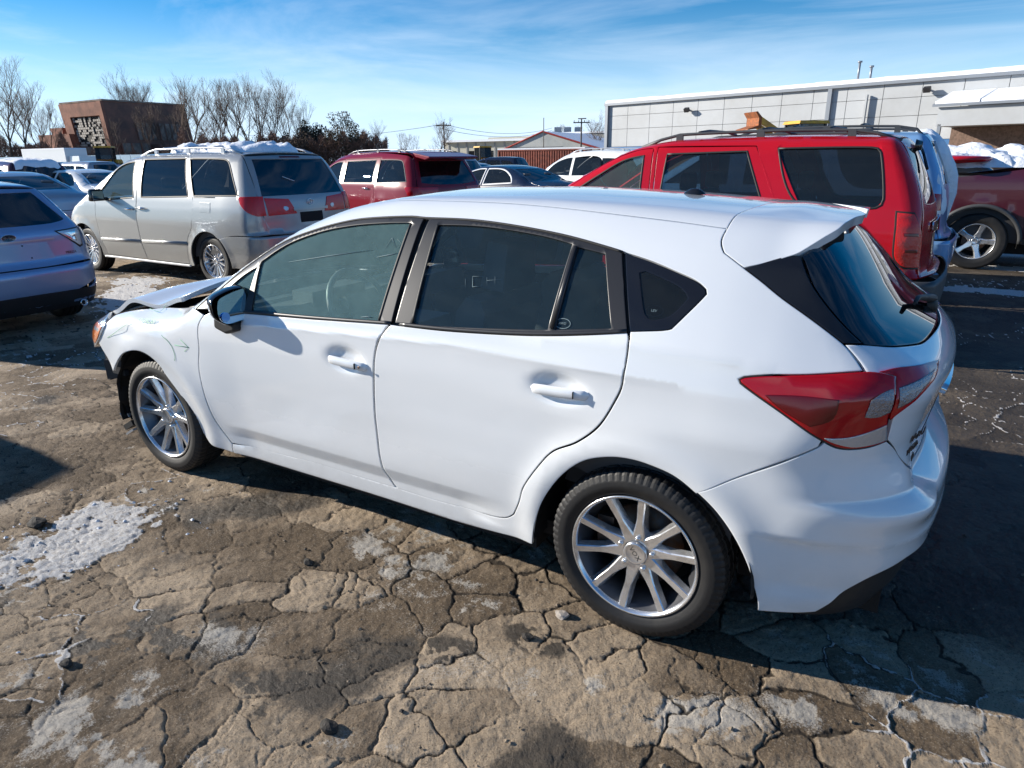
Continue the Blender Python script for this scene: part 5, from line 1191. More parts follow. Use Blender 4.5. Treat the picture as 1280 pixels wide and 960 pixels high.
    # dark tub, floor, seats
    b = MB(); b.box((wb / 2, 0, zs + .06), (wb - 2 * ar, w * 1.7, .10)); b.box((wb / 2 + .1, 0, .45), (wb + 1.2, w * 1.05, .5)); b.box((-.35, 0, .48), (.7, w * 1.2, .3)); b.build('underbody', M['dark'], root)
    belt = float(np.interp(.8, *S.B)) if 'beltline' in spec else spec['belt']
    for sd in (1, -1):
        panel(S, 'door_card', 'side', [(-.5, .5), (-.5, belt), (xw1 - .25, belt - .03), (xw1 - .1, .5), (ar + .1, .35)], M['dash'], root, h=.3, off=-.06, rim=0, edge=False, side=sd, corner=10)
    if q and d.get('seats', True):
        b = MB(); b.box((xw1 - .35, 0, belt - .10), (.35, w * 1.6, .18)); b.build('dashboard', d.get('inside', M['dash']), root)
        for (sx, sy) in ((xw0 - .25, .38), (xw0 - .25, -.38), (xw0 - 1.15, .38), (xw0 - 1.15, -.38)):
            b = MB(); x = sx; zz = belt - .50
            b.prism([(x + .02, zz), (x - .10, zz + .06), (x - .22, zz + .56), (x - .18, zz + .64), (x - .08, zz + .60), (x + .08, zz + .10), (x + .5, zz + .08), (x + .5, zz - .06)], sy - .25, sy + .25)
            b.box((x - .19, sy, zz + .72), (.10, .25, .16)); o = b.build('seat', d.get('inside', M['seat']), root)
            bv = o.modifiers.new('bevel', 'BEVEL'); bv.width = .03; bv.segments = 2
    if wheels:
        for cx in (0, wb):
            for sd in (1, -1):
                wheel(root, cx, sd * (w - .045), R=R, rr=d.get('rr', R * .66), w=.22, side=sd, style=d.get('rim', 'multi'), quality=(1 if q else 0), mrim=d.get('rim_mat'))
    for sd in (1, -1):
        if d.get('mirror'):
            mx, mz = d['mirror']; V = []; F = []
            y0 = float(S.pts('side', [(mx, mz - .08)])[0][1])
            b = MB(); b.box((mx, sd * (y0 + .14), mz), (.10, .22, .17), rz=sd * .2, taper=.85); b.box((mx + .02, sd * (y0 + .02), mz - .06), (.07, .12, .05)); o = b.build('door_mirror', d.get('mirror_mat', M['gloss']), root)
            bv = o.modifiers.new('bevel', 'BEVEL'); bv.width = .035; bv.segments = 3
            for pl in o.data.polygons: pl.use_smooth = True
            MB().box((mx - .052, sd * (y0 + .14), mz - .005), (.004, .17, .12), rz=sd * .2).build('mirror_glass', M['mirror'], o)
    if d.get('rack'):
        x0, x1, yy, hh, nb = d['rack'][:5]; mr = d['rack'][5]
        for sd in (1, -1):
            X = np.linspace(x0, x1, 13); Z = S.pts('top', np.stack([X, X * 0 + yy], 1))[:, 2]
            P = [(X[i], sd * yy, Z[i] + hh * min(1, min(i, 12 - i) / 2.0) ** .6 - .01) for i in range(13)]
            MB().tube(P, [.013 if 0 < i < 12 else .022 for i in range(13)], 8).build('roof_rail', mr, root)
            for i in (2, 6, 10): MB().box((X[i], sd * yy, Z[i] + hh * .4), (.06, .026, hh)).build('rail_foot', mr, root)
        for i in range(nb):
            xx = x0 + (x1 - x0) * (i + 1) / (nb + 1); z = float(S.pts('top', [(xx, yy)])[0][2]) + hh
            MB().tube([(xx, -yy, z), (xx, -yy * .5, z + .02), (xx, yy * .5, z + .02), (xx, yy, z)], .014, 6).build('roof_crossbar', mr, root)
    root['_shape'] = 0
    del root['_shape']
    return root, S, hatch

def snow_heap(name, S, kind, o, parent_pose, label, thick=.06, seed=0, h=.05, world=None, cat='snow', group=None):
    """snow lying on part of a car: lumpy, with ragged edges; a thing of its own"""
    q = np.array([(p[0], p[1]) for p in o], float); q = smooth_line(q, .10, True)
    rng = np.random.default_rng(seed)
    q = q + rng.normal(0, .018, q.shape)
    lo, hi = q.min(0), q.max(0)
    gx, gy = np.meshgrid(np.arange(lo[0], hi[0], h), np.arange(lo[1], hi[1], h)); gx[1::2] += h / 2
    G = np.stack([gx.ravel(), gy.ravel()], 1); G = G[inside(G, q)]; G = G[~near(G, q, h * .4)]
    A = np.vstack([q, G]); n = len(q)
    r = delaunay_2d_cdt([Vector(p) for p in A], [(i, (i + 1) % n) for i in range(n)], [], 0, 1e-7)
    V2 = np.array([tuple(v) for v in r[0]]); T = np.array([tuple(f)[:3] for f in r[2]], int); T = T[inside(V2[T].mean(1), q)]
    P = S.pts(kind, V2); N = S.normal(P)
    dist = np.min(np.hypot(V2[:, 0][:, None] - q[:, 0][None], V2[:, 1][:, None] - q[:, 1][None]), axis=1)
    t = np.minimum(1, dist / .12) ** .5
    nz = np.array([noise.noise(Vector((p[0] * 4, p[1] * 4, seed))) + .6 * noise.noise(Vector((p[0] * 11, p[1] * 11, seed))) for p in P])
    P = P + N * ((thick * t * (1 + .8 * nz)).clip(0)[:, None] + .002)
    o = mesh_obj(name, P, T, M['snow'], None, smooth=True)
    bm = bmesh.new(); bm.from_mesh(o.data); bmesh.ops.recalc_face_normals(bm, faces=bm.faces); bm.to_mesh(o.data); bm.free()
    o.location = (parent_pose[0][0], parent_pose[0][1], 0); o.rotation_euler = (0, 0, parent_pose[1])
    tag(o, label, cat, group)
    return o
def paint(name, c, metal=.0, rough=.3, grime=None, **k): return mat(name, c, rough, metal, .7, grime=grime, **k)
M['silver_beige'] = paint('champagne_silver_paint', (.36, .365, .355), .35, .30, grime=((.25, .21, .16), .6, .6))
M['red'] = mat('bright_red_paint', (.46, .006, .014), .22, 0, .4, spec=.3)
M['maroon'] = mat('faded_maroon_paint', (.19, .010, .022), .22, 0, .3, spec=.25)
M['maroon_dark'] = paint('dark_maroon_paint', (.075, .012, .022), .1, .3)
M['silver'] = paint('silver_paint', (.42, .44, .48), .5, .33)
M['silver_shade_tint'] = paint('silver_shade_tint_paint', (.26, .36, .54), .5, .33)  # silver, with the blue of sky-lit shade mixed into the colour
M['silver_in_shade'] = paint('silver_in_shade_paint', (.20, .38, .64), .1, .33)  # a silver body; the blue of its shade is put into the paint
M['navy'] = paint('dark_navy_paint', (.012, .016, .035), 0, .25)
M['black'] = paint('black_paint', (.010, .010, .012), 0, .2)
M['white2'] = paint('plain_white_paint', (.75, .76, .76), 0, .35)
M['lightblue'] = paint('powder_blue_paint', (.30, .45, .62), .1, .35)
M['grey_rail'] = mat('grey_rail_plastic', (.055, .057, .06), .5)
M['beige_in'] = mat('beige_cloth', (.32, .34, .30), .9)

# --- champagne minivan
van_pose = POSE['van']
van, VS, vh = vehicle('minivan', 'champagne silver minivan with snow on its roof, seen from the left rear', 'minivan', VAN, *van_pose, dict(
    paint=M['silver_beige'], wb=3.03, R=.335, ar=.405, zs=.245, zb=.70, rim='multi', rr=.225, screen=(1.95, 3.25), xroof=-.6, yroof=.64, ycowl=.80, xnose=3.65,
    corner=[(.66, 1.675), (.70, 1.55), (.735, 1.35), (.76, 1.19), (.745, .95), (.72, .71)],
    doors=[[(2.60, 1.04), (2.61, .82), (2.58, .56), (2.52, .29), (1.50, .275), (1.54, .55), (1.56, .85), (1.55, 1.15), (1.575, 1.68), (1.75, 1.66), (2.05, 1.605), (2.42, 1.36), (2.72, 1.12)],
           [(1.54, 1.15), (1.55, .85), (1.53, .55), (1.485, .275), (.52, .27), (.44, .60), (.30, .80), (.26, 1.15), (.52, 1.69), (1.55, 1.69)]],
    windows=[([(2.39, 1.28), (2.08, 1.555), (1.72, 1.625), (1.62, 1.14), (2.56, 1.085), (2.60, 1.12)], M['win_clear'], 0), ([(1.50, 1.655), (.56, 1.66), (.36, 1.175), (1.43, 1.145)], M['win_dark'], 1),
             ([(.46, 1.655), (-.24, 1.64), (-.37, 1.58), (-.62, 1.20), (.24, 1.185)], M['win_dark'], -1)],
    seal=M['seal'], sealw=.02, handle_mat=M['chrome'], handles=[(1.71, .985, .20), (1.41, 1.0, .20)], mirror=(2.30, 1.17),
    strips=[('rub_strip', [(2.57, .52), (1.56, .535)], .045, M['silver_beige'], .012), ('rub_strip', [(1.50, .537), (.46, .56)], .045, M['silver_beige'], .012), ('window_track', [(.24, 1.165), (-.20, 1.172)], .012, M['seal'], .002), ('sill_strip', [(2.60, .255), (1.5, .25), (.50, .245)], .03, M['white2'], .006)],
    glass=[(.60, 1.635), (.655, 1.40), (.70, 1.19)], glass_mat=M['win_rear'],
    pairs=[('tail_lamp', 'wrap', [(-.655, .90, 1.185), (-.80, .80, 1.188), (-.868, .70, 1.185), (-.895, .70, .95), (-.86, .80, .945), (-.79, .895, .995), (-.69, .91, 1.09)], M['red_bright'], .008),
           ('hatch_lamp', 'rear', [(.685, 1.165), (.34, 1.14), (.245, .950), (.675, .945)], M['red_bright'], .008), ('reverse_lens', 'rear', [(.40, 1.05), (.44, 1.05), (.45, 1.02), (.42, .99), (.38, 1.0), (.37, 1.03)], M['clear_lens'], .011),
           ('fuel_door', 'side', [(.10, 1.11), (-.11, 1.105), (-.11, .975), (.10, .98)], M['silver_beige'], .002)],
    extra=[('stop_lamp', 'rear', [(.17, 1.675), (-.17, 1.675), (-.17, 1.655), (.17, 1.655)], M['red_deep'], 'tailgate', .004), ('number_plate_garnish', 'rear', [(.30, 1.02), (-.30, 1.02), (-.30, .985), (.30, .985)], M['silver_beige'], 'tailgate', .02),
           ('number_plate_recess', 'rear', [(.20, .965), (-.20, .965), (-.20, .83), (.20, .83)], M['dark'], 'tailgate', .002)],
    rack=(-.45, 1.75, .60, .07, 3, M['silver']), inside=M['beige_in'], rim_mat=M['alloy']), q=2)
for sd_ in (1, -1): del sd_
P_ = VS.pts('rear', [(.0, 1.09)]); N_ = VS.normal(P_)[0]
for i, (rx, rz) in enumerate(((.055, .036), (.020, .036))):
    o = MB(); o.tube([(P_[0][0] + N_[0] * .01, rx * math.cos(t), P_[0][2] + rz * math.sin(t)) for t in np.linspace(0, 2 * math.pi, 25)], .005, 5, cap=False); o.build('badge_ring', M['chrome'], vh)
P_ = VS.pts('rear', [(.30, 1.42), (.14, 1.36)])
MB().tube([tuple(p + np.array([-.012, 0, 0])) for p in P_], .004, 5).build('glass_scratch', M['white2'], vh)
snow_heap('snow_patch', VS, 'top', [(-.40, .45), (.1, .52), (.6, .40), (1.2, .50), (1.45, .3), (1.4, -.4), (.6, -.5), (-.3, -.5), (-.45, 0)], van_pose, 'lumpy snow lying between the roof rails of the minivan', .09, 3)

# --- silver hatchback at the left edge
wp_ = POSE['wagon']
wag, WS, wh = vehicle('hatchback', 'silver hatchback at the left edge with clear tail lamps', 'car', WAGON, *wp_, dict(
    paint=M['silver_shade_tint'], wb=2.62, R=.316, ar=.385, zs=.21, zb=.66, screen=(1.42, 2.32), xroof=-.45, yroof=.54, ycowl=.68, xnose=3.1,
    corner=[(.52, 1.375), (.58, 1.25), (.64, 1.12), (.70, 1.01), (.72, .86), (.68, .67)],
    doors=[[(2.13, .93), (2.15, .6), (2.05, .28), (1.08, .27), (1.12, .55), (1.08, .95), (1.05, 1.36), (1.4, 1.33), (1.8, 1.20)], [(1.06, .95), (1.10, .55), (1.06, .27), (.55, .28), (.42, .50), (.15, .68), (.10, .98), (.28, 1.30), (1.03, 1.37)]],
    windows=[([(1.95, 1.02), (1.78, 1.16), (1.4, 1.29), (1.10, 1.32), (1.13, .99)], M['win'], 0), ([(1.0, 1.33), (.35, 1.27), (.18, 1.03), (1.02, .99)], M['win'], 1), ([(.10, 1.22), (-.30, 1.12), (-.22, 1.05), (.06, 1.04)], M['win_dark'], -1)],
    glass=[(.44, 1.345), (.51, 1.23), (.60, 1.085), (.40, 1.055)], seal=M['seal'], mirror=(1.95, .99),
    pairs=[('tail_lamp', 'rear', [(.43, .985), (.70, 1.0), (.705, .81), (.665, .80)], M['seal'], .004), ('brake_lens', 'rear', [(.45, .975), (.69, .988), (.69, .83), (.66, .82)], M['clear_lens'], .008),
           ('lamp_reflector', 'rear', [(.50, .955), (.64, .965), (.64, .87), (.56, .90)], M['chrome'], .010), ('side_lens', 'wrap', [(-.66, .72, .995), (-.60, .79, .98), (-.55, .83, .93), (-.56, .83, .85), (-.64, .75, .81)], M['clear_lens'], .008),
           ('bumper_reflector', 'wrap', [(44, .41), (50, .41), (50, .385), (44, .38)], M['red_lens'], .004)],
    extra=[('plate_garnish', 'rear', [(.40, .925), (-.40, .925), (-.40, .905), (.40, .905)], M['silver'], 'tailgate', .018), ('plate_recess', 'rear', [(.33, .89), (-.33, .89), (-.38, .73), (.38, .73)], M['lightblue'], 'tailgate', .003),
           ('bumper_skirt', 'wrap', [(62, .23), (62, .37), (30, .40), (0, .41), (-30, .40), (-62, .37), (-62, .23), (0, .22)], M['plastic'], 'x', .003)], rim_mat=M['alloy_dark']), q=2)
P_ = WS.pts('rear', [(0, .955)]); x_ = P_[0][0]
b = MB(); b.lathe([(x_ - .004, .001), (x_ - .010, .05)], 24, axis='x'); o = b.build('oval_badge', M['navy'], wh); o.scale = (1, 1.25, .62); o.location.z = .955 * 1; o.data.transform(Matrix.Translation((0, 0, 0)))
b = MB(); b.tube([(x_ - .013, .062 * math.cos(t), .955 + .032 * math.sin(t)) for t in np.linspace(0, 2 * math.pi, 25)], .003, 5, cap=False)
for (yy, zz, r) in ((.028, .004, .013), (-.005, .012, .007), (-.022, .004, .006), (-.008, -.012, .006), (-.03, -.010, .005), (.008, -.005, .005)):
    b.box((x_ - .012, yy, .955 + zz), (.003, r * 2.2, r * .5)); b.box((x_ - .012, yy, .955 + zz), (.003, r * .5, r * 1.6))
b.build('badge_stars', M['chrome'], wh)
P_ = WS.pts('rear', [(-.53, .765)])[0]
text_mesh('badge_text', 'IMPREZA', .035, .001, M['steel'], wh, frame_at(P_ + np.array([-.006, 0, 0]), (-1, 0, 0), (0, -1, 0)))
b = MB(); b.lathe([(-.86, .03), (-.90, .034), (-.90, .028), (-.84, .026)], 16, axis='x', c=(0, -.50, .27)); b.build('exhaust_tip', M['chrome'], wag)
b = MB(); [b.lathe([(x_ - .006, .001), (x_ - .009, .008)], 8, axis='x', c=(0, yy, zz)) for yy, zz in ((-.10, .875), (-.16, .755))]; b.build('plate_bolts', M['navy'], wh)

# --- bright red four-wheel drive beside the white car
rp_ = POSE['red']
red, RS, rh = vehicle('sport_utility_vehicle', 'bright red four-wheel drive with tall tail lamp, parked right behind the white hatchback', 'suv', REDSUV, *rp_, dict(
    paint=M['red'], wb=2.85, R=.375, ar=.45, zs=.32, zb=.70, screen=(1.55, 2.40), xroof=-.68, yroof=.62, ycowl=.72, xnose=3.3, bumper=M['grey_rail'],
    corner=[(.64, 1.725), (.70, 1.55), (.75, 1.40), (.80, 1.20), (.82, .95), (.82, .71)],
    doors=[[(2.42, 1.12), (2.40, .6), (2.30, .36), (1.28, .36), (1.30, .9), (1.30, 1.20), (1.32, 1.685), (1.50, 1.665), (1.80, 1.55), (2.32, 1.22)], [(1.26, 1.20), (1.26, .9), (1.24, .36), (.62, .36), (.50, .60), (.22, .86), (.18, 1.20), (.42, 1.69), (1.28, 1.695)]],
    windows=[([(2.18, 1.235), (1.80, 1.47), (1.60, 1.58), (1.40, 1.625), (1.39, 1.23)], M['win_clear'], 0), ([(1.18, 1.635), (.49, 1.65), (.30, 1.235), (1.20, 1.23)], M['win_dark'], 1),
             ([(.24, 1.668), (-.44, 1.665), (-.51, 1.63), (-.585, 1.29), (-.54, 1.225), (.00, 1.23)], M['win_dark'], -1)], seal=M['seal'],
    glass=[(.60, 1.66), (.66, 1.45), (.70, 1.26), (.40, 1.24)], glass_mat=M['win_rear'], handle_mat=M['red'], handles=[(1.45, 1.10, .2), (.45, 1.10, .2)], mirror=(2.12, 1.25),
    pairs=[('tail_lamp', 'wrap', [(-.70, .89, 1.195), (-.80, .86, 1.185), (-.87, .83, 1.0), (-.88, .83, .79), (-.80, .90, .795), (-.72, .915, .88)], M['red_bright'], .014),
           ('lamp_gasket', 'wrap', [(-.685, .89, 1.21), (-.81, .86, 1.20), (-.89, .83, 1.0), (-.895, .83, .775), (-.79, .90, .78), (-.705, .915, .88)], M['seal'], .001),
           ('lamp_bar', 'wrap', [(-.75, .90, 1.05), (-.84, .86, 1.045), (-.845, .86, 1.02), (-.755, .90, 1.025)], M['red_deep'], .018), ('lamp_bar', 'wrap', [(-.77, .90, .93), (-.85, .86, .925), (-.855, .86, .90), (-.775, .90, .905)], M['red_deep'], .018)],
    extra=[('plate_garnish', 'rear', [(.45, 1.10), (-.45, 1.10), (-.45, 1.02), (.45, 1.02)], M['chrome'], 'tailgate', .02), ('plate_recess', 'rear', [(.30, 1.0), (-.30, 1.0), (-.30, .82), (.30, .82)], M['maroon_dark'], 'tailgate', .003)],
    rack=(-.62, 1.50, .58, .055, 3, M['grey_rail']), inside=M['beige_in'], rim='six'), q=2)
b = MB(); P_ = RS.pts('rear', [(.0, 1.68), (.05, 1.62), (.30, 1.50)])
b.lathe([(P_[0][0] - .02, .001), (P_[0][0] - .05, .035), (P_[0][0], .05)], 14, axis='x', c=(0, .1, 1.68)); b.tube([tuple(p + np.array([-.03, 0, 0])) for p in P_], .012, 6); b.build('rear_wiper', M['gloss'], rh)

# --- second four-wheel drive beyond it, snow down its side
bp_ = POSE['blue']
blu, BS, bh = vehicle('sport_utility_vehicle', 'pale silver four-wheel drive in shade with snow-crusted tailgate, beyond the bright red one', 'suv', REDSUV, *bp_, dict(
    paint=M['silver_in_shade'], wb=2.85, R=.37, ar=.45, zs=.32, zb=.70, screen=(1.55, 2.40), xroof=-.68, yroof=.62, ycowl=.72, xnose=3.3,
    corner=[(.64, 1.725), (.70, 1.55), (.75, 1.40), (.80, 1.20), (.82, .95), (.82, .71)],
    windows=[([(2.18, 1.235), (1.80, 1.47), (1.60, 1.58), (1.40, 1.625), (1.39, 1.23)], M['win_dark'], -1), ([(1.18, 1.635), (.49, 1.65), (.30, 1.235), (1.20, 1.23)], M['win_dark'], -1), ([(.24, 1.668), (-.44, 1.665), (-.51, 1.63), (-.585, 1.29), (-.54, 1.225), (.00, 1.23)], M['win_dark'], -1)],
    glass=[(.60, 1.66), (.66, 1.45), (.70, 1.26), (.40, 1.24)], glass_mat=M['win_rear'],
    pairs=[('tail_lamp', 'wrap', [(-.73, .89, 1.16), (-.86, .84, 1.15), (-.90, .82, .80), (-.80, .90, .80)], M['red_lens'], .008), ('reverse_lens', 'wrap', [(-.75, .90, .99), (-.87, .83, .99), (-.88, .83, .93), (-.76, .90, .93)], M['white2'], .012)],
    rack=(-.70, 1.50, .58, .07, 2, M['grey_rail'])), q=1)
blu.scale = (1, 1, 1.05)
snow_heap('snow_patch', BS, 'rear', [(.55, 1.72), (-.30, 1.70), (.35, 1.50), (.50, 1.25), (.55, 1.02), (.80, 1.0), (.78, 1.4), (.68, 1.68)], bp_, 'crusted snow down the near edge of the tailgate of the far four-wheel drive', .03, 5)
snow_heap('snow_patch', BS, 'top', [(-.9, -.5), (-.8, .1), (-.5, -.1), (-.2, -.5), (-.7, -.68)], bp_, 'small snow pile on the rear roof corner of the far four-wheel drive', .10, 6)
snow_heap('snow_patch', BS, 'wrap', [(-15, .72), (-40, .73), (-46, .70), (-44, .66), (-15, .66)], bp_, 'snow heaped on the bumper of the far four-wheel drive', .05, 7)

# --- faded maroon vehicle behind the minivan
dp_ = POSE['durango']
dur, DS, dh = vehicle('sport_utility_vehicle', 'faded maroon family four-wheel drive with chrome window trim behind the minivan', 'suv', DURANGO, *dp_, dict(
    paint=M['maroon'], wb=3.04, R=.38, ar=.46, zs=.30, zb=.74, screen=(1.70, 2.62), xroof=-.9, yroof=.62, ycowl=.74, xnose=3.5,
    corner=[(.62, 1.66), (.68, 1.48), (.76, 1.25), (.79, 1.05), (.77, .90), (.76, .75)],
    doors=[[(2.6, 1.1), (2.6, .6), (2.45, .36), (1.40, .34), (1.42, .8), (1.42, 1.62), (1.75, 1.60), (2.1, 1.45)], [(1.38, 1.62), (1.38, .8), (1.36, .34), (.60, .36), (.48, .6), (.25, .85), (.22, 1.65)]],
    windows=[([(2.2, 1.2), (1.95, 1.46), (1.72, 1.56), (1.50, 1.58), (1.48, 1.19)], M['win_dark'], 0), ([(1.32, 1.585), (.34, 1.61), (.32, 1.19), (1.32, 1.18)], M['win_dark'], 1), ([(.20, 1.61), (-.40, 1.60), (-.52, 1.54), (-.72, 1.22), (.18, 1.19)], M['win_dark'], -1)],
    seal=M['dark_metal'], sealw=.012, glass=[(.56, 1.58), (.62, 1.40), (.68, 1.20), (.30, 1.16)], handle_mat=M['chrome'], handles=[(.50, 1.08, .2)],
    pairs=[('tail_lamp', 'wrap', [(-.70, .92, 1.12), (-.95, .80, 1.13), (-1.0, .76, 1.12), (-1.02, .76, .97), (-.80, .92, .97)], M['red_lens'], .006), ('hatch_lamp', 'rear', [(.74, 1.12), (.36, 1.11), (.36, .99), (.74, .98)], M['red_lens'], .006)],
    extra=[('badge_plate', 'rear', [(-.42, 1.10), (-.60, 1.10), (-.60, 1.06), (-.42, 1.06)], M['chrome'], 'tailgate', .004)], rack=(-.55, 1.5, .60, .05, 0, M['alloy_dark']), inside=M['dash']), q=1)
b = MB(); b.prism([(-.62, 1.735), (-1.10, 1.66), (-1.12, 1.635), (-.98, 1.60), (-.70, 1.65)], -.62, .62); o = b.build('roof_spoiler', M['maroon'], dur); bv = o.modifiers.new('bevel', 'BEVEL'); bv.width = .02; bv.segments = 2
# ---------------------------------------------------------------- plainer cars further back
_dd = scene.camera.matrix_world.to_3x3()
def gpos(u, D):
    p = Vector(CAM_POS) + (_dd @ Vector(((u - 640) / CAM_F, (480 - 195) / CAM_F, -1))) * D; return (p.x, p.y)
DOORS = lambda xs, z0, b, t: [[(xs[0], b - .04), (xs[0] + .03, .6), (xs[0] - .1, z0), (xs[1] + .02, z0), (xs[1] + .05, .6), (xs[1] + .02, b), (xs[1] + .02, t), (xs[2], t - .10)], [(xs[1] - .02, t), (xs[1] - .02, b), (xs[1] + .01, .6), (xs[1] - .02, z0), (xs[3] + .15, z0), (xs[3], .6), (xs[3] - .25, .8), (xs[3] - .25, t - .03)]]
sed_d = dict(wb=2.78, R=.325, ar=.39, zs=.21, zb=.70, screen=(1.35, 2.45), xroof=.40, yroof=.56, ycowl=.72, xnose=3.3, saloon=True,
    corner=[(.56, 1.385), (.62, 1.25), (.72, 1.08), (.78, 1.0), (.80, .90), (.80, .71)], windows=[([(2.1, 1.05), (1.80, 1.24), (1.40, 1.36), (1.12, 1.375), (1.12, 1.01)], M['win_dark'], -1), ([(1.04, 1.375), (.55, 1.36), (.22, 1.22), (.10, 1.06), (1.04, 1.01)], M['win_dark'], -1)], mirror=(2.0, 1.05))
def saloon(name, label, cat, pos, yaw, pm, group=None, q=1, **kw):
    d = dict(sed_d, paint=pm, **kw); d['corner'] = [(.54, 1.40), (.60, 1.25), (.68, 1.09), (.76, 1.00), (.78, .88), (.76, .71)]
    d['glass'] = [(.46, 1.36), (.56, 1.20), (.62, 1.10), (.30, 1.10)]
    return vehicle(name, label, cat, SEDAN, pos, yaw, d, group, q)
cuv_d = dict(wb=2.70, R=.35, ar=.43, zs=.27, zb=.70, screen=(1.5, 2.5), xroof=-.6, yroof=.58, ycowl=.72, xnose=3.2, corner=[(.58, 1.60), (.66, 1.40), (.73, 1.15), (.76, .95), (.74, .71)],
    windows=[([(2.15, 1.12), (1.85, 1.38), (1.55, 1.49), (1.30, 1.52), (1.30, 1.10)], M['win_dark'], -1), ([(1.22, 1.52), (.42, 1.51), (.25, 1.12), (1.22, 1.10)], M['win_dark'], -1), ([(.34, 1.50), (-.25, 1.45), (-.52, 1.22), (-.45, 1.14), (.16, 1.12)], M['win_dark'], -1)],
    glass=[(.50, 1.54), (.58, 1.36), (.66, 1.12), (.35, 1.08)], glass_mat=M['win_rear'], mirror=(2.0, 1.14))
def crossover(label, pos, yaw, pm, group=None, q=1, rack=False, spec=CUV, **kw):
    d = dict(cuv_d, paint=pm, **kw)
    d.setdefault('pairs', [('tail_lamp', 'rear', [(.72, 1.10), (.50, 1.08), (.52, .96), (.73, .96)], M['red_lens'], .006)])
    if rack: d['rack'] = (-.5, 1.5, .56, .06, 0, M['silver'])
    return vehicle('crossover', label, 'car', spec, pos, yaw, d, group, q)
saloon('saloon_car', 'pale silver saloon parked beyond the silver hatchback at the left', 'car', (15.6, -4.6), -.03, M['silver'], pairs=[('tail_lamp', 'wrap', [(-.9, .82, .95), (-1.05, .72, .95), (-1.05, .70, .82), (-.92, .83, .82)], M['red_lens'], .006)])
c_, S_, _ = crossover('dark crossover with snow on its roof beyond the pale saloon', (20.6, -7.0), -.05, M['maroon_dark'])
snow_heap('snow_patch', S_, 'top', [(-.6, .55), (1.2, .55), (1.2, -.55), (-.6, -.55)], ((20.6, -7.0), -.05), 'smooth snow on the roof of the dark crossover', .05, 11, h=.09)
c_, S_, _ = crossover('silver crossover with roof rails at the far left edge', (29.4, -10.2), 0, M['silver'], rack=True)
snow_heap('snow_patch', S_, 'top', [(-.6, .4), (.6, .4), (.6, -.4), (-.6, -.4)], ((29.4, -10.2), 0), 'thin snow on the roof of the far silver crossover', .05, 12, h=.09)
saloon('saloon_car', 'white car nose behind the champagne minivan bonnet', 'car', (18.6, -7.9), .05, M['white2'])
g_ = 'cars in the far rows beyond the brick building yard'
far = [(98, 34, 'white2', 'saloon', 'white car in the far row above the dark crossover roof'), (118, 30, 'silver', 'cross', 'silver car in the far row below the yellow loader'), (150, 36, 'navy', 'saloon', 'dark blue car in the far row behind the minivan windscreen'), (134, 42, 'silver', 'saloon', 'small silver car in front of the yellow loader'), (84, 46, 'navy', 'cross', 'dark car below the white box truck'), (110, 52, 'white2', 'saloon', 'tiny white car left of the yellow loader'), (30, 44, 'silver', 'cross', 'pale car below the white box truck at the left'),
       (150, 55, 'maroon', 'saloon', 'tiny maroon car beside the yellow loader'), (572, 27, 'silver', 'cross', 'silver car right of the maroon roof spoiler'), (585, 34, 'navy', 'saloon', 'dark saloon behind the maroon vehicle'), (598, 42, 'white2', 'saloon', 'white saloon below the small loader'), (560, 52, 'white2', 'cross', 'white car beyond the maroon roof'), (612, 30, 'silver', 'saloon', 'grey saloon before the rust red container'), (640, 38, 'navy', 'cross', 'dark car at the foot of the rust red container')]
for (u, D, pm, kd, lb) in far:
    x_, y_ = gpos(u, D)
    if kd == 'saloon': saloon('saloon_car', lb, 'car', (x_, y_), .1, M[pm], g_, 0)
    else: crossover(lb, (x_, y_), .1, M[pm], g_, 0)
# dark saloon and white crossover behind the red one
dk_, DKS, _ = saloon('saloon_car', 'dark navy saloon with bright window frame between the maroon and the bright red vehicles', 'car', (7.7, -12.3), -.20, M['navy'], seal=M['white2'], sealw=.035)
wc_, _, _ = crossover('white crossover behind the windscreen pillar of the bright red vehicle', (6.25, -14.6), -.20, M['white2'], rack=True)
wc_.scale = (1, 1, 1.06)
# car just out of the frame at the left, whose shadow reaches in
crossover('dark crossover standing beyond the left edge of the view', (7.9, 3.0), .02, M['navy'])
# --- maroon pickup with a bed full of snow
PICK = dict(w=1.00, belt=1.32, zt=1.85, yt=.78, bow=.012, rise0=1.1, xin=.6,
    top=[(-1.4, 1.38), (-1.2, 1.42), (1.15, 1.43), (1.30, 1.50), (1.42, 1.84), (1.8, 1.93), (3.0, 1.92), (3.4, 1.78), (4.0, 1.38), (5.2, 1.22)], camber=[(-1, .01), (1.2, .01), (2, .05), (5, .05)],
    side=[(.3, .90), (.5, .96), (.8, .99), (1.1, 1.0), (1.3, .985), (1.5, .97)], plan=[(-1.4, .02), (4, 0), (5, .08)], flare=[(0, .40, .50, .03, .05), (3.7, .40, .50, .03, .05)],
    rear=[(.3, -1.25), (.6, -1.30), (.75, -1.28), (.8, -1.22), (1.4, -1.20), (1.6, -1.1)], rbulge=.03, front=[(.3, 4.5), (.8, 4.7), (1.2, 4.6)], ktop=[(-1, .03), (1.2, .03), (2, .10), (5, .1)], krear=[(.3, .06), (1.4, .05)], kf=.2, xfin=3.8)
ppose = ((-1.27, -10.12), math.pi)
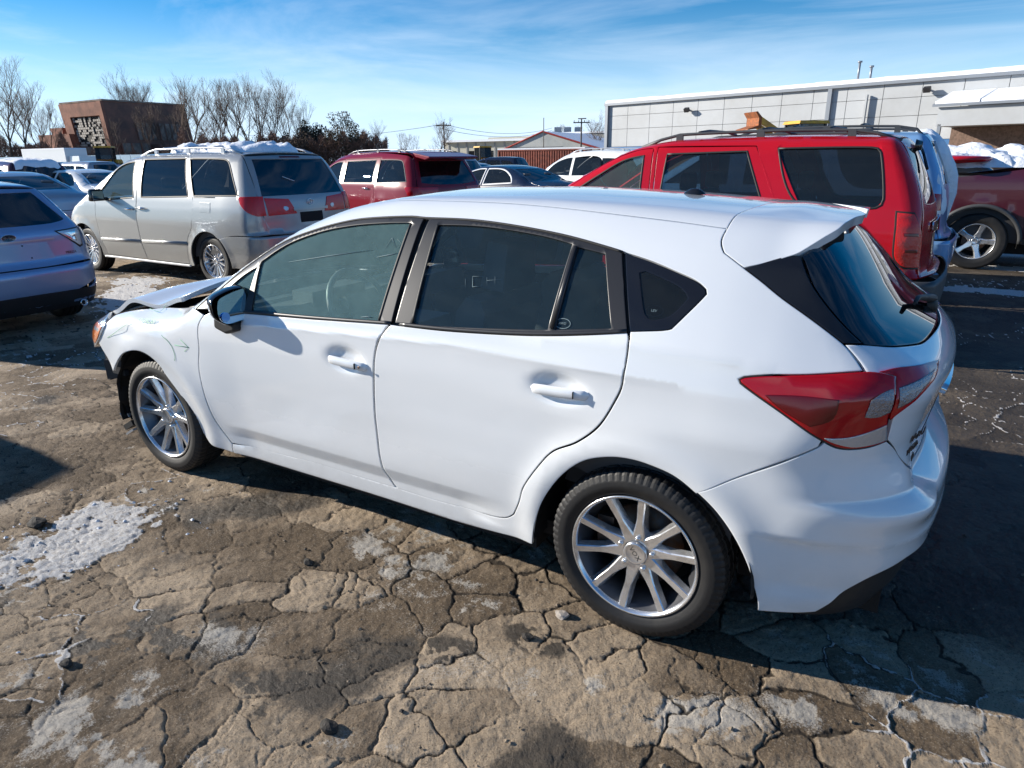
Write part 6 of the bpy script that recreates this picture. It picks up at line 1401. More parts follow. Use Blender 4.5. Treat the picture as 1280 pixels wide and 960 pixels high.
pk, PKS, _ = vehicle('pickup_truck', 'dark maroon pickup at the right edge with alloy wheel and a bed full of snow', 'pickup truck', PICK, *ppose, dict(
    paint=M['maroon_dark'], wb=3.7, R=.40, ar=.50, zs=.46, zb=.80, screen=(3.1, 3.95), xroof=1.5, yroof=.66, ycowl=.78, xnose=4.3, corner=[(.90, 1.42), (.93, 1.2), (.93, 1.0), (.93, .81)], rim='five', rr=.255,
    windows=[([(3.75, 1.42), (3.4, 1.68), (3.0, 1.80), (2.55, 1.82), (2.55, 1.40)], M['win_dark'], -1), ([(2.45, 1.82), (1.65, 1.80), (1.65, 1.40), (2.45, 1.40)], M['win_dark'], -1)], seats=False))
for cx_ in (0,):
    A = np.linspace(0, math.pi, 26)
    for sd in (1, -1):
        P = [( .525 * math.cos(t), float(PKS.pts('side', [(.525 * math.cos(t), .40 + .50 * math.sin(t) + .02)])[0][1]) * sd + sd * .012, .40 + .505 * math.sin(t)) for t in A]
        MB().tube(P, .030, 8).build('arch_flare', M['grey_rail'], pk)
for sd in (1, -1): MB().box((1.95, sd * .98, .55), (2.3, .16, .34)).build('running_board', M['plastic'], pk)
snow_heap('snow_patch', PKS, 'top', [(-1.05, .88), (1.05, .88), (1.10, 0), (1.05, -.88), (-1.05, -.88)], ppose, 'deep lumpy snow filling the bed of the dark maroon pickup', .14, 21, h=.07)
p_ = PKS.pts('top', [(-.1, .2)])[0]
o = MB(); o.lathe([(-.05, .001), (0, .42), (.07, .44), (.10, .40), (.13, .001)], 28, axis='z'); o = o.build('red_tub', M['red']); o.location = (ppose[0][0] + .45, ppose[0][1] + .75, 1.50); o.scale = (1.1, .9, .7); tag(o, 'red plastic tub half buried in the snow on the pickup bed', 'tub')
s_ = bmesh.new(); bmesh.ops.create_icosphere(s_, subdivisions=4, radius=1)
for v in s_.verts:
    k = 1 + .22 * noise.noise(v.co * 2.2) + .1 * noise.noise(v.co * 6); v.co = Vector((v.co.x * .62 * k, v.co.y * .5 * k, max(0, v.co.z) * .26 * k))
me_ = bpy.data.meshes.new('snow_heap'); s_.to_mesh(me_); s_.free(); me_.materials.append(M['snow'])
for pl in me_.polygons: pl.use_smooth = True
for k, (dx, dy, sc_, lb) in enumerate(((.28, .2, 1.0, 'rounded snow heap left in the pickup bed'), (-.35, .0, .9, 'rounded snow heap beside the red tub'), (-1.0, .3, .6, 'low snow heap at the cab end of the pickup bed'))):
    o = bpy.data.objects.new('snow_heap', me_); COL.objects.link(o); o.location = (ppose[0][0] + dx, ppose[0][1] + dy - .2, 1.48); o.scale = (sc_, sc_, sc_); o.rotation_euler = (0, 0, k * 1.3); tag(o, lb, 'snow', 'snow heaps in the pickup bed')
# black car beyond the pickup
c_, S_, _ = crossover('black car beyond the pickup, snow on its bonnet', (.6, -14.2), math.pi, M['black'])
snow_heap('snow_patch', S_, 'top', [(2.6, .5), (3.1, .45), (3.1, -.4), (2.6, -.5)], ((.6, -14.2), math.pi), 'strip of snow on the bonnet of the black car', .08, 31)
# ---------------------------------------------------------------- everything beyond the near cars
_d = scene.camera.matrix_world.to_3x3()
def spot(u, D, v=None):
    """ground point in the direction of photo column u at view depth D; with v also the height seen on that row"""
    r = _d @ Vector(((u - 640) / CAM_F, 0, -1)); vv = 195.0 if v is None else v
    for _ in range(1):
        r = _d @ Vector(((u - 640) / CAM_F, -(vv - 480) / CAM_F, -1))
    p = Vector(CAM_POS) + r * D
    return p
# --- bare trees: a few grown shapes, copied with their own size and turn
def bare_tree(seed, h, spread=.5, twigs=1.0, lean=.0):
    rr = random.Random(seed); tr = MB(); cr = MB()
    def seg(mb, a, b, r0, r1, n):
        mb.tube([a, (a + b) / 2 + Vector((rr.uniform(-1, 1), rr.uniform(-1, 1), 0)) * (b - a).length * .04, b], [r0, (r0 + r1) / 2, r1], n, cap=False)
    def grow(p, d, L, r, lv):
        e = p + d * L
        seg(tr if lv < 2 else cr, p, e, r * .60, r * .42, 6 if lv == 0 else 4 if lv < 3 else 3)
        if lv >= 6 or r < .0036: return
        n = 3 if lv == 0 else rr.choice((2, 3, 3)) if lv < 4 else rr.choice((2, 3))
        for i in range(n):
            ax = Vector((rr.uniform(-1, 1), rr.uniform(-1, 1), rr.uniform(-.1, .5))).normalized()
            k = spread * (.45 + .5 * rr.random()); nd = (d * (1 - k * .45) + ax * k).normalized(); nd.z = nd.z + .14; nd.normalize()
            grow(e, nd, L * rr.uniform(.62, .84), r * rr.uniform(.50, .66), lv + 1)
        for i in range(int(2.6 * twigs) if lv >= 1 else 1):      # side shoots along the limb
            q = p + d * L * rr.uniform(.3, .95); ax = Vector((rr.uniform(-1, 1), rr.uniform(-1, 1), rr.uniform(0, .9))).normalized()
            grow(q, (d * .4 + ax * .8).normalized(), L * .5, r * .35, max(lv + 2, 3))
    grow(Vector((0, 0, 0)), Vector((lean, 0, 1)).normalized(), h * .26, h * .017, 0)
    return tr, cr
M['bark'] = mat('bark', (.09, .07, .055), .95); M['twig'] = mat('twig', (.125, .088, .068), .95); M['twig_red'] = mat('twig_russet', (.15, .085, .062), .95)
TREES = []
for i, (sd, sp, tw, ln) in enumerate(((1, .55, 1, .05), (2, .42, 1, -.05), (5, .62, 1.5, .1), (8, .38, 1, 0), (13, .5, 1.5, -.1))):
    a, c = bare_tree(sd, 12, sp, tw, ln); r = empty('bare_tree', (0, 0, -100)); a.build('trunk', M['bark'], r); c.build('crown', M['twig'], r); TREES.append(r)
tree_used = [False] * 5
def put_tree(k, u, D, vtop, label, group='bare trees along the edge of the yard', wide=1.0):
    p = spot(u, D); top = spot(u, D, vtop).z
    o = TREES[k] if not tree_used[k] else copy_tree(TREES[k]); tree_used[k] = True
    o.location = (p.x, p.y, 0); s = (top + .4) / TREE_H[k]; o.scale = (s * wide, s * wide, s); o.rotation_euler = (0, 0, (u * 7) % 6.28)
    tag(o, label, 'tree', group)
TREE_H = []
for r in TREES:
    zz = 0
    for ch in r.children:
        co = np.empty(len(ch.data.vertices) * 3); ch.data.vertices.foreach_get('co', co); zz = max(zz, np.percentile(co[2::3], 99.7))
    TREE_H.append(zz)
TL = [(0, 14, 115, 82, 'tall bare tree nearest the left edge'), (2, 34, 120, 96, 'leaning bare tree second from the left edge'), (3, -12, 118, 90, 'bare tree cut by the left edge'), (1, 52, 125, 128, 'smaller bare tree left of the brick building'),
      (0, 66, 122, 130, 'bare tree just left of the brick building'), (2, 76, 150, 150, 'low bare tree against the brick annexe'), (2, 178, 150, 92, 'broad bare tree rising behind the brick building roof'), (1, 160, 155, 112, 'thin bare tree behind the left of the brick roof'), (4, 205, 150, 104, 'bare tree behind the right end of the brick roof'),
      (3, 228, 112, 101, 'slim bare tree at the right end of the brick building'), (0, 243, 112, 100, 'bare tree right beside the brick building'), (4, 262, 118, 112, 'bare tree standing a little right of the brick building'), (2, 278, 112, 106, 'spreading bare tree above the minivan roof'),
      (1, 296, 120, 106, 'upright bare tree above the snow on the minivan'), (0, 315, 112, 104, 'bare tree above the minivan tail'), (3, 330, 116, 100, 'tall slim bare tree above the minivan rear window'), (4, 347, 112, 99, 'tallest bare tree of the middle clump'),
      (1, 362, 118, 116, 'bare tree at the right of the middle clump'), (3, 378, 125, 128, 'fine bare tree left of the evergreens'), (4, 214, 125, 130, 'bare tree in front of the brick wall'), (3, 190, 122, 140, 'small bare tree growing against the brick wall'), (0, 150, 122, 150, 'scrubby bare tree before the broken brick window'),
      (4, 462, 105, 155, 'rounded bare tree right of the evergreens'), (1, 505, 170, 168, 'small distant bare tree left of the maroon roof'), (0, 518, 170, 170, 'small distant bare tree above the maroon roof'), (2, 546, 95, 148, 'lone bare tree by the utility pole'), (4, 560, 180, 172, 'tiny distant bare tree by the long low building'),
      (2, 749, 110, 143, 'bare tree tucked against the warehouse corner'), (1, 700, 190, 158, 'far bare tree behind the rooftop units'), (3, 716, 190, 158, 'second far bare tree behind the rooftop units')]
for t_ in TL: put_tree(t_[0], t_[1], t_[2], t_[3], t_[4], wide=1.15)
# --- evergreens and russet scrub trees
def leafy(name, u, D, vtop, w, colr, label, cat='tree', seed=1, dens=1500, cone=False, leaf=.22):
    p = spot(u, D); H = spot(u, D, vtop).z; rr = np.random.default_rng(seed); root = empty(name, (p.x, p.y, 0)); tag(root, label, cat, 'evergreen and russet trees in the middle of the treeline')
    MB().tube([(0, 0, 0), (.1, 0, H * .4), (0, 0, H * .8)], [.25, .16, .06], 6).build('trunk', M['bark'], root)
    cl = rr.normal(0, 1, (26, 3)); cl /= np.linalg.norm(cl, axis=1)[:, None]; cl = cl * rr.uniform(.3, .95, (26, 1)) * [w / 2, w / 2, H * .42] + [0, 0, H * .55]
    if cone: cl[:, :2] *= (1.15 - (cl[:, 2:] / H)).clip(.1)
    n = dens; k = rr.integers(0, 26, n); d = rr.normal(0, 1, (n, 3)); d /= np.linalg.norm(d, axis=1)[:, None]
    c = cl[k] + d * (rr.random((n, 1)) ** .4) * w * .17
    c[:, 2] = c[:, 2].clip(.2, H)
    a = rr.normal(0, 1, (n, 3)); a /= np.linalg.norm(a, axis=1)[:, None]; b_ = np.cross(a, rr.normal(0, 1, (n, 3))); b_ /= np.linalg.norm(b_, axis=1)[:, None]
    s = leaf * rr.uniform(.6, 1.5, (n, 1)); V = np.stack([c - a * s, c + b_ * s * .35, c + a * s, c - b_ * s * .35], 1).reshape(-1, 3)
    mesh_obj('crown', V, [(4 * i, 4 * i + 1, 4 * i + 2, 4 * i + 3) for i in range(n)], colr, root)
M['pine'] = mat('pine_needles', (.045, .048, .030), .9, var=(1.5, (.09, .065, .045), .4, .65)); M['scrub'] = mat('russet_scrub', (.105, .065, .045), .95, var=(1.2, (.06, .045, .035), .4, .6)); M['olive'] = mat('olive_scrub', (.085, .075, .045), .95, var=(1.2, (.12, .085, .05), .4, .6))
leafy('pine_tree', 384, 108, 146, 5.5, M['pine'], 'dark pine at the left of the evergreen clump', seed=3, cone=True, dens=2600)
leafy('pine_tree', 404, 110, 152, 6, M['pine'], 'dark evergreen in the middle of the clump', seed=4, dens=2600)
leafy('scrub_tree', 425, 104, 141, 6.5, M['olive'], 'rounded olive brown tree right of the pines', seed=5, dens=4200, leaf=.16)
leafy('scrub_tree', 343, 104, 166, 7, M['scrub'], 'russet scrub tree behind the minivan tail', seed=6, dens=3200, leaf=.16)
leafy('scrub_tree', 372, 102, 160, 7, M['scrub'], 'russet scrub tree left of the pines', seed=7, dens=3400, leaf=.16)
leafy('scrub_tree', 448, 104, 160, 5, M['pine'], 'small dark evergreen beside the olive tree', seed=8, dens=1800, leaf=.18)
# --- the undergrowth below the trees reads as one mass
Vu = []; Fu = []; rr = np.random.default_rng(44)
for (u0, u1, D, v0, cnt) in ((-40, 108, 118, 166, 9000), (225, 485, 104, 157, 20000), (470, 760, 200, 183, 3500), (110, 240, 118, 184, 2500)):
    for k in range(cnt):
        u = rr.uniform(u0, u1); dd = D * rr.uniform(.97, 1.06); H = spot(u, dd, v0).z * (.7 + .5 * noise.noise(Vector((u * .08, 0, D)))); p = spot(u, dd)
        z = max(.1, H * rr.random() ** .7); a = rr.normal(0, 1, 3); a[2] = abs(a[2]) * 1.8; a /= np.linalg.norm(a); b_ = np.cross(a, rr.normal(0, 1, 3)); b_ /= np.linalg.norm(b_); s = .55 * dd / 100; c = np.array([p.x, p.y, z]); n0 = len(Vu)
        Vu += [c - a * s, c + b_ * s * .07, c + a * s, c - b_ * s * .07]; Fu.append((n0, n0 + 1, n0 + 2, n0 + 3))
tag(mesh_obj('undergrowth', np.array(Vu), Fu, M['twig_red']), kind='stuff')

# --- derelict brick building with raked walls
M['brick_wall'] = mat('raw_brick', (.30, .125, .080), .9, var=(.5, (.15, .06, .042), .4, .65)); M['brick_shaded'] = mat('shaded_brick', (.22, .105, .075), .9, var=(.4, (.13, .075, .06), .4, .6))  # second brick is a darker copy carrying the shade of the sunless flank
M['broken'] = mat('broken_block_window', (.42, .39, .35), .8); M['concrete'] = mat('stained_concrete', (.26, .22, .185), .9, var=(.6, (.15, .12, .10), .4, .6))
def derelict():
    c = spot(146, 125); root = empty('brick_building', (c.x, c.y, 0)); tag(root, 'derelict brick building with raked walls and a smashed block window', 'building')
    H = spot(146, 125, 127).z; Lf, Ls = 13.0, 17.0
    def block(name, pb, pt, z0, z1, m, par=root):
        n = len(pb); V = [(p[0], p[1], z0) for p in pb] + [(p[0], p[1], z1) for p in pt]
        o = mesh_obj(name, V, [tuple(range(n))[::-1], tuple(range(n, 2 * n))] + [(i, (i + 1) % n, n + (i + 1) % n, n + i) for i in range(n)], m, par)
        bm = bmesh.new(); bm.from_mesh(o.data); bmesh.ops.recalc_face_normals(bm, faces=bm.faces); bm.to_mesh(o.data); bm.free(); return o
    s0, s1, sb = 1.5, 2.7, .6            # how far the top leans out at the corner, at the far left and at the right end
    block('wall', [(0, 0), (Lf, 0), (Lf, -Ls), (0, -Ls)], [(s0, 0), (Lf + s1, 0), (Lf + s1, -Ls + sb), (s0, -Ls + sb)], 0, H, M['brick_wall'])
    block('parapet', [(s0 - .15, .15), (Lf + s1 + .2, .15), (Lf + s1 + .2, -Ls + sb - .1), (s0 - .15, -Ls + sb - .1)], [(s0 - .2, .2), (Lf + s1 + .25, .2), (Lf + s1 + .25, -Ls + sb - .15), (s0 - .2, -Ls + sb - .15)], H, H + .28, M['concrete'])
    fx = lambda t, z: t * (Lf + (s1 - s0) * z / H) + s0 * z / H
    # buttress-like front bay that stands forward of the recessed window wall
    def front(t0, t1, z0, z1, y, m, name, th=.3, par=root):
        return block(name, [(fx(t0, z0), y), (fx(t1, z0), y), (fx(t1, z0), y - th), (fx(t0, z0), y - th)], [(fx(t0, z1), y), (fx(t1, z1), y), (fx(t1, z1), y - th), (fx(t0, z1), y - th)], z0, z1, m, par)
    front(-.01, .08, 0, H * .995, .5, M['brick_wall'], 'pier', .55); front(.80, 1.0, 0, H * .995, .5, M['brick_wall'], 'pier', .55); front(.08, .80, H * .80, H * .99, .5, M['brick_wall'], 'lintel_band', .55)
    front(.08, .80, .05, H * .36, .12, M['concrete'], 'wall_panel', .2)
    wn_ = empty('window', (0, 0, 0), 0, root); rr = random.Random(4); z0, z1 = H * .37, H * .79
    front(.08, .80, z0, z1, .03, M['dark'], 'opening', .05, wn_)
    g = MB(); nx, nz = 16, 12
    for i in range(nx):
        for k in range(nz):
            if rr.random() < .36 + .25 * (k in (2, 3)): continue
            zc = z0 + (k + .5) / nz * (z1 - z0); xc = fx(.08 + .72 * (i + .5) / nx, zc)
            g.box((xc, .12, zc), (Lf * .72 / nx * .86, .14, (z1 - z0) / nz * .84))
    tag(g.build('glass_blocks', M['broken'], wn_), kind='stuff')
    # the flank, its shade put into the brick: bands of stained panels with ribs between
    def flank(y0, y1, z0, z1, off, m, name, th=.3, par=root):
        xx = lambda z: s0 * z / H - off
        return block(name, [(xx(z0), y0), (xx(z0), y1), (xx(z0) + th, y1), (xx(z0) + th, y0)], [(xx(z1), y0), (xx(z1), y1), (xx(z1) + th, y1), (xx(z1) + th, y0)], z0, z1, m, par)
    flank(0, -Ls + .8, H * .40, H * .99, .04, M['brick_shaded'], 'wall_panel', .1)
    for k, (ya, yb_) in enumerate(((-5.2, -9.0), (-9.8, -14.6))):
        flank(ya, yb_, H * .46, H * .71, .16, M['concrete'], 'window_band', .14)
        for q in range(5): yq = ya + (yb_ - ya) * q / 4.0; flank(yq + .08, yq - .08, H * .46, H * .71, .30, M['brick_shaded'], 'mullion', .2)
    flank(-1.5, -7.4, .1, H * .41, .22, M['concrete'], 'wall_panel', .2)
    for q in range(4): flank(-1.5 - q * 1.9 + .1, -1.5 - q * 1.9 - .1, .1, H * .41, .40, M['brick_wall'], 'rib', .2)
    block('low_wing', [(-2.5, -7.5), (8, -7.5), (8, -Ls - 10), (-2.5, -Ls - 10)], [(-2.0, -7.5), (8, -7.5), (8, -Ls - 10), (-2.0, -Ls - 10)], 0, H * .40, M['brick_shaded'])
    block('annexe', [(Lf - 2.5, 1.5), (Lf + 9, 1.5), (Lf + 9, -6), (Lf - 2.5, -6)], [(Lf - 1.0, 1.5), (Lf + 10.5, 1.5), (Lf + 10.5, -6), (Lf - 1.0, -6)], 0, H * .56, M['brick_wall'])
    block('annexe', [(Lf + 3, .5), (Lf + 7, .5), (Lf + 7, -6), (Lf + 3, -6)], [(Lf + 3, .5), (Lf + 7.6, .5), (Lf + 7.6, -6), (Lf + 3, -6)], H * .56, H * .66, M['brick_wall'])
derelict()

# --- long metal warehouse
M['cladding'] = mat('grey_cladding', (.43, .45, .47), .6, var=(.25, (.36, .37, .375), .42, .7)); M['cladding_line'] = mat('panel_joint', (.30, .30, .30), .7); M['blue_stripe'] = mat('blue_stripe', (.05, .16, .36), .5)
M['brick_base'] = mat('brick_plinth', (.20, .13, .10), .9, var=(8, (.12, .08, .06), .4, .6)); M['trim_grey'] = mat('grey_gutter', (.25, .27, .30), .4, .3)
def warehouse():
    H = 6.5; a = spot(757, 67); b = spot(1281, 43.5); X = b - a; X.z = 0; L0 = X.length; X.normalize(); Yv = Vector((X.y, -X.x, 0))
    if Yv.dot(Vector((CAM_POS[0], CAM_POS[1], 0)) - a) > 0: Yv = -Yv
    Lw = L0 + 26
    root = empty('warehouse'); root.matrix_world = Matrix(((X.x, Yv.x, 0, a.x), (X.y, Yv.y, 0, a.y), (0, 0, 1, 0), (0, 0, 0, 1))); tag(root, 'long grey metal warehouse with blue stripe and snow along its roof edge', 'building')
    b = MB(); b.box((Lw / 2, 9, 1.0), (Lw - .02, 18, 2.0)); b.build('plinth', M['brick_base'], root)
    # wall as separate cladding panels with joints between
    n = 24; cw = Lw / n
    for i in range(n):
        for (z0, z1) in ((2.55, 4.15), (4.15, 5.35), (5.35, 6.30)):
            o = MB(); o.box((cw * (i + .5), .05, (z0 + z1) / 2), (cw - .04, .10, z1 - z0 - .03)); o.build('panel', M['cladding'], root)
    b = MB(); b.box((Lw / 2, 9.2, 4.4), (Lw, 18, 4.2)); b.build('wall', M['cladding_line'], root)
    MB().box((Lw / 2, -.02, 2.28), (Lw, .12, .50)).build('stripe', M['blue_stripe'], root)
    MB().box((Lw / 2, -.12, 6.42), (Lw + .3, .30, .26)).build('gutter', M['trim_grey'], root)
    # low-pitched roof and the snow hanging on its edge
    mesh_obj('roof', [(-.2, -.2, 6.5), (Lw + .2, -.2, 6.5), (Lw + .2, 9, 7.3), (-.2, 9, 7.3), (-.2, 18.2, 6.5), (Lw + .2, 18.2, 6.5)], [(0, 1, 2, 3), (3, 2, 5, 4), (0, 3, 4), (1, 5, 2)], M['trim_grey'], root)
    V = []; F = []; N = 160
    for i in range(N + 1):
        x = Lw * i / N; k = .14 + .10 * noise.noise(Vector((x * .9, 3, 0))) + .05 * noise.noise(Vector((x * 4, 0, 0)))
        for (y, z) in ((-.28, 6.50), (-.30 - .06 * k, 6.52 + k * .8), (-.1, 6.62 + k * 1.2), (1.2, 6.78 + k), (9, 7.45 + k)): V.append((x, y, z))
    for i in range(N):
        for j in range(4): F.append((i * 5 + j, (i + 1) * 5 + j, (i + 1) * 5 + j + 1, i * 5 + j + 1))
    s = mesh_obj('roof_snow', V, F, M['snow'], root, smooth=True)
    for i in (1, 2, 7, 0):
        pass
    MB().box((.12, -.10, 3.2), (.34, .3, 6.4)).build('downpipe', M['trim_grey'], root)
    kx = lambda u: (lambda t: t)(cross_u(u))
    def cross_u(u):     # distance along the wall of photo column u
        lo, hi = 0, Lw
        for _ in range(40):
            m = (lo + hi) / 2; p = a + X * m; q = _d.transposed() @ (Vector((p.x, p.y, 1.6)) - Vector(CAM_POS)); uu = 640 + CAM_F * q.x / -q.z
            if uu < u: lo = m
            else: hi = m
        return lo
    x = cross_u(1029); MB().box((x, -.12, 4.3), (.30, .24, 4.0)).build('pilaster', M['trim_grey'], root)
    x = cross_u(1075); MB().box((x, -.25, 4.1), (.13, .25, 3.2)).build('vent_stack', M['cladding'], root)
    for u, z in ((858, 5.45), (1148, 5.75)):
        x = cross_u(u); b = MB(); b.box((x, -.45, z), (.42, .30, .32), rx=.5); b.box((x, -.15, z), (.10, .5, .10)); b.build('wall_lamp', M['dark_metal'], root)
    for u, hh in ((1046, 1.35), (1061, .95)):
        x = cross_u(u); b = MB(); b.tube([(x, 2.0, 6.6), (x, 2.0, 6.9 + hh)], .09, 8); b.tube([(x, 2, 6.9 + hh - .12), (x, 2, 6.9 + hh)], .17, 8); b.build('roof_flue', M['trim_grey'], root)
    x0 = cross_u(1182); 
    b = MB(); b.box(((x0 + Lw) / 2, -1.6, 3.85), (Lw - x0, 3.2, 1.15)); b.build('porch_wall', M['cladding'], root)
    mesh_obj('porch_roof', [(x0 - .3, -3.5, 4.45), (Lw, -3.5, 4.45), (Lw, 0, 5.25), (x0 - .3, 0, 5.25), (x0 - .3, -3.5, 4.6), (Lw, -3.5, 4.6), (Lw, 0, 5.4), (x0 - .3, 0, 5.4)], [(3, 2, 1, 0), (4, 5, 6, 7), (0, 1, 5, 4), (1, 2, 6, 5), (2, 3, 7, 6), (3, 0, 4, 7)], M['trim_grey'], root)
    ns = 12
    for i in range(ns):
        xa = x0 - .2 + (Lw - x0) * i / ns; xb = x0 - .2 + (Lw - x0) * (i + 1) / ns - .09
        mesh_obj('roof_snow', [(xa, -3.4, 4.62), (xb, -3.4, 4.62), (xb, -.05, 5.42), (xa, -.05, 5.42), (xa, -3.38, 4.78), (xb, -3.38, 4.80), (xb, -.05, 5.56), (xa, -.05, 5.56)], [(4, 5, 6, 7), (0, 1, 5, 4), (1, 2, 6, 5), (3, 0, 4, 7), (2, 3, 7, 6)], M['snow'], root)
    MB().box(((x0 + Lw) / 2, -.25, 2.0), (Lw - x0 - .4, .4, 2.5)).build('porch_back_wall', M['brick_base'], root)
    for i in range(3): MB().box((x0 + .2 + i * 8, -3.1, 1.7), (.2, .2, 3.4)).build('porch_post', M['trim_grey'], root)
warehouse()

# --- shed, container and the buildings far off
M['rust'] = mat('rust_red_container', (.30, .080, .050), .75, var=(2, (.13, .04, .03), .4, .65)); M['red_trim'] = mat('red_trim', (.35, .04, .03), .6); M['pale_wall'] = mat('pale_wall', (.45, .46, .44), .8, var=(.4, (.36, .38, .37), .4, .6)); M['cream'] = mat('cream_wall', (.48, .46, .38), .8)
def wallframe(u0, u1, D, name, label, cat):
    """a building whose long front runs along the yard's x axis, between two photo columns, about D away"""
    m_ = spot((u0 + u1) / 2, D); Y = m_.y
    def at(u):
        d = _d @ Vector(((u - 640) / CAM_F, (480 - 195) / CAM_F, -1)); t = (Y - CAM_POS[1]) / d.y; return CAM_POS[0] + d.x * t
    xa, xb = at(u0), at(u1); L = abs(xa - xb)
    r = empty(name, (max(xa, xb), Y, 0)); r.matrix_world = Matrix(((-1, 0, 0, max(xa, xb)), (0, -1, 0, Y), (0, 0, 1, 0), (0, 0, 0, 1))); tag(r, label, cat); return r, L
def hgt(u, Y, v):
    d = _d @ Vector(((u - 640) / CAM_F, -(v - 480) / CAM_F, -1)); t = (Y - CAM_POS[1]) / d.y; return CAM_POS[2] + d.z * t
r, L = wallframe(628, 752, 104, 'gable_shed', 'pale gabled shed with red roof trim behind the rust red container', 'building')
Yr = r.matrix_world[1][3]; xm = L * .43; ap = hgt(680, Yr, 165); ev = hgt(680, Yr, 187)
b = MB(); b.prism([(0, 0), (L * .98, 0), (L * .98, ev), (xm, ap), (0, ev)], 0, 16); b.build('wall', M['pale_wall'], r)
b = MB(); b.tube([(-.3, -.15, ev - .1), (xm, -.15, ap + .08), (L, -.15, ev - .1)], .13, 4, cap=True, smooth=False); b.build('roof_trim', M['red_trim'], r)
mesh_obj('snowy_roof', [(xm, -.1, ap + .1), (L + .3, -.1, ev), (L + .3, 17, ev), (xm, 17, ap + .1), (-.3, -.1, ev), (-.3, 17, ev)], [(0, 1, 2, 3), (4, 0, 3, 5)], M['snow'], r)
for i in range(3): MB().box((L * .32, -.03, ev * (.55 + .3 * i)), (L * .6, .05, .06)).build('wall_batten', M['cladding_line'], r)
r, L = wallframe(690, 762, 121, 'flat_building', 'flat roofed building with snow on top behind the shed', 'building'); zt = hgt(720, r.matrix_world[1][3], 167)
b = MB(); b.box((L / 2, 8, zt / 2), (L, 16, zt)); b.build('wall', M['pale_wall'], r); MB().box((L / 2, 8, zt + .15), (L + .3, 16.3, .3)).build('roof_snow', M['snow'], r)
for i, u in enumerate((697, 709, 722)):
    p = spot(u, 126); z0 = zt + .3; z1 = spot(u, 126, 159.5).z
    o = MB().box((p.x, p.y, (z0 + z1) / 2 + .0), (1.3, 1.3, max(.6, z1 - z0)), rz=.5).build('rooftop_unit', M['trim_grey']); tag(o, ['left rooftop unit on the flat building', 'middle rooftop unit on the flat building', 'right rooftop unit on the flat building'][i], 'rooftop unit', 'rooftop units')
r, L = wallframe(622, 731, 85, 'shipping_container', 'rust red corrugated shipping container in front of the gabled shed', 'container')
b = MB(); b.box((L / 2, 1.3, 1.3), (L - .3, 2.2, 2.5)); b.build('container_body', M['rust'], r)
for i in range(34): MB().box((.35 + (L - .7) * (i + .5) / 34, .12, 1.32), ((L - .7) / 34 * .55, .14, 2.25)).build('rib', M['rust'], r)
for (cx_, cz_, dx_, dz_) in ((L / 2, 2.56, L, .16), (L / 2, .1, L, .2), (.1, 1.3, .2, 2.5), (L - .1, 1.3, .2, 2.5)): MB().box((cx_, .12, cz_), (dx_, .26, dz_)).build('frame_rail', M['rust'], r)
MB().box((L / 2, 1.25, 2.72), (L, 2.5, .16)).build('roof_snow', M['snow'], r)
r, L = wallframe(556, 662, 148, 'long_building', 'long low pale building with snowy roof left of the gabled shed', 'building'); zt = hgt(600, r.matrix_world[1][3], 177); zu = hgt(620, r.matrix_world[1][3], 171)
b = MB(); b.box((L / 2, 8, zt / 2), (L, 16, zt)); b.build('wall', M['cream'], r); MB().box((L / 2, 7, zt + .2), (L + .4, 16, .45)).build('roof_snow', M['snow'], r); MB().box((L * .62, 12, (zt + zu) / 2), (L * .7, 6, zu - zt + .4)).build('upper_storey', M['cream'], r)
for i in range(9): MB().box((L * (i + .5) / 9, -.06, zt * .5), (.35, .12, zt * .96)).build('pilaster', M['cladding_line'], r)
for i in range(4): MB().box((L * (i * 2 + 1) / 9, -.05, zt * .38), (L / 9 * .55, .1, zt * .5)).build('window', M['gloss'], r)
# low blue yard fence at the left
r, L = wallframe(-60, 190, 92, 'yard_fence', 'low pale blue yard fence under the trees at the left', 'fence'); zt = hgt(60, r.matrix_world[1][3], 195.5)
M['fence_blue'] = mat('pale_blue_fence', (.22, .36, .48), .7)
for i in range(24): MB().box((L * (i + .5) / 24, 0, zt / 2), (L / 24 - .08, .08, zt)).build('fence_panel', M['fence_blue'], r)
for i in range(25): MB().box((L * i / 24, .08, zt / 2), (.12, .12, zt + .1)).build('fence_post', M['trim_grey'], r)

# --- poles and wires
M['wood'] = mat('weathered_pole', (.10, .085, .07), .9)
def pole(u, D, vt, label, arm=True, r_=.13):
    p = spot(u, D); H = spot(u, D, vt).z; root = empty('utility_pole', (p.x, p.y, 0), .5); tag(root, label, 'pole')
    MB().tube([(0, 0, 0), (0, 0, H)], [r_, r_ * .7], 8).build('post', M['wood'], root)
    if arm:
        MB().box((0, 0, H - .5), (2.2, .12, .14)).build('crossarm', M['wood'], root)
        for x in (-1, -.4, .4, 1): MB().tube([(x, 0, H - .43), (x, 0, H - .2)], .06, 6).build('insulator', M['trim_grey'], root)
    return Vector((p.x, p.y, H - .3))
p1 = pole(556, 100, 153, 'utility pole with crossarm beside the lone bare tree'); p2 = pole(726, 93, 149, 'utility pole with crossarm left of the warehouse'); p3 = pole(679.5, 96, 148, 'thin mast rising over the shed gable', False, .07)
p = spot(726.8, 93); o = MB().box((0, 0, 0), (1.1, .3, .12)).build('pole_lamp', M['dark_metal']); o.location = (p.x, p.y, spot(726, 93, 150).z + .1); tag(o, 'lamp head on top of the right utility pole', 'lamp')
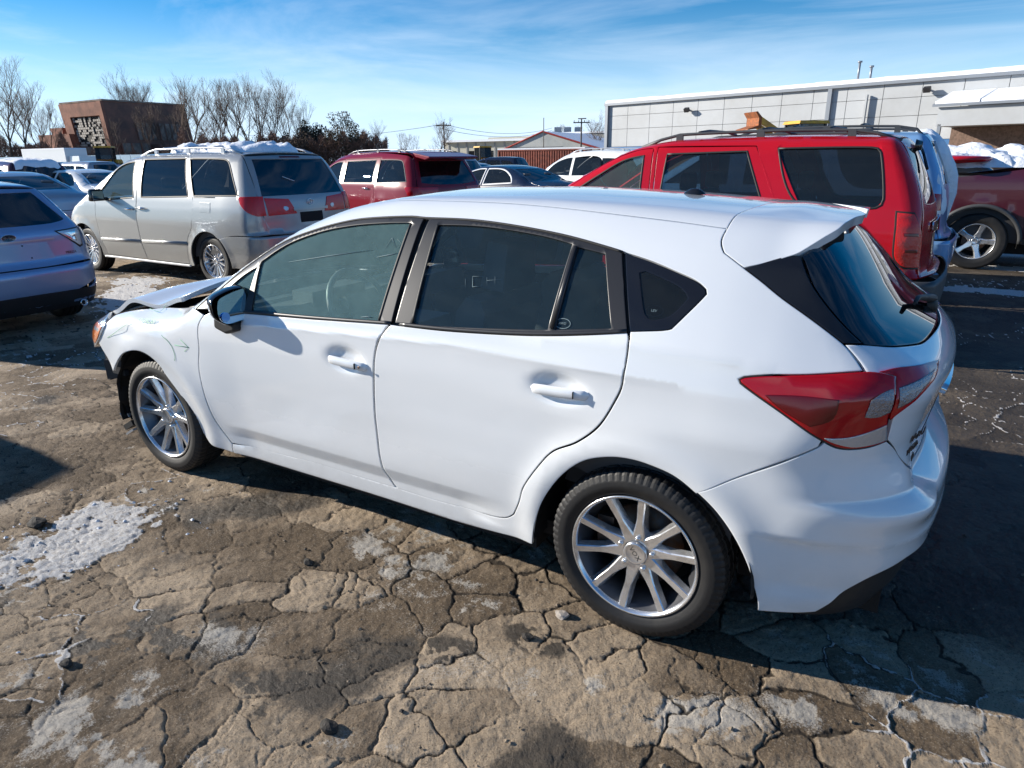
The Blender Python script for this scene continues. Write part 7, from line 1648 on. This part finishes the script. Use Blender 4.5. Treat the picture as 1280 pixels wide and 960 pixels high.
for k, (A, B) in enumerate(((p1, spot(300, 140, 168)), (p1, spot(690, 140, 160)), (p1 + Vector((.5, 0, -.6)), spot(690, 140, 163)))):
    pts = [A.lerp(B, t) - Vector((0, 0, 1.2 * 4 * t * (1 - t))) for t in np.linspace(0, 1, 14)]
    tag(MB().tube(pts, .03, 4).build('overhead_wire', M['dark_metal']), ['overhead wire running left from the pole by the bare tree', 'upper overhead wire running right across the sky', 'lower overhead wire running right across the sky'][k], 'wire')

# --- yard machines
M['cat_yellow'] = mat('machine_yellow', (.62, .34, .03), .5, var=(3, (.35, .18, .04), .45, .7)); M['rust_steel'] = mat('rusty_steel', (.33, .10, .03), .8, var=(6, (.18, .07, .03), .4, .6))
def loader(u, D, yaw, label, s=1.0, bucket_up=False, cab_m='cat_yellow'):
    p = spot(u, D); r = empty('wheel_loader', (p.x, p.y, 0), yaw); r.scale = (s, s, s); tag(r, label, 'loader'); y = M['cat_yellow']
    b = MB(); b.prism([(-2.6, .8), (-2.6, 1.7), (-2.2, 1.9), (-.6, 1.9), (-.4, 1.2), (.2, 1.0), (.2, .7)], -.8, .8); b.build('engine_body', y, r)
    b = MB(); b.prism([(-.7, 1.2), (-.8, 2.9), (.5, 2.9), (.75, 1.9), (.6, 1.0)], -.62, .62); b.build('cab', M['win_dark'], r)
    for (x, yy) in ((-.75, .64), (-.75, -.64), (.55, .64), (.55, -.64)): MB().box((x, yy, 2.0), (.09, .09, 1.8)).build('cab_post', M['dark_metal'], r)
    MB().box((-.12, 0, 2.98), (1.6, 1.5, .14), taper=.92).build('cab_roof', y, r)
    b = MB(); b.tube([(-1.6, .3, 1.9), (-1.6, .3, 2.7)], .07, 8); b.build('exhaust', M['dark_metal'], r)
    for x in (-1.7, 1.3):
        for yy in (-1.05, 1.05):
            w_ = MB(); w_.lathe([(yy - .28, .30), (yy - .28, .70), (yy - .22, .78), (yy + .22, .78), (yy + .28, .70), (yy + .28, .30)], 24, c=(x, 0, .78)); w_.build('tyre', M['rubber'], r)
            MB().lathe([(yy - .2, .001), (yy - .2, .34), (yy + .2, .34), (yy + .2, .001)], 16, c=(x, 0, .78)).build('rim', y, r)
    zb_ = 2.9 if bucket_up else .5; xe = 2.6 if bucket_up else 3.0
    for yy in (-.5, .5): MB().prism([(.2, 1.7), (.3, 1.95), (xe, zb_ + .35), (xe, zb_ + .05)], yy - .08, yy + .08).build('lift_arm', y, r)
    b = MB(); kb = .62 if bucket_up else 1.0; b.prism([(xe - .1 * kb, zb_ - .3 * kb), (xe - .1 * kb, zb_ + .5 * kb), (xe + .3 * kb, zb_ + .9 * kb), (xe + .45 * kb, zb_ + .85 * kb), (xe + .15 * kb, zb_ + .45 * kb), (xe + .15 * kb, zb_ - .1 * kb), (xe + 1.0 * kb, zb_ - .35 * kb), (xe + 1.0 * kb, zb_ - .42 * kb)], -1.25 * kb ** 1.6, 1.25 * kb ** 1.6); b.build('bucket', M['rust_steel'] if bucket_up else y, r)
    return r
loader(132, 62, 2.4, 'yellow wheel loader in front of the brick building')
loader(1000, 36, .72, 'yellow wheel loader with rusty raised bucket before the warehouse', 1.08, True)
loader(604, 66, 2.6, 'small wheel loader left of the rust red container', .9)
# --- box truck far left
r, L = wallframe(28, 88, 77, 'box_truck', 'white box truck beyond the parked cars at the left', 'truck'); zt = hgt(58, r.matrix_world[1][3], 187)
MB().box((L * .45, 1.2, .9 + (zt - .9) / 2), (L * .9, 2.4, zt - .9)).build('cargo_box', M['white2'], r); MB().box((L * 1.02, 1.2, 1.4), (L * .22, 2.2, 1.9), taper=.85).build('cab', M['white2'], r); MB().box((L * .5, 1.2, .75), (L, 1.6, .3)).build('chassis', M['dark'], r)
for x in (.15, .8, 1.0):
    MB().lathe([(.1, .2), (.1, .5), (.4, .5), (.4, .2)], 20, c=(L * x, 0, .5)).build('wheel', M['rubber'], r)
MB().box((L * .45, 1.2, zt + .06), (L * .9, 2.4, .14)).build('roof_snow', M['snow'], r)
